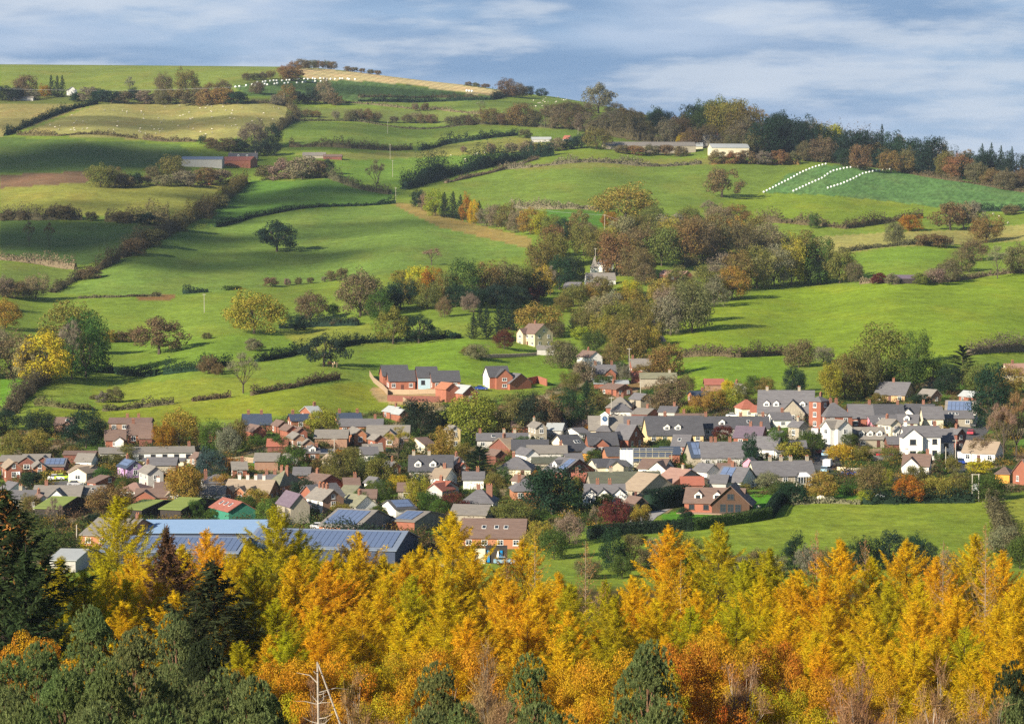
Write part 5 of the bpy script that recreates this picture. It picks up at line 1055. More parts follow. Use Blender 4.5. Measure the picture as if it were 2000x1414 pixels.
B(1368, 1500, 852, 816, 0, 'grey', 'dslate', 'very long dark slate terrace behind the purple roof', 'c-.9 c.2 c.9 d-.4 k.4', W=9, cat='terrace')
B(1320, 1375, 836, 810, 0, 'grey', 'brown', 'grey-brown roof behind the mustard yellow house', 'n c-.5', W=8)
B(1498, 1545, 836, 808, 10, 'white', 'slate', 'white shop with long windows beside the smoking chimney', 'c.4', W=8)
B(1540, 1578, 860, 824, -40, 'stone', 'slate', 'dark house with smoking brick chimney by the main street', 'c.0', L=9)
# centre top
B(1182, 1240, 815, 778, -8, 'brick', 'grey', 'brick house with pyramid roof and massive chimney above the clock turret', 'h c-.2 c.2', W=10)
B(1193, 1234, 818, 790, 0, 'white', 'slate', 'white block with a slate hipped roof in front of the brick pyramid-roofed house', 'h n', W=9)
B(1230, 1272, 808, 770, -45, 'stone', 'slate', 'long dark slate gable running back behind the white block', 'n', L=14)
B(1232, 1290, 824, 800, -28, 'dbrick', 'grey', 'brown gable with hazy grey roof right of the white block', 'c.3 n', W=9)
B(1284, 1330, 820, 796, -14, 'grey', 'slate', 'pale-ended slate house with chimneys below the bare brown tree', 'c.8 n', W=9)
B(1150, 1215, 856, 815, 0, 'cream', 'grey', 'cream building with grey roof left of the clock turret', 'n', W=9)
B(1212, 1258, 846, 815, 0, 'stone', 'slate', 'slate roof directly right of the clock turret', 'n', W=8)
B(1120, 1152, 848, 830, 0, 'brick', 'brown', 'small brick cottage left of the clock turret', 'c-.5', W=6)
B(1437, 1478, 818, 783, 10, 'cream', 'red', 'cream house with a bright red tiled hipped roof', 'h', W=8)
B(1466, 1498, 820, 794, -15, 'cream', 'red', 'smaller cream wing with red roof and skylight', 'g', W=7)
B(1476, 1595, 826, 766, -8, 'stone', 'slate', 'large stone mansion with steep slate roofs, dormers and bays', 'd-.7 d-.35 d.6 w.25:7 c-.75 c.5', W=13, pitch=42, cat='mansion')
B(1579, 1620, 838, 776, 52, 'brick', 'slate', 'tall red brick town house side at the top of the main street', 'h c.5', L=14)
B(1592, 1660, 846, 790, 10, 'brick', 'slate', 'tall three-storey red brick town house with hipped slate roof', 'h c-.2 c.3', W=12)
B(1656, 1702, 838, 792, 0, 'brick', 'slate', 'plain red brick town house right of the hipped one', 'c.95', W=9)
B(1698, 1762, 830, 792, 0, 'pink', 'dslate', 'pink-washed house with dark roof behind the white cottages', 'n c.8', W=9)
B(1604, 1662, 872, 822, -48, 'white', 'grey', 'white gabled cottage by the top of the main street', 'w.2:4', L=10)
B(1628, 1662, 866, 828, -50, 'white', 'slate', 'second white gable tucked behind the street corner cottage', 'n', L=10)
B(1662, 1727, 874, 837, 4, 'stone', 'grey', 'stone cottage with three round-topped white dormers', 'd-.55 d0 d.6', W=8)
B(1687, 1758, 844, 814, 14, 'pink', 'slate', 'pale pink cottage with two skylights and a brick chimney', 'k-.3 k.1', W=8)
B(1716, 1757, 862, 820, -50, 'cream', 'grey', 'cream gable with a tall brick chimney stack', 'c-.4', L=9)
B(1724, 1761, 862, 833, -66, 'white', 'slate', 'white gable with one wide window in front of the cream gable', '', L=8)
B(1745, 1800, 842, 812, -14, 'cream', 'slate', 'cream-yellow house with white conservatory row of windows', 'd0', W=8)
B(1760, 1832, 826, 792, -18, 'white', 'dslate', 'white-gabled house with dark roof and red chimney behind the villa', 'w-.6:4 c.3', W=9)
B(1800, 1838, 836, 796, 0, 'cream', 'slate', 'cream house with slate roof between villa and the solar-roofed house', '', W=8)
B(1731, 1763, 884, 855, 0, 'dbrick', 'slate', 'brick garage with a plain slate roof left of the white villa', 'n', W=8)
B(1761, 1833, 897, 834, 2, 'white', 'slate', 'big white bay-fronted Victorian villa with dark-framed windows', 'w-.62:5.2 c-.95 c.9 D', W=7, pitch=35)
B(1828, 1858, 895, 840, 0, 'white', 'slate', 'lower right wing of the white villa with french windows', 'D', W=8)
B(1850, 1884, 880, 838, -35, 'dbrick', 'slate', 'dark gabled outbuilding behind the white villa, white bargeboards', 'c.1', L=10)
B(1759, 1823, 928, 890, -14, 'white', 'brown', 'small white house with a bay gable and orange end chimneys', 'w-.35:4.6 c-.95 c.95', W=8)
B(1843, 1913, 826, 785, -14, 'white', 'grey', 'white house with solar-panelled roof on the upper right', 's-.9:.7', W=8)
B(1830, 1896, 832, 804, 0, 'stone', 'slate', 'low slate roof with a row of rooflights in front of the solar-roofed house', 'k-.3 k-.1 k.1', W=8)
B(1706, 1790, 786, 749, -28, 'ybrick', 'slate', 'buff brick bungalow with slate roof above the town', 'c-.1', W=10)
B(1794, 1838, 788, 762, -40, 'bbrick', 'grey', 'small brown gabled bungalow right of the buff brick bungalow', '', L=9)
B(1876, 1916, 790, 766, -66, 'brick', 'light', 'brick gable with white bargeboards at the upper right', '', L=10)
B(1945, 1979, 944, 915, -20, 'orange', 'brown', 'small orange timber garage with pyramid roof at the right', 'h n', W=7, cat='garage')
B(1988, 2030, 952, 900, 20, 'brick', 'brown', 'red brick house cut by the right edge', 'c-.6', W=9)
B(1955, 2010, 744, 712, 12, 'cream', 'pink', 'pinkish-roofed white house at the upper right edge', 'c-.3', W=9)
B(1975, 2020, 738, 716, 0, 'white', 'brown', 'long low white house at the far right edge above the trees', 'n', W=7)
B(1905, 1935, 905, 865, -30, 'white', 'tan', 'white gable end behind the bare red trees on the right', '', L=9)
# upper edge of town
B(1127, 1176, 716, 687, -52, 'white', 'brown', 'white house with plain gable and brick chimney above the town', 'c-.2 n', L=11)
B(1154, 1204, 748, 714, 10, 'brick', 'slate', 'red brick house with white side gable and a front gable', 'w.3:4 c-.9 c.85', W=7, gable='white')
B(1229, 1275, 733, 702, 8, 'brick', 'grey', 'red brick cottage with grey roof, white windows and two end chimneys', 'c-.95 c.95 p.1', W=7)
B(1250, 1320, 752, 738, 0, 'stone', 'lichen', 'long low stone cottages behind bare trees', 'c.7 n', W=6)
B(1234, 1252, 748, 740, 0, 'brick', 'red', 'tiny red-roofed shed left of the low stone cottages', 'n', W=4)
B(1160, 1226, 763, 746, 0, 'brick', 'light', 'flat brick block with a pale white roof below the brick house', 'n', W=9, pitch=10)
B(1172, 1235, 774, 752, -40, 'brick', 'brown', 'brick gable with white bargeboards under the pale roofs', 'c-.4', L=11)
B(1344, 1390, 788, 766, 12, 'obrick', 'navy', 'orange brick cottage with blue roof among yellow trees', 'c.3', W=7)
B(1376, 1412, 765, 752, 0, 'bbrick', 'rust', 'low rusty-roofed barn beside the green field', 'n', W=6, cat='barn')
B(1428, 1456, 772, 752, -50, 'white', 'grey', 'white gable with red chimney among yellow trees', 'c-.5', L=8)
# new estate
EST = 'newly built brick houses on the hillside'
B(740, 799, 756, 715, 12, 'nbrick', 'dslate', 'rear left new brick house with a tall pale blue bay', 'n', W=8, group=EST)
B(754, 812, 764, 725, 9, 'nbrick', 'dslate', 'front left new brick house, white windows over a terrace', '', W=8, fw=3, group=EST)
B(809, 856, 760, 718, 10, 'blue', 'dslate', 'new house with pale blue cladding between two brick ones', 'D', W=8, gable='nbrick', group=EST)
B(838, 899, 762, 726, 9, 'nbrick', 'dslate', 'right-hand wide new brick house with dark slate roof', '', W=8, fw=3, group=EST)
B(850, 896, 786, 749, -46, 'nbrick', 'orange', 'new brick gabled house with an orange tiled roof in front', 'n', L=9, group=EST)
B(878, 934, 790, 754, -42, 'nbrick', 'light', 'new house with a light grey gable roof at the foot of the estate', '', L=9, group=EST)
B(943, 996, 760, 717, 16, 'nbrick', 'dslate', 'separate new house with white gable and a brick wing', 'w.35:5.5', W=8, gable='white', group=EST)
B(974, 1032, 762, 731, -38, 'nbrick', 'slate', 'new brick house with stepped gables beside the unfinished walls', 'n', W=9, group=EST)
# lodge by the hedge
LODGE = B(1334, 1462, 1003, 958, -12, 'nbrick', 'brown', 'large brick and timber chalet bungalow with two dark dormers on its lawn', 'd-.55 d.1 D', W=9, pitch=44, gable='timber')
block(LODGE, 8.0, 8.5, 2.4, 3.9, WALL['timber'], ROOF['brown'], 0, (4.1, -1.8), math.pi / 2, names=('wing_wall', 'wing_roof'), over=.7)
for xx in (2.4, 4.1, 5.8): window(LODGE, xx, -5.82, 1.3, 1.4, 1.9, 0, 'd')
window(LODGE, 4.1, -5.82, 3.9, 1.6, 1.3, 0, 'd')
b_ = MB(); b_.box(-8, 8.5, -7.5, -4.4, -.6, .12); link('terrace', b_.mesh('terrace', [mat('terrace_paving', (.42, .28, .2), .9)]), LODGE)
# lower left works
B(166, 307, 1070, 1022, -20, 'obrick', 'grey', 'brick factory with grey roof and white window band', 'c.9', W=16, pitch=26, cat='factory', name='factory')
B(82, 172, 1014, 990, -14, 'dark', 'green', 'moss green roofed shed leftmost of the three', 'n', W=20, pitch=18, cat='shed', name='storage_shed')
B(250, 350, 1016, 986, -20, 'dark', 'green', 'moss green roofed shed with two shed bays in the middle', 'n', W=20, pitch=20, cat='shed', name='storage_shed')
B(322, 425, 1016, 990, -20, 'dark', 'green', 'moss green roofed shed rightmost of the three, next to the green barn', 'n', W=20, pitch=20, cat='shed', name='storage_shed')
B(407, 503, 1024, 982, -48, 'green', 'rust', 'green-walled barn with a rusty red and white streaked roof', 'k-.5 k.0 k.5 n', L=16, cat='barn', pitch=30)
B(287, 525, 1062, 1024, 0, 'dblue', 'blue', 'very long pale blue metal-roofed warehouse', 'n', W=16, pitch=14, cat='warehouse', name='warehouse')
B(205, 500, 1105, 1061, -6, 'dblue', 'solar', 'wide warehouse roof of solar panels at the lower left', 's-.97:.97 n', W=20, pitch=11, cat='warehouse', name='warehouse')
B(480, 820, 1100, 1050, -10, 'dblue', 'solar', 'widest warehouse roof striped with solar panels behind the golden larches', 's-.97:.94 n', W=22, pitch=13, cat='warehouse', name='warehouse')
B(110, 185, 1118, 1090, -8, 'grey', 'light', 'pale green-grey flat warehouse roof at the lower left', 'n', W=16, pitch=8, cat='warehouse', name='warehouse')
B(626, 772, 1052, 1005, -24, 'obrick', 'grey', 'brick workshop with a broad blue solar roof and boarded gable', 's-.9:.8', W=18, pitch=18, gable='boards', cat='workshop', name='workshop')
B(768, 868, 1040, 1006, -24, 'brick', 'grey', 'second workshop bay with solar roof right of the first', 's-.9:.6 n', W=15, pitch=18, gable='boards', cat='workshop', name='workshop')
B(900, 1032, 1072, 1020, -4, 'obrick', 'brown', 'long two-storey brick office with brown roof and three rooflights', 'k-.3 k.1 k.4', W=12, cat='office', name='office_building')
B(880, 965, 1026, 1006, -10, 'stone', 'grey', 'low grey roof behind the brick office', 'n', W=10, pitch=20)
# farms and lone houses on the hill
B(1012, 1084, 678, 634, -38, 'butter', 'brown', 'pale yellow farmhouse with a brown roof in mid hillside', 'c-.2 g w-.6:4', W=9, name='farmhouse')
B(1049, 1082, 694, 676, 0, 'grey', 'grey', 'pale corrugated shed below the yellow farmhouse', 'n', W=6, cat='shed', name='shed')
B(1142, 1202, 560, 534, 8, 'white', 'grey', 'white house with grey roof among the trees below the spire', '', W=8)
B(1145, 1172, 570, 552, 6, 'dark', 'brown', 'brown hut in front of the white house below the spire', 'n', W=6)
B(1166, 1198, 532, 508, -40, 'white', 'slate', 'white gabled house right beside the slate spire', '', L=8)
B(1100, 1140, 572, 552, -20, 'dark', 'slate', 'dark roofed shed under the conifers left of the white house', 'n', W=7)
B(1288, 1322, 552, 528, -40, 'brick', 'pink', 'left one of two brick bungalows with pinkish roofs on the hillside', '', L=9)
B(1314, 1352, 552, 530, -45, 'brick', 'pink', 'right one of two brick bungalows with pinkish roofs on the hillside', '', L=9)
B(357, 436, 327, 306, 0, 'grey', 'solar', 'long pale metal cattle barn on the left hillside', 'n', W=16, pitch=15, cat='barn')
B(434, 502, 328, 306, -16, 'brick', 'rust', 'rusty red barn joined to the pale metal one', 'n', W=14, pitch=22, cat='barn')
B(447, 503, 314, 299, 0, 'stone', 'slate', 'slate farmhouse behind the rusty red barn', 'c-.9 c.9 d-.3 d.3', W=9, name='farmhouse')
B(592, 636, 310, 298, 0, 'stone', 'grey', 'grey low farm building on the left hillside', 'n', W=9)
B(632, 668, 312, 302, 0, 'dbrick', 'brown', 'brown low barn right of the grey farm building', 'n', W=8, cat='barn')
B(1176, 1358, 300, 277, 4, 'stone', 'grey', 'extremely long grey-brown roofed barn on the ridge farm', 'n', W=18, pitch=20, cat='barn', gable='cream')
B(1383, 1462, 306, 281, 8, 'cream', 'light', 'pale brick barn with light grey roof at the ridge farm', 'n', W=14, pitch=24, cat='barn')
B(1340, 1372, 292, 279, 0, 'cream', 'light', 'small white-roofed shed between the two ridge barns', 'n', W=8)
B(1370, 1409, 288, 264, 20, 'grey', 'navy', 'navy-roofed house behind the ridge farm barn', 'c.8', W=9)
B(1099, 1118, 277, 265, -30, 'white', 'red', 'tiny white cottage left of the ridge farm', '', W=7)
B(1214, 1240, 266, 255, 0, 'white', 'light', 'tiny white house among the ridge trees', '', W=7)
B(1038, 1076, 278, 268, 0, 'grey', 'light', 'small pale sheds on the hilltop field edge', 'n', W=7)
B(128, 152, 187, 170, -60, 'white', 'slate', 'lone white gabled house among dark trees near the skyline', 'n', L=12)
B(22, 66, 197, 189, 0, 'grey', 'grey', 'low pale shed near the skyline left of the conifers', 'n', W=8)
B(1748, 1788, 554, 538, 0, 'dark', 'purple', 'dark field barn under purple-brown roof by the big green field', 'n', W=8, cat='barn')
B(262, 300, 735, 729, 0, 'dark', 'grey', 'low dark field shelter hidden by the hedge', 'n', W=4) if False else None

# smaller roofs tucked between the gardens
B(128, 188, 905, 893, 0, 'dbrick', 'brown', 'low row of dark garages left of the long white school block', 'n', W=6, pitch=12)
B(150, 190, 918, 904, -12, 'white', 'grey', 'small white outbuilding below the dark garages', 'n', W=5)
B(372, 404, 912, 894, -45, 'bbrick', 'brown', 'small brown house at the right end of the school block', '', L=7)
B(450, 484, 935, 916, 10, 'brick', 'grey', 'little brick cottage left of the tan-roofed terrace chimneys', 'c.6', W=6)
B(548, 580, 915, 897, -45, 'white', 'grey', 'little white gable right of the low grey-roofed building', '', L=7)
B(575, 606, 946, 928, 0, 'brick', 'slate', 'low slate roof between the square brick house and the dark gabled house', 'n', W=6)
B(668, 704, 968, 948, 8, 'brick', 'brown', 'small brick cottage under the tall olive trees in mid town', 'c.7', W=6)
B(712, 748, 962, 944, -40, 'white', 'slate', 'small white gable between mid town olive trees', '', L=7)
B(700, 735, 992, 974, 0, 'stone', 'brown', 'brown-roofed shed behind the white gabled house', 'n', W=6)
B(748, 782, 930, 912, -42, 'obrick', 'slate', 'small orange gable left of the long dark slate house', 'c.3', L=7)
B(905, 945, 955, 938, 0, 'white', 'slate', 'low slate cottage right of the half-timbered house', 'n c.5', W=6)
B(1000, 1034, 958, 942, -42, 'cream', 'brown', 'small cream gable right of the cedar behind the brick villa', '', L=7)
B(1118, 1150, 958, 940, 0, 'brick', 'red', 'small red-roofed cottage left of the mossy barn range', 'c-.6', W=6)
B(1100, 1138, 918, 902, 10, 'grey', 'slate', 'slate roofed cottage between solar gable and orange shed', 'n', W=6)
B(1112, 1146, 936, 919, -40, 'white', 'slate', 'small white gable below the orange-walled shed', '', L=7)
B(1290, 1326, 904, 889, 0, 'brick', 'navy', 'blue-roofed lean-to right of the scaffolding', 'n', W=6)
B(1402, 1436, 938, 922, 0, 'grey', 'brown', 'low brown roof behind the solar-panelled white house', 'n c.4', W=6)
B(1504, 1536, 868, 850, -42, 'brick', 'slate', 'small brick gable right of the purple slate roof', 'c.2', L=7)
B(1540, 1572, 892, 874, 0, 'stone', 'slate', 'low slate roof behind the bright yellow-green bushes', 'n', W=6)
B(1000, 1036, 850, 835, 0, 'brick', 'brown', 'brown cottage roof at the foot of the dark wood', 'c.6 n', W=6)
B(1076, 1110, 842, 826, -40, 'white', 'slate', 'white gable half in the dark wood', '', L=7)
B(1285, 1318, 860, 842, 0, 'brick', 'dslate', 'dark slate lean-to in front of the mustard yellow house', 'n', W=6)
B(1508, 1540, 900, 884, 10, 'white', 'slate', 'white cottage under the dark trees left of the main street', '', W=6)
# ---------------------------------------------------------------- roads and yards
ASPH = mat('asphalt', (.10, .10, .105), .9, (.075, .075, .08), scale=.5); GRAV = mat('gravel_yard', (.30, .26, .21), .95, (.22, .19, .15), scale=.6); DRV = mat('concrete_drive', (.34, .33, .32), .9, (.28, .27, .26), scale=.4)
def ribbon(name, pts, wpx, m, label, lift=.07, metres=None):
    """a road draped on the ground along photo points"""
    P = [at(*p) for p in pts]; S = []
    for a, b in zip(P[:-1], P[1:]):
        n = max(2, int((b - a).length / 2)); S += [a.lerp(b, i / n) for i in range(n)]
    S.append(P[-1]); S = np.array([tuple(p) for p in S]); T = np.gradient(S, axis=0); T[:, 2] = 0; T /= np.linalg.norm(T, axis=1, keepdims=True) + 1e-9
    for _ in range(3): T[1:-1] = (T[:-2] + T[1:-1] + T[2:]) / 3
    N = np.stack([-T[:, 1], T[:, 0], 0 * T[:, 0]], -1); w = metres / 2
    offs = np.linspace(-w, w, 5); V = np.stack([S + N * o for o in offs]); V[:, :, 2] = gz(V[:, :, 0].ravel(), V[:, :, 1].ravel()).reshape(V.shape[:2]) + lift
    n = len(S); idx = np.arange(5 * n).reshape(5, n); Fq = np.stack([idx[:-1, :-1], idx[:-1, 1:], idx[1:, 1:], idx[1:, :-1]], -1).reshape(-1, 4)
    tag(link(name, mesh_np(name, V.reshape(-1, 3), Fq, [m])), label, kind='structure')
ribbon('road', [(1592, 842), (1596, 862), (1603, 885), (1612, 908), (1622, 926)], 0, ASPH, 'main street dropping between the brick town house and garden walls', metres=9)
ribbon('road', [(1622, 922), (1660, 928), (1700, 932), (1750, 938)], 0, ASPH, 'road running right from the foot of the main street', metres=7, lift=.09)
ribbon('road', [(1935, 822), (1905, 832), (1893, 850), (1886, 875), (1884, 900), (1888, 925)], 0, ASPH, 'second street right of the white villa', metres=9)
ribbon('path', [(1345, 972), (1290, 992), (1262, 1008), (1248, 1022), (1180, 1038)], 0, DRV, 'grey drive curving below the copper beech', metres=5)
ribbon('road', [(600, 882), (680, 880), (760, 878)], 0, DRV, 'close in front of the grey-roofed bungalows', metres=7)
ribbon('path', [(940, 697), (1010, 694), (1060, 690)], 0, GRAV, 'gravel drive of the yellow farmhouse', metres=5)
ribbon('road', [(75, 955), (120, 944), (185, 948)], 0, ASPH, 'car park beside the cream bungalow', metres=12)
ribbon('path', [(1252, 575), (1264, 605), (1276, 640), (1292, 668)], 0, ASPH, 'shaded sunken lane between tall hedges', metres=4)
ribbon('path', [(1340, 925), (1400, 928)], 0, GRAV, 'builders yard right of the scaffolding', metres=14)
# ---------------------------------------------------------------- fences and garden walls
def fence(pts, h, label, m=WOOD, every=2.4, name='fence', slat=True, thick=.05):
    P = [at(*p) for p in pts]; root = bpy.data.objects.new(name, None); COL.objects.link(root); root.location = P[0]; o = P[0]
    b = MB(); pb = []
    for a, c in zip(P[:-1], P[1:]):
        n = max(1, int((c - a).length / every))
        for i in range(n):
            p, q = a.lerp(c, i / n), a.lerp(c, (i + 1) / n); zp, zq = float(gz([p.x], [p.y])[0]), float(gz([q.x], [q.y])[0])
            d = (q - p); d.z = 0; d.normalize(); nn = Vector((-d.y, d.x, 0)) * thick
            p_ = Vector((p.x, p.y, zp)) - o; q_ = Vector((q.x, q.y, zq)) - o
            if slat:
                for k in range(4):
                    z0 = .12 + (h - .12) * k / 4; z1 = z0 + (h - .12) / 4 * .86
                    b.hull([p_ - nn + Vector((0, 0, z0)), q_ - nn + Vector((0, 0, z0)), q_ + nn + Vector((0, 0, z0)), p_ + nn + Vector((0, 0, z0))], [p_ - nn + Vector((0, 0, z1)), q_ - nn + Vector((0, 0, z1)), q_ + nn + Vector((0, 0, z1)), p_ + nn + Vector((0, 0, z1))])
            else:
                b.hull([p_ - nn * 3 - Vector((0, 0, .5)), q_ - nn * 3 - Vector((0, 0, .5)), q_ + nn * 3 - Vector((0, 0, .5)), p_ + nn * 3 - Vector((0, 0, .5))], [p_ - nn * 3 + Vector((0, 0, h)), q_ - nn * 3 + Vector((0, 0, h)), q_ + nn * 3 + Vector((0, 0, h)), p_ + nn * 3 + Vector((0, 0, h))])
            if slat: pb.append(p_)
    link('slat_panel' if slat else 'wall_face', b.mesh(name, [m]), root)
    if slat:
        mb = MB()
        mb.box(-.07, .07, -.07, .07, -.3, h + .1); me = mb.mesh('post', [m])
        for p_ in pb[:90]: link('post', me, root, p_)
    tag(root, label, 'fence' if slat else 'wall'); return root
fence([(722, 735), (730, 748), (748, 762), (757, 772)], 1.9, 'pale wooden fence at the left end of the new brick estate')
fence([(757, 770), (800, 771), (852, 770)], 1.7, 'pale wooden fence along the terrace of the new brick houses')
fence([(757, 783), (800, 785), (858, 786)], 1.9, 'long low red brick retaining wall under the estate fence', WALL['dbrick'], slat=False, name='retaining_wall')
fence([(785, 783), (800, 794), (812, 802)], 1.6, 'pale stepped fence falling from the estate towards the dark tree')
fence([(1031, 752), (1050, 748), (1068, 754)], 2.4, 'unfinished brick walls right of the new estate', WALL['nbrick'], slat=False, name='garden_wall')
fence([(1676, 890), (1722, 889)], 1.9, 'brown panel fence in front of the dormered stone cottage')
fence([(1655, 902), (1700, 900), (1757, 898)], 1.3, 'pale stone garden wall beneath the brown panel fence', CONC, slat=False, name='garden_wall')
fence([(1635, 922), (1665, 925), (1690, 924)], 1.4, 'cream garden wall at the corner of the main street', WALL['cream'], slat=False, name='garden_wall')
fence([(940, 700), (1000, 698), (1048, 695)], 1.2, 'thin wooden fence below the yellow farmhouse')
fence([(1870, 850), (1868, 870), (1866, 893)], 2.0, 'tall dark brick wall beside the street right of the villa', WALL['dbrick'], slat=False, name='garden_wall')
fence([(1925, 975), (1950, 985)], 1.2, 'small grey field gate beside the brown hedge', CONC, name='gate')
fence([(440, 905), (470, 903), (498, 905)], 1.5, 'weathered fence below the grey bungalows at the left of town')
# ---------------------------------------------------------------- cars
def paint(n, c): return mat('car_paint_' + n, c, .3, tuple(v * .95 for v in c), spec=.6, amt=1.0)
TYRE = mat('tyre', (.02, .02, .02), .8); RIM = mat('wheel_rim', (.35, .35, .36), .4); LAMP = mat('headlight', (.8, .8, .75), .2)
def car_meshes(van=False):
    L, W = (4.9, 1.9) if van else (4.2, 1.75); b = MB()
    prof = [(-L / 2, .35), (-L / 2, .95), (-L / 2 + .1, 1.95), (L / 2 - 1.3, 1.95), (L / 2 - .75, 1.15), (L / 2 - .05, .95), (L / 2, .35)] if van else [(-L / 2, .32), (-L / 2 + .05, .86), (-L / 2 + .55, .98), (L / 2 - 1.15, .94), (L / 2 - .1, .74), (L / 2, .32)]
    def extr(pr, w, bb, m=0, taper=0.0, z0=0):
        lo = [(x, -w, z) for x, z in pr]; hi = [(x, w, z) for x, z in pr]; bb.hull(hi, lo, m)
    extr(prof, W / 2, b); body = b.mesh('car_body', [])
    g = MB()
    if van: g.box(L / 2 - 1.62, L / 2 - 1.02, -W / 2 - .01, W / 2 + .01, 1.2, 1.75); g.hull([(L / 2 - 1.27, -W / 2 + .1, 1.88), (L / 2 - .80, -W / 2 + .1, 1.20), (L / 2 - .80, W / 2 - .1, 1.20), (L / 2 - 1.27, W / 2 - .1, 1.88)], [(L / 2 - 1.22, -W / 2 + .1, 1.92), (L / 2 - .74, -W / 2 + .1, 1.24), (L / 2 - .74, W / 2 - .1, 1.24), (L / 2 - 1.22, W / 2 - .1, 1.92)])
    else: extr([(-L / 2 + .5, .97), (-L / 2 + .95, 1.36), (L / 2 - 1.95, 1.38), (L / 2 - 1.25, .94)], W / 2 - .08, g)
    glass = g.mesh('car_glass', [GLASS]); r = MB()
    if not van: r.box(-L / 2 + .98, L / 2 - 1.98, -W / 2 + .1, W / 2 - .1, 1.37, 1.44)
    roof = r.mesh('car_roof', []) if r.v else None
    t = MB(); t.tube((0, -.1, 0), (0, .1, 0), .33, .33, 12, 0); t.tube((0, -.12, 0), (0, .12, 0), .19, .19, 10, 1)
    wheel = t.mesh('wheel', [TYRE, RIM]); h = MB(); h.box(0, .04, -.16, .16, -.07, .07); return body, glass, roof, wheel, h.mesh('headlight', [LAMP]), L, W
CARM = {False: car_meshes(), True: car_meshes(True)}
def car(x, y, rz, m, label, van=False):
    body, glass, roof, wheel, lamp, L, W = CARM[van]; p = at(x, y); p.z = float(gz([p.x], [p.y])[0]) + .10
    root = bpy.data.objects.new('parked_van' if van else 'parked_car', None); COL.objects.link(root); root.location = p; root.rotation_euler = (0, 0, R(rz))
    b = body.copy(); b.materials.append(m); link('body', b, root); link('window', glass, root)
    if roof: r = roof.copy(); r.materials.append(m); link('roof', r, root)
    for sx in (-1, 1):
        for sy in (-1, 1): link('wheel', wheel, root, (sx * L * .31, sy * (W / 2 - .08), .33))
    for sy in (-1, 1): link('headlight', lamp, root, (L / 2 - (.75 if van else .06) * .3, sy * W * .34, .68))
    tag(root, label, 'van' if van else 'car', 'vehicles parked in the town')
PW, PR_, PK, PB, PLB, PS, PG = paint('white', (.8, .8, .8)), paint('red', (.5, .03, .05)), paint('black', (.03, .03, .035)), paint('blue', (.03, .07, .35)), paint('pale_blue', (.28, .45, .58)), paint('silver', (.5, .5, .52)), paint('lime', (.55, .80, .05))
car(1592, 850, 80, PS, 'pale van near the top of the main street', True); car(1599, 868, 80, PK, 'dark car in the shade above the red one on the main street'); car(1601, 886, 78, PR_, 'red car on the shaded main street')
car(1612, 891, 78, PLB, 'blue-grey car right of the red one on the main street'); car(1611, 902, 76, PK, 'dark blue car parked above the white one at the street foot'); car(1617, 912, 74, PW, 'white car at the foot of the main street', True)
car(1612, 922, 70, PLB, 'pale blue car nearest the street corner, in front of the white one'); car(1660, 929, 4, PB, 'blue car on the road right of the street corner')
car(1897, 849, 70, PR_, 'red car on the second street beside the red-chimneyed house'); car(1903, 834, 66, PK, 'dark car topmost on the second street'); car(1886, 877, 80, PS, 'silver car on the second street below the red one')
car(1875, 896, 88, PW, 'white van by the dark wall right of the villa', True); car(1876, 906, 88, PB, 'dark blue car in front of the white van right of the villa'); car(671, 868, -80, PW, 'white camper van by the orange brick gable', True)
car(110, 938, 5, PW, 'white car left of the lime-yellow striped car'); car(122, 937, 10, PG, 'lime-yellow and white emergency car beside the cream bungalow'); car(148, 950, 8, PS, 'silver-pink car in front of the cream bungalow hedge')
car(1728, 893, 6, PR_, 'red car on the terrace left of the white villa'); car(1432, 816, 5, PW, 'white car left of the red-roofed cream house'); car(1750, 892, 6, PB, 'blue car beside the red one left of the white villa')
car(700, 886, 10, PS, 'silver car on the close before the bungalow'); car(1363, 926, 30, paint('yellow', (.7, .45, .03)), 'yellow dumper-like vehicle in the builders yard'); car(625, 1034, 10, PW, 'white car behind the tip of the yellow-green larch')
car(828, 756, 10, PK, 'dark car on the estate between the new houses'); car(940, 762, 5, PB, 'blue car left of the separate new house'); car(985, 1102, 5, PLB, 'pale blue and white car at the yard edge under the brick office')
# skip, yard canopy, signs
def simple(name, mb, mats, loc, label, cat, rz=0): return tag(link(name, mb.mesh(name, mats), None, loc, (0, 0, rz)), label, cat)
b = MB(); b.hull([(-1.5, -.9, .1), (1.5, -.9, .1), (1.5, .9, .1), (-1.5, .9, .1)], [(-2, -1, 1.6), (2, -1, 1.6), (2, 1, 1.6), (-2, 1, 1.6)]); simple('skip', b, [paint('skip_blue', (.02, .06, .32))], at(1356, 928), 'blue builders skip in the yard right of the scaffolding', 'skip', .2)
yc = bpy.data.objects.new('yard_shelter', None); COL.objects.link(yc); yc.location = at(957, 1100)
b = MB(); b.box(-3.2, -.9, -.5, .5, 0, 2.9); link('panel', b.mesh('shelter_panel', [WALL['cream']]), yc)
b = MB(); b.box(-.9, 3.4, -.2, 3, 0, 3.2); link('shell', b.mesh('shelter_shell', [WALL['dark']]), yc)
b = MB()
for x0 in (-.6, 1.9): b.box(x0, x0 + .55, -.45, -.25, .3, 2.6)
link('blue_door', b.mesh('shelter_door', [paint('bright_blue', (.01, .22, .50))]), yc); b = MB(); b.hull([(1.0, -.5, .2), (1.8, -.5, .2), (1.8, -.3, .2), (1.0, -.3, .2)], [(1.5, -.5, 2.5), (1.7, -.5, 2.5), (1.7, -.3, 2.5), (1.5, -.3, 2.5)]); link('sail', b.mesh('white_sheet', [WALL['white']]), yc)
tag(yc, 'dark yard shelter with bright blue doors and a cream panel below the brick office', 'shelter')
sg = bpy.data.objects.new('sign_board', None); COL.objects.link(sg); sg.location = at(499, 915)
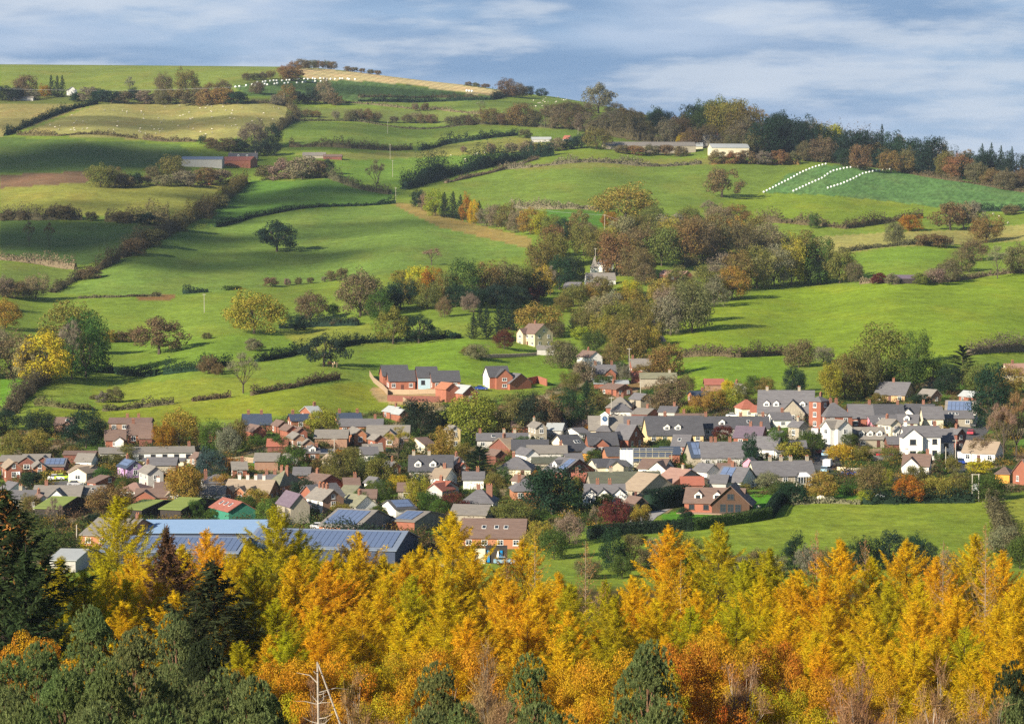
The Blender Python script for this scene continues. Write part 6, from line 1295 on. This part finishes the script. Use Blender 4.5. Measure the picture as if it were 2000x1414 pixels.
b = MB(); b.box(-.06, .06, -.06, .06, 0, 2.4); link('post', b.mesh('sign_post', [CONC]), sg); b = MB(); b.box(-.5, .5, -.05, .05, 1.5, 2.6); b.box(-.5, .5, -.06, .06, 2.6, 2.9, 1); link('board', b.mesh('sign_face', [paint('sign_blue', (.08, .28, .60)), PW]), sg); tag(sg, 'small blue and white sign board left of a low grey roof', 'sign')
fp = bpy.data.objects.new('flagpole', None); COL.objects.link(fp); fp.location = at(39, 941)
b = MB(); b.tube((0, 0, 0), (0, 0, 2.7), .05, .04, 6); link('pole', b.mesh('flag_pole', [PW]), fp); b = MB()
for i in range(4):
    y0, y1 = .06 * math.sin(i * 1.5), .06 * math.sin(i * 1.5 + 1.5)
    b.hull([(-.05 - .25 * i, y0, 1.8), (-.30 - .25 * i, y1, 1.75), (-.30 - .25 * i, y1 + .03, 1.75), (-.05 - .25 * i, y0 + .03, 1.8)], [(-.05 - .25 * i, y0, 2.55), (-.30 - .25 * i, y1, 2.5), (-.30 - .25 * i, y1 + .03, 2.5), (-.05 - .25 * i, y0 + .03, 2.55)], 1 if i in (1, 2) and False else 0)
b.box(-.62, -.42, -.02, .12, 2.02, 2.28, 1); link('flag', b.mesh('flag', [PW, PK]), fp); tag(fp, 'white flagpole and white flag with a dark mark before the left brick gable', 'flagpole')
# scaffolding with sheeting round a house
B(1214, 1304, 918, 878, 4, 'cream', 'navy', 'house under repair behind white sheeting and scaffold poles', 'n', W=8)
sc = bpy.data.objects.new('scaffolding', None); COL.objects.link(sc); sc.location = at(1262, 924); GALV = mat('scaffold_tube', (.45, .42, .33), .5); BRD = mat('scaffold_board', (.55, .46, .22), .8)
mp_ = mpp(1262, 924); wv = 100 * mp_; N_ = 9
for k in range(N_):
    x = -wv / 2 + wv * k / (N_ - 1)
    for y in (0, 1.2): b = MB(); b.tube((x, y, 0), (x, y, 6.2 - (.0 if k < 6 else .8)), .05, .05, 5); link('upright', b.mesh('upright', [GALV]), sc)
for z in (1.9, 3.7, 5.3):
    b = MB(); b.box(-wv / 2 - .3, wv / 2 + .3, 0, 1.2, z, z + .06); link('deck', b.mesh('deck', [BRD]), sc)
    for dz in (.5, 1.0):
        b = MB(); b.tube((-wv / 2 - .4, -.06, z + dz), (wv / 2 + .4, -.06, z + dz), .04, .04, 5); link('rail', b.mesh('rail', [GALV]), sc)
b = MB(); b.box(-wv / 2, wv / 2 * .9, -.10, -.07, 3.75, 3.98); link('toe_board', b.mesh('toe_board', [BRD]), sc)
sheet = mat('scaffold_sheet', (.70, .72, .72), .6, (.5, .54, .56), scale=1.2); b = MB()
for i in range(8):
    x0, x1 = -wv / 2 - .2 + i * .42, -wv / 2 - .2 + (i + 1) * .42; y0, y1 = -.16 - .06 * (i % 2), -.16 - .06 * ((i + 1) % 2)
    b.hull([(x0, y0, .1), (x1, y1, .1), (x1, y1 + .03, .1), (x0, y0 + .03, .1)], [(x0, y0, 5.9), (x1, y1, 5.9), (x1, y1 + .03, 5.9), (x0, y0 + .03, 5.9)])
link('sheeting', b.mesh('sheeting', [sheet]), sc)
tag(sc, 'scaffolding with yellow boards, white sheeting at its left end', 'scaffolding')
# clock turret and spire
hall = B(1163, 1200, 858, 829, -10, 'brick', 'slate', 'brick market hall with pyramid roof and white clock turret', 'h n', W=8)
hz = HOUSES[-1]; b = MB(); tz = hz[7] + (hz[6] and 2.6) + .6
b.box(-1.0, 1.0, -1.0, 1.0, hz[7] + hz[8] - .9 if False else HOUSES[-1][7], 0, 0) if False else None
top = (858 - 829) * mpp(1182, 858)
b = MB(); b.box(-1.05, 1.05, -1.05, 1.05, top - 1.2, top + 2.3); b.box(-1.25, 1.25, -1.25, 1.25, top + 2.3, top + 2.5); b.hull([(-1.2, -1.2, top + 2.5), (1.2, -1.2, top + 2.5), (1.2, 1.2, top + 2.5), (-1.2, 1.2, top + 2.5)], [(-.1, -.1, top + 3.3), (.1, -.1, top + 3.3), (.1, .1, top + 3.3), (-.1, .1, top + 3.3)])
tu = link('clock_turret', b.mesh('clock_turret', [WALL['white']]), hall); b = MB(); b.tube((.1, -1.16, top + 1.4), (.1, -1.06, top + 1.4), .78, .78, 16, 0); b.box(.08, .12, -1.2, -1.17, top + 1.4, top + 2.0, 1); b.box(.1, .5, -1.2, -1.17, top + 1.38, top + 1.43, 1); link('clock_face', b.mesh('clock_face', [mat('clock_blue', (.04, .10, .22), .4), FRAME]), tu)
ch = bpy.data.objects.new('church_spire', None); COL.objects.link(ch); ch.location = at(1161, 545); mp_ = mpp(1161, 545)
b = MB(); b.box(-2, 2, -2, 2, -2, 22 * mp_ + .2); link('tower', b.mesh('tower', [WALL['white']]), ch); b = MB(); n8 = [(math.cos(a), math.sin(a)) for a in [math.pi / 4 + i * math.pi / 2 for i in range(4)]]
b.hull([(x * 3.4, y * 3.4, 22 * mp_) for x, y in n8], [(x * 1.9, y * 1.9, 27 * mp_) for x, y in n8]); b.hull([(x * 1.9, y * 1.9, 27 * mp_) for x, y in n8], [(x * .05, y * .05, 45 * mp_) for x, y in n8]); link('spire_roof', b.mesh('spire_roof', [ROOF['grey']]), ch); tag(ch, 'pointed slate church spire rising among trees above the white house', 'church')
# glass dome, poles, wires
b = MB(); pm = []
for i in range(7):
    for j in range(14):
        a0, a1 = i / 7 * math.pi / 2, (i + 1) / 7 * math.pi / 2; t0, t1 = j / 14 * 2 * math.pi, (j + 1) / 14 * 2 * math.pi
        P = [(math.cos(a) * math.cos(t) * 1.75, math.cos(a) * math.sin(t) * 1.75, math.sin(a) * 1.75) for a, t in ((a0, t0), (a0, t1), (a1, t1), (a1, t0))]; b.poly(P if i < 6 else P[:3], (i + j) % 3 == 0)
simple('garden_dome', b, [mat('dome_sheet', (.55, .57, .55), .3, (.4, .42, .4)), mat('dome_pane', (.3, .33, .33), .15)], at(1720, 978), 'pale round geodesic greenhouse dome between garden trees', 'greenhouse')
POLE = mat('pole_wood', (.50, .46, .38), .8); POLES = {}
def pole(x, y, yt, label, arm=True, r=.16):
    p = at(x, y); h = (y - yt) * p.y / F; root = bpy.data.objects.new('power_pole', None); COL.objects.link(root); root.location = p
    b = MB(); b.tube((0, 0, -.5), (0, 0, h), r, r * .8, 7); link('pole', b.mesh('pole_shaft', [POLE]), root)
    if arm: b = MB(); b.box(-.8, .8, -.06, .06, h - .35, h - .2); link('crossarm', b.mesh('crossarm', [POLE]), root)
    tag(root, label, 'pole', 'wooden power poles'); POLES[(x, y)] = p + Vector((0, 0, h)); return root
for x, y, yt, lb in ((399, 611, 574, 'lone pale pole standing in the middle left pasture'), (757, 262, 237, 'topmost pole of the line climbing the middle fields'), (762, 312, 282, 'second pole down the line over the middle fields'), (767, 346, 314, 'third pole down the line, right of the dark bare tree'),
                     (773, 394, 367, 'lowest pole of the line, at the corner of the oak field'), (555, 205, 183, 'pole at the right corner of the sheep field'), (515, 300, 276, 'pole behind the rusty red barn'), (1129, 264, 250, 'pole right of the tiny cottage by the ridge farm'), (1181, 452, 420, 'pole beside the small orange tree under the big dome tree'),
                     (1163, 520, 485, 'tall mast just above the church spire'), (1229, 738, 680, 'tall pole left of the red brick cottage with grey roof'), (1251, 770, 745, 'pole in the gardens below the red brick cottage'), (150, 1055, 1024, 'pale pole left of the brick factory'), (1194, 815, 775, 'thin white pole before the brick pyramid-roofed house'),
                     (1663, 905, 878, 'pole right of the yellow tree by the main street'), (1847, 916, 872, 'pole between the villa and the street'), (1866, 908, 858, 'tall pole at the right corner of the villa'), (1216, 962, 932, 'pole in front of the mossy barn range'), (1475, 900, 870, 'pole by the narrow white house'), (653, 882, 856, 'lamp post left of the white camper van'), (1164, 945, 905, 'pole in gardens right of the solar house'), (51, 968, 950, 'street lamp under the left edge brick gable')):
    pole(x, y, yt, lb, arm=yt < 860, r=.13)
tp = bpy.data.objects.new('twin_pole', None); COL.objects.link(tp); tp.location = at(1905, 980); h = 55 * mpp(1905, 980)
for s in (-1, 1): b = MB(); b.tube((s * .75, 0, -.5), (s * .75, 0, h), .14, .11, 7); link('pole', b.mesh('pole_shaft', [POLE]), tp)
b = MB(); b.box(-1.0, 1.0, -.06, .06, h - .2, h - .05); link('crossarm', b.mesh('crossarm', [POLE]), tp); b = MB(); b.box(-.55, .55, -.3, .3, h * .42, h * .62); b.box(-.4, .4, -.32, .32, h * .62, h * .66); link('transformer', b.mesh('transformer', [mat('transformer_grey', (.5, .52, .55), .5)]), tp); tag(tp, 'pair of tall pale poles carrying a grey transformer above the front field', 'power pole')
def wire(a, c, label, sag=1.5, r=.05):
    b = MB(); L = (c - a).length; n = 14; last = Vector((0, 0, 0))
    for i in range(1, n + 1):
        t = i / n; p = (c - a) * t - Vector((0, 0, sag * 4 * t * (1 - t))); b.tube(last, p, r, r, 4); last = p
    simple('overhead_wire', b, [mat('wire', (.35, .35, .36), .5)], a, label, 'wire')
a_, c_ = at(-40, 200), at(480, 200); wire(a_ + Vector((0, 0, 28 * a_.y / F)), c_ + Vector((0, 0, 30 * c_.y / F)), 'long overhead wire across the dark trees at the upper left', 3, .09)
wire(POLES[(1181, 452)], POLES[(1181, 452)] + Vector((-55, 60, 6)), 'overhead wire running left from the pole under the dome tree', 1, .05); wire(POLES[(1181, 452)], POLES[(1181, 452)] + Vector((28, -40, -8)), 'overhead wire dropping right from the pole under the dome tree', 1, .05)
# ---------------------------------------------------------------- bales, sheep, cattle
b = MB(); ring = [2 * math.pi * i / 14 for i in range(14)]
for (x0, r0, x1, r1) in ((-.68, .62, -.6, .74), (-.6, .74, .6, .74), (.6, .74, .68, .62)): b.hull([(x0, math.cos(t) * r0, math.sin(t) * r0 + .74) for t in ring], [(x1, math.cos(t) * r1, math.sin(t) * r1 + .74) for t in ring])
BALE = b.mesh('bale', [mat('white_wrap', (.88, .89, .84), .35, (.78, .79, .74), spec=.5)], True)
def bales(pts, n, s, label, group, jit=0):
    P = [Vector((x, y, 0)) for x, y in pts]; seg = [(b_ - a_).length for a_, b_ in zip(P[:-1], P[1:])]; tot = sum(seg)
    for i in range(n):
        t = tot * i / (n - 1); k = 0
        while k < len(seg) - 1 and t > seg[k]: t -= seg[k]; k += 1
        p = P[k].lerp(P[k + 1], min(1, t / seg[k])); o = link('silage_bale', BALE, None, at(p.x + trng.uniform(-jit, jit), p.y + trng.uniform(-jit, jit) * .25), (0, 0, trng.uniform(-.4, .4)), (s, s, s)); tag(o, label, 'bale', group)
bales([(1492, 377), (1510, 368), (1545, 350), (1566, 338), (1590, 328), (1613, 322)], 21, .88, 'white wrapped bale in the left one of three curving rows', 'bales in the left curving row')
bales([(1550, 375), (1580, 361), (1605, 350), (1625, 336), (1650, 330), (1675, 327)], 21, .88, 'white wrapped bale in the middle one of three curving rows', 'bales in the middle curving row')
bales([(1617, 369), (1643, 361), (1664, 352), (1685, 341), (1710, 335), (1738, 332)], 20, .88, 'white wrapped bale in the right one of three curving rows', 'bales in the right curving row')
bales([(505, 163), (540, 160), (580, 157), (620, 156), (692, 157)], 26, 1.3, 'white wrapped bale in the line under the hilltop stubble', 'bales lined up below the hilltop stubble', 3)
bales([(462, 171), (500, 168), (545, 166), (600, 161), (640, 160)], 18, 1.3, 'white wrapped bale in the ragged second line on the dark hilltop crop', 'bales in the ragged second hilltop line', 5)
bales([(912, 180), (922, 181)], 3, 1.6, 'one of three white bales at the right tip of the hilltop stubble', 'three bales at the tip of the stubble')
def beast(k, body, legs, L):
    """a grazing animal: one continuous body with head down, four legs"""
    bm_v = [(-L * .5, 0, .72), (-L * .2, 0, .78), (L * .2, 0, .76), (L * .45, 0, .74), (L * .62, 0, .55), (L * .72, 0, .30)]
    rr = [.20, .31, .31, .22, .13, .09]; b = MB(); n = 8
    for i in range(len(bm_v) - 1):
        (x0, y0, z0), (x1, y1, z1) = bm_v[i], bm_v[i + 1]
        b.hull([(x0, math.cos(t) * rr[i] * L * .62, z0 * L + math.sin(t) * rr[i] * L * .8) for t in [2 * math.pi * j / n for j in range(n)]], [(x1, math.cos(t) * rr[i + 1] * L * .62, z1 * L + math.sin(t) * rr[i + 1] * L * .8) for t in [2 * math.pi * j / n for j in range(n)]], 0)
    for sx in (-.36, .33):
        for sy in (-.12, .12): b.tube((sx * L, sy * L, .66 * L), (sx * L + .02, sy * L, .3 * L), .07 * L, .045 * L, 5, 1); b.tube((sx * L + .02, sy * L, .3 * L), (sx * L, sy * L, 0), .045 * L, .04 * L, 5, 1)
    for sy in (-1, 1): b.tube((L * .58, sy * .07 * L, .60 * L), (L * .55, sy * .18 * L, .62 * L), .04 * L, .02 * L, 4, 1)
    return b.mesh(k, [body, legs], True)
SH = beast('sheep', mat('wool', (.72, .66, .52), .95, (.6, .55, .42), scale=6), mat('sheep_face', (.25, .22, .18), .9), 1.15); CB = beast('cow_black', mat('black_hide', (.03, .028, .026), .6), mat('black_leg', (.025, .022, .02), .7), 2.0); CR = beast('cow_brown', mat('brown_hide', (.16, .06, .03), .6), mat('brown_leg', (.12, .05, .03), .7), 2.0); CC = beast('cow_cream', mat('cream_hide', (.60, .45, .28), .7), mat('cream_leg', (.5, .38, .25), .7), 2.0)
def animal(m, name, x, y, label, group, s=1): tag(link(name, m, None, at(x, y), (0, 0, trng.uniform(0, 6.28)), (s, s, s)), label, 'sheep' if name == 'sheep' else 'cow', group)
rs = np.random.default_rng(12)
def flock(n, poly, label, group, s=1.25):
    k = 0; xs = [p[0] for p in poly]; ys_ = [p[1] for p in poly]
    while k < n:
        x, y = rs.uniform(min(xs), max(xs)), rs.uniform(min(ys_), max(ys_))
        if inpoly(np.array([x]), np.array([y]), poly)[0]: animal(SH, 'sheep', x, y, label, group, s); k += 1
flock(85, [(110, 232), (210, 212), (400, 206), (545, 210), (560, 228), (500, 252), (400, 268), (230, 264), (80, 256)], 'cream sheep scattered over the big tan sheep field', 'sheep in the tan field')
flock(24, [(1010, 200), (1080, 190), (1115, 196), (1060, 210), (1015, 212)], 'cream sheep on the green hilltop beside the ridge trees', 'sheep on the hilltop')
flock(7, [(870, 306), (960, 300), (970, 315), (900, 318)], 'cream sheep on the bright green field above the thick hedge', 'sheep above the thick hedge')
flock(6, [(1780, 420), (1980, 418), (1980, 440), (1800, 445)], 'cream sheep in the pasture at the right below the bale field', 'sheep at the right pasture')
animal(SH, 'sheep', 1481, 1000, 'single pale sheep on the lawn right of the brick chalet bungalow', None, 1.3); animal(SH, 'sheep', 1603, 983, 'single white sheep at the top edge of the front green field', None, 1.6)
for i in range(7): animal(CB, 'cow', 352 + i * 3.4, 361 - (i % 2) * 1.2, 'black cow in the tight herd at the top of the cattle field', 'black cattle herd')
for i in range(8): animal(CR, 'cow', 388 + i * 3.4, 364 + (i % 3) * .9, 'brown cow in the herd right of the black cattle', 'brown cattle herd')
for x in (306, 317): animal(CB, 'cow', x, 360, 'one of two black cows apart to the left of the herd', 'two black cows apart')
animal(CR, 'cow', 645, 717, 'brown cow under the dark tree above the estate', None); animal(CC, 'cow', 654, 718, 'cream cow under the dark tree above the estate', None); animal(CC, 'cow', 378, 361, 'tan cow between the black herd and the brown herd', None)
# ---------------------------------------------------------------- garden shrubbery and undergrowth nobody could count
def shrubbery():
    rng = np.random.default_rng(8); C = []; Sz = []
    foot = [(o.location.x, o.location.y, max(L, W) * .5) for (o, x0, x1, yb, yt, L, W, H, r) in HOUSES]
    fx = np.array(foot)
    k = 0
    while k < 3000:
        x, y = rng.uniform(0, 2000), rng.uniform(760, 1090)
        if not inpoly(np.array([x]), np.array([y]), TOWN)[0]: continue
        p = at(x, y)
        if (np.hypot(fx[:, 0] - p.x, fx[:, 1] - p.y) < fx[:, 2] + .8).any(): continue
        if 1585 < x < 1635 and 835 < y < 930 or 1870 < x < 1915 and 820 < y < 925 or 1300 < x < 1480 and 960 < y < 1020 or 95 < x < 160 and 930 < y < 960 or 660 < x < 720 and 862 < y < 890 or 1240 < x < 1345 and 985 < y < 1030: continue
        C.append(p); Sz.append(rng.uniform(.7, 2.6)); k += 1
    parts = [[] for _ in range(4)]
    for p, s in zip(C, Sz):
        n = int(100 * s); u = unit_vecs(rng, n); u[:, 2] = np.abs(u[:, 2]); rr = s * (1 + .35 * np.sin(u[:, 0] * 5 + s * 9) * np.sin(u[:, 1] * 5))
        P = np.array(p) + u * np.stack([rr * 1.25, rr, rr * rng.uniform(.7, 1.3)], -1) * rng.uniform(.6, 1.05, n)[:, None]
        parts[rng.choice(4, p=[.45, .25, .2, .1])].append(leaf_cards(P, u + .8 * unit_vecs(rng, n), .17, rng, 1.3))
    for prt, c, nm, lb in zip(parts, ((.045, .075, .022), (.10, .105, .03), (.11, .07, .04), (.26, .17, .035)), ('green', 'olive', 'brown', 'golden'), ('green garden shrubs filling the gaps between the houses', 'olive garden shrubs filling the gaps between the houses', 'brown autumn shrubs filling the gaps between the houses', 'golden autumn shrubs filling the gaps between the houses')):
        me = cards_mesh('shrubbery', prt, LEAF); o = link('shrubbery', me); o.color = (*c, 1); tag(o, lb, None, None, 'stuff')
shrubbery()
# ---------------------------------------------------------------- labels for every tree, bush and hedge
MARKS = [(150, 190, 'the white gable near the skyline'), (110, 170, 'the three skyline conifers'), (350, 190, 'the rusty copse at upper left'), (300, 235, 'the big tan sheep field'), (70, 240, 'the hedge left of the sheep field'), (600, 135, 'the skyline copse by the stubble'), (560, 190, 'the dark hilltop crop'),
 (720, 180, 'the hilltop stubble field'), (1010, 180, 'the hilltop clump right of the stubble'), (735, 238, 'the hawthorn row under the hilltop'), (880, 225, 'the upper middle green field'), (1169, 200, 'the big skyline oak'), (1060, 270, 'the small pale hilltop sheds'), (1265, 290, 'the long brown ridge barn'),
 (1420, 290, 'the pale ridge barn'), (1390, 275, 'the navy-roofed ridge house'), (1500, 280, 'the dark ridge wood'), (1610, 300, 'the ridge above the bale rows'), (1760, 325, 'the rust trees above the kale'), (1950, 340, 'the blue-green skyline conifers'), (1560, 350, 'the left curving bale row'), (1410, 360, 'the lone oak by the bales'),
 (1222, 400, 'the big golden dome tree'), (900, 405, 'the conifer block by the sunken hedge'), (1000, 430, 'the tree line below the conifer block'), (736, 350, 'the lone bare tree in mid field'), (460, 315, 'the red and grey hill barns'), (630, 305, 'the small low farm buildings'), (200, 350, 'the brown ploughed patch'), (340, 340, 'the dome tree by the grey barn'),
 (380, 362, 'the cattle herd'), (280, 430, 'the shaded hedge below the cattle'), (400, 420, 'the thick diagonal hedge'), (100, 465, 'the dark shaded field at left'), (540, 475, 'the lone dark oak'), (600, 552, 'the little hawthorns under the oak field'), (50, 565, 'the left end of the oak field'), (80, 700, 'the bright yellow-green tree at left'),
 (150, 670, 'the big grey-green clump at left'), (311, 660, 'the brown oak in the left pasture'), (495, 620, 'the large yellow-green dome tree'), (605, 600, 'the brown dome tree right of it'), (703, 580, 'the great brown tree in mid pasture'), (633, 690, 'the dark tree above the estate'), (475, 730, 'the pale bare tree in the pasture'), (225, 770, 'the scrubby bushes at lower left'),
 (860, 570, 'the coloured wood under the oak field'), (1000, 570, 'the right end of the coloured wood'), (960, 630, 'the dark conifer clump'), (780, 640, 'the pair of field oaks'), (1048, 650, 'the yellow farmhouse'), (1161, 520, 'the church spire'), (1175, 550, 'the white house below the spire'), (1100, 480, 'the top of the central wood'), (1318, 540, 'the two pinkish-roofed bungalows'),
 (1270, 610, 'the sunken lane'), (1350, 600, 'the tall brown tree by the lane'), (1330, 470, 'the rusty centre wood'), (1450, 450, 'the upper end of the centre wood'), (1560, 510, 'the tree belt right of centre'), (1768, 545, 'the dark field barn'), (1870, 430, 'the brown oaks at upper right'), (1900, 500, 'the diagonal hedge at right'), (1640, 430, 'the lower edge of the bale field'),
 (785, 735, 'the new brick estate'), (970, 740, 'the separate new house'), (1040, 750, 'the unfinished brick walls'), (1150, 700, 'the white gabled house above town'), (1250, 715, 'the red cottage with grey roof'), (1180, 735, 'the brick house with white gable'), (1560, 690, 'the hedge under the big green field'), (1720, 700, 'the great olive tree above town'), (1745, 770, 'the buff brick bungalow'),
 (1880, 720, 'the dark cedar above town'), (1895, 780, 'the white-gabled brick bungalow'), (1960, 800, 'the trees at the right edge'), (1875, 810, 'the solar-roofed white house'), (1535, 790, 'the slate-roofed mansion'), (1460, 800, 'the red-roofed cream house'), (1400, 780, 'the golden garden trees'), (1305, 770, 'the long low stone cottages'), (1210, 790, 'the pyramid-roofed brick house'),
 (1182, 830, 'the clock turret'), (1110, 820, 'the dark wood above town'), (925, 810, 'the huge yellow-green tree'), (822, 810, 'the round dark tree beside the estate'), (866, 860, 'the golden willow'), (630, 830, 'the navy-roofed brick houses'), (500, 830, 'the blue slate brick house'), (671, 865, 'the white camper van'), (350, 850, 'the rust and gold trees by the school'), (285, 890, 'the long white school block'),
 (165, 840, 'the big dark oak at town edge'), (70, 870, 'the golden tree at far left'), (120, 920, 'the solar-roofed hut'), (25, 925, 'the left edge brick gable'), (255, 915, 'the lilac house'), (165, 930, 'the cream bungalow'), (295, 940, 'the tall grey rendered gable'), (364, 950, 'the tall rust garden tree'), (115, 970, 'the long grey terrace'), (300, 1005, 'the moss green sheds'),
 (455, 1000, 'the green-walled barn'), (235, 1045, 'the brick factory'), (400, 1040, 'the pale blue warehouse roof'), (573, 1000, 'the stone chapel'), (635, 985, 'the tall cream three-storey house'), (555, 945, 'the square orange brick house'), (490, 960, 'the tan-roofed terrace'), (777, 1000, 'the solar-roofed white cottage'), (700, 1030, 'the blue-roofed brick workshop'),
 (965, 1045, 'the long brick office'), (937, 900, 'the spreading cedar'), (937, 980, 'the timbered white villa'), (867, 960, 'the half-timbered house'), (1025, 960, 'the orange brick villa'), (1078, 960, 'the great dark evergreen'), (1110, 920, 'the dark solar-roofed brick gable'), (1180, 965, 'the white three-gabled cottage'), (1204, 1010, 'the copper beech'), (1262, 900, 'the scaffolding'),
 (1107, 875, 'the great dark-roofed hall'), (1310, 840, 'the mustard yellow house'), (1330, 940, 'the pinkish barn'), (1410, 890, 'the long pale rendered house'), (1466, 880, 'the dark cypress'), (1437, 940, 'the solar-roofed white house by the terrace'), (1525, 925, 'the long stone terrace'), (1398, 980, 'the timber chalet bungalow'), (1545, 880, 'the smoking chimney'),
 (1600, 880, 'the main street cars'), (1625, 850, 'the white street corner cottage'), (1625, 810, 'the tall red town house'), (1690, 855, 'the dormered stone cottage'), (1795, 860, 'the white bay-fronted villa'), (1790, 910, 'the small white bay house'), (1890, 870, 'the second street'), (1960, 930, 'the orange timber garage'), (1905, 950, 'the twin poles'), (1720, 970, 'the garden dome'),
 (1650, 955, 'the small back lawn'), (1600, 950, 'the foot of the main street'), (1750, 1000, 'the front green field'), (1960, 1040, 'the brown hedge by the front field'), (1250, 1060, 'the clipped hedge below the drive'), (1550, 1090, 'the dark trees below the front field'), (1730, 1090, 'the evergreen row below the front field')]
NEARM = [(20, 1050, 'at the extreme left edge'), (110, 1100, 'below the pale warehouse'), (228, 1020, 'in front of the brick factory'), (320, 1060, 'beneath the pale blue warehouse'), (410, 1130, 'around the tall dark spruce'), (520, 1080, 'below the chapel'), (620, 1150, 'beneath the wide solar warehouse'), (700, 1080, 'below the brick workshop'), (800, 1120, 'left of the yard shelter'),
 (885, 1060, 'left of the brick office'), (980, 1130, 'under the yard shelter'), (1070, 1120, 'below the brick office gable'), (1150, 1130, 'below the copper beech drive'), (1235, 1140, 'left of the tallest orange larch'), (1306, 1080, 'below the chalet lawn'), (1405, 1080, 'under the chalet bungalow'), (1505, 1100, 'below the corner of the clipped hedge'), (1600, 1120, 'beneath the front field'),
 (1700, 1130, 'below the evergreen row'), (1780, 1100, 'under the garden dome'), (1850, 1120, 'below the twin poles'), (1920, 1100, 'below the brown field hedge'), (1985, 1130, 'at the extreme right edge'), (60, 1250, 'in the lower left corner wood'), (180, 1300, 'among the lower left pines'), (300, 1280, 'right of the lower left pines'), (420, 1300, 'under the tall dark spruce'),
 (530, 1300, 'left of the dead pine'), (640, 1280, 'around the dead pine'), (740, 1310, 'right of the dead pine'), (850, 1300, 'by the small central pine'), (960, 1300, 'by the pale bent birch'), (1050, 1330, 'around the central pines'), (1150, 1330, 'between the central and right pines'), (1260, 1320, 'around the pine right of centre'), (1370, 1300, 'among the deep rust beeches'),
 (1460, 1320, 'right of the deep rust beeches'), (1560, 1330, 'left of the bare birches'), (1680, 1330, 'among the bare birches'), (1790, 1330, 'right among the bare birches'), (1900, 1330, 'below the right-hand larches'), (1980, 1340, 'in the lower right corner')]
ORD = ['first', 'second', 'third', 'fourth', 'fifth', 'sixth', 'seventh', 'eighth', 'ninth', 'tenth', 'eleventh', 'twelfth']
def write_labels():
    items = []
    for t in ALLT: items.append(t)
    for t in HED: t['near'] = False; items.append(t)
    groups = {}
    for t in items:
        o = t['o']
        if t.get('label'): o['label'] = t['label']; continue
        x, y = t['x'], t['y'] - (0 if t['near'] else (t['h'] * .5 if t['kind'] != 'hedge' else 0))
        if t['near']:
            m = min(NEARM, key=lambda q: (q[0] - x) ** 2 + (q[1] - y) ** 2 * 1.2); rel = m[2]
        else:
            m = min(MARKS, key=lambda q: (q[0] - x) ** 2 + 2.2 * (q[1] - y) ** 2); dx, dy = x - m[0], y - m[1]
            if abs(dx) < 10 and abs(dy) < 9: r = 'beside'
            elif abs(dx) > 1.4 * abs(dy): r = 'right of' if dx > 0 else 'left of'
            else: r = 'below' if dy > 0 else 'above'
            rel = r + ' ' + m[2]
        if t['kind'] == 'hedge':
            sz = 'long' if t['px'] > 150 else ('short' if t['px'] < 70 else ''); what = 'hedge'
        else:
            sz = '' if t['near'] else ('tall' if t['h'] > 62 else ('small' if t['h'] < 24 else '')); what = KNAME[t['kind']]
            if t['kind'] == 'bush' and sz == 'small': sz = ''
        lab = ' '.join(w for w in (sz, CNAME[t['col']], what, rel) if w)
        groups.setdefault(lab, []).append((x, y, o))
    for lab, L in groups.items():
        L.sort(key=lambda q: q[0])
        if len(L) == 1: L[0][2]['label'] = lab; continue
        for i, (x, y, o) in enumerate(L):
            if len(L) == 2: pre = ('left', 'right')[i]; o['label'] = pre + ' one of two: ' + lab
            else: o['label'] = (ORD[i] if i < 12 else str(i + 1) + 'th') + ' from left: ' + lab
    for t in items:
        w = t['o']['label'].split()
        if len(w) > 16: t['o']['label'] = ' '.join(t['o']['label'].replace('from left: ', 'leftmost ').replace(' one of two: ', ' ').replace('half-bare ', 'bare ').replace(' big ', ' ').replace(' long ', ' ').replace('round-crowned ', 'round ').split()[:16])
    for t in ALLT:
        o = t['o']; y = t['y']; k = t['kind']
        if t['near']: g = {'larch': 'larches in the near wood', 'thin_larch': 'larches in the near wood', 'beech': 'beeches in the near wood', 'pine': 'pines in the near wood', 'birch': 'birches in the near wood', 'spruce': 'spruces in the near wood'}[k]
        elif k == 'bush': g = 'bushes on the hillside' if y < 760 else 'bushes in the town gardens'
        elif k in ('fir', 'column', 'cedar'): g = 'conifers of the valley'
        else: g = 'trees along the ridge' if y < 300 and t['x'] > 1000 else ('trees on the hillside' if y < 760 else 'trees in the town gardens')
        o['group'] = g
    for t in HED: t['o']['group'] = 'field hedges'
write_labels()
# ---------------------------------------------------------------- the air of the valley
def build_haze():
    m = bpy.data.materials.new('haze'); m.use_nodes = True; nt = m.node_tree; nt.nodes.clear()
    out = nd(nt, 'ShaderNodeOutputMaterial'); pv = nd(nt, 'ShaderNodeVolumePrincipled')
    pv.inputs['Color'].default_value = (0.70, 0.82, 1.0, 1); pv.inputs['Density'].default_value = HAZE; pv.inputs['Anisotropy'].default_value = 0.2
    nt.links.new(pv.outputs[0], out.inputs['Volume'])
    mb = MB(); mb.box(-4500, 4500, -300, 6800, -260, 320)
    tag(link('haze', mb.mesh('haze', [m])), 'thin blue haze in the valley air', kind='stuff')
HAZE = 0.000042
if HAZE: build_haze()
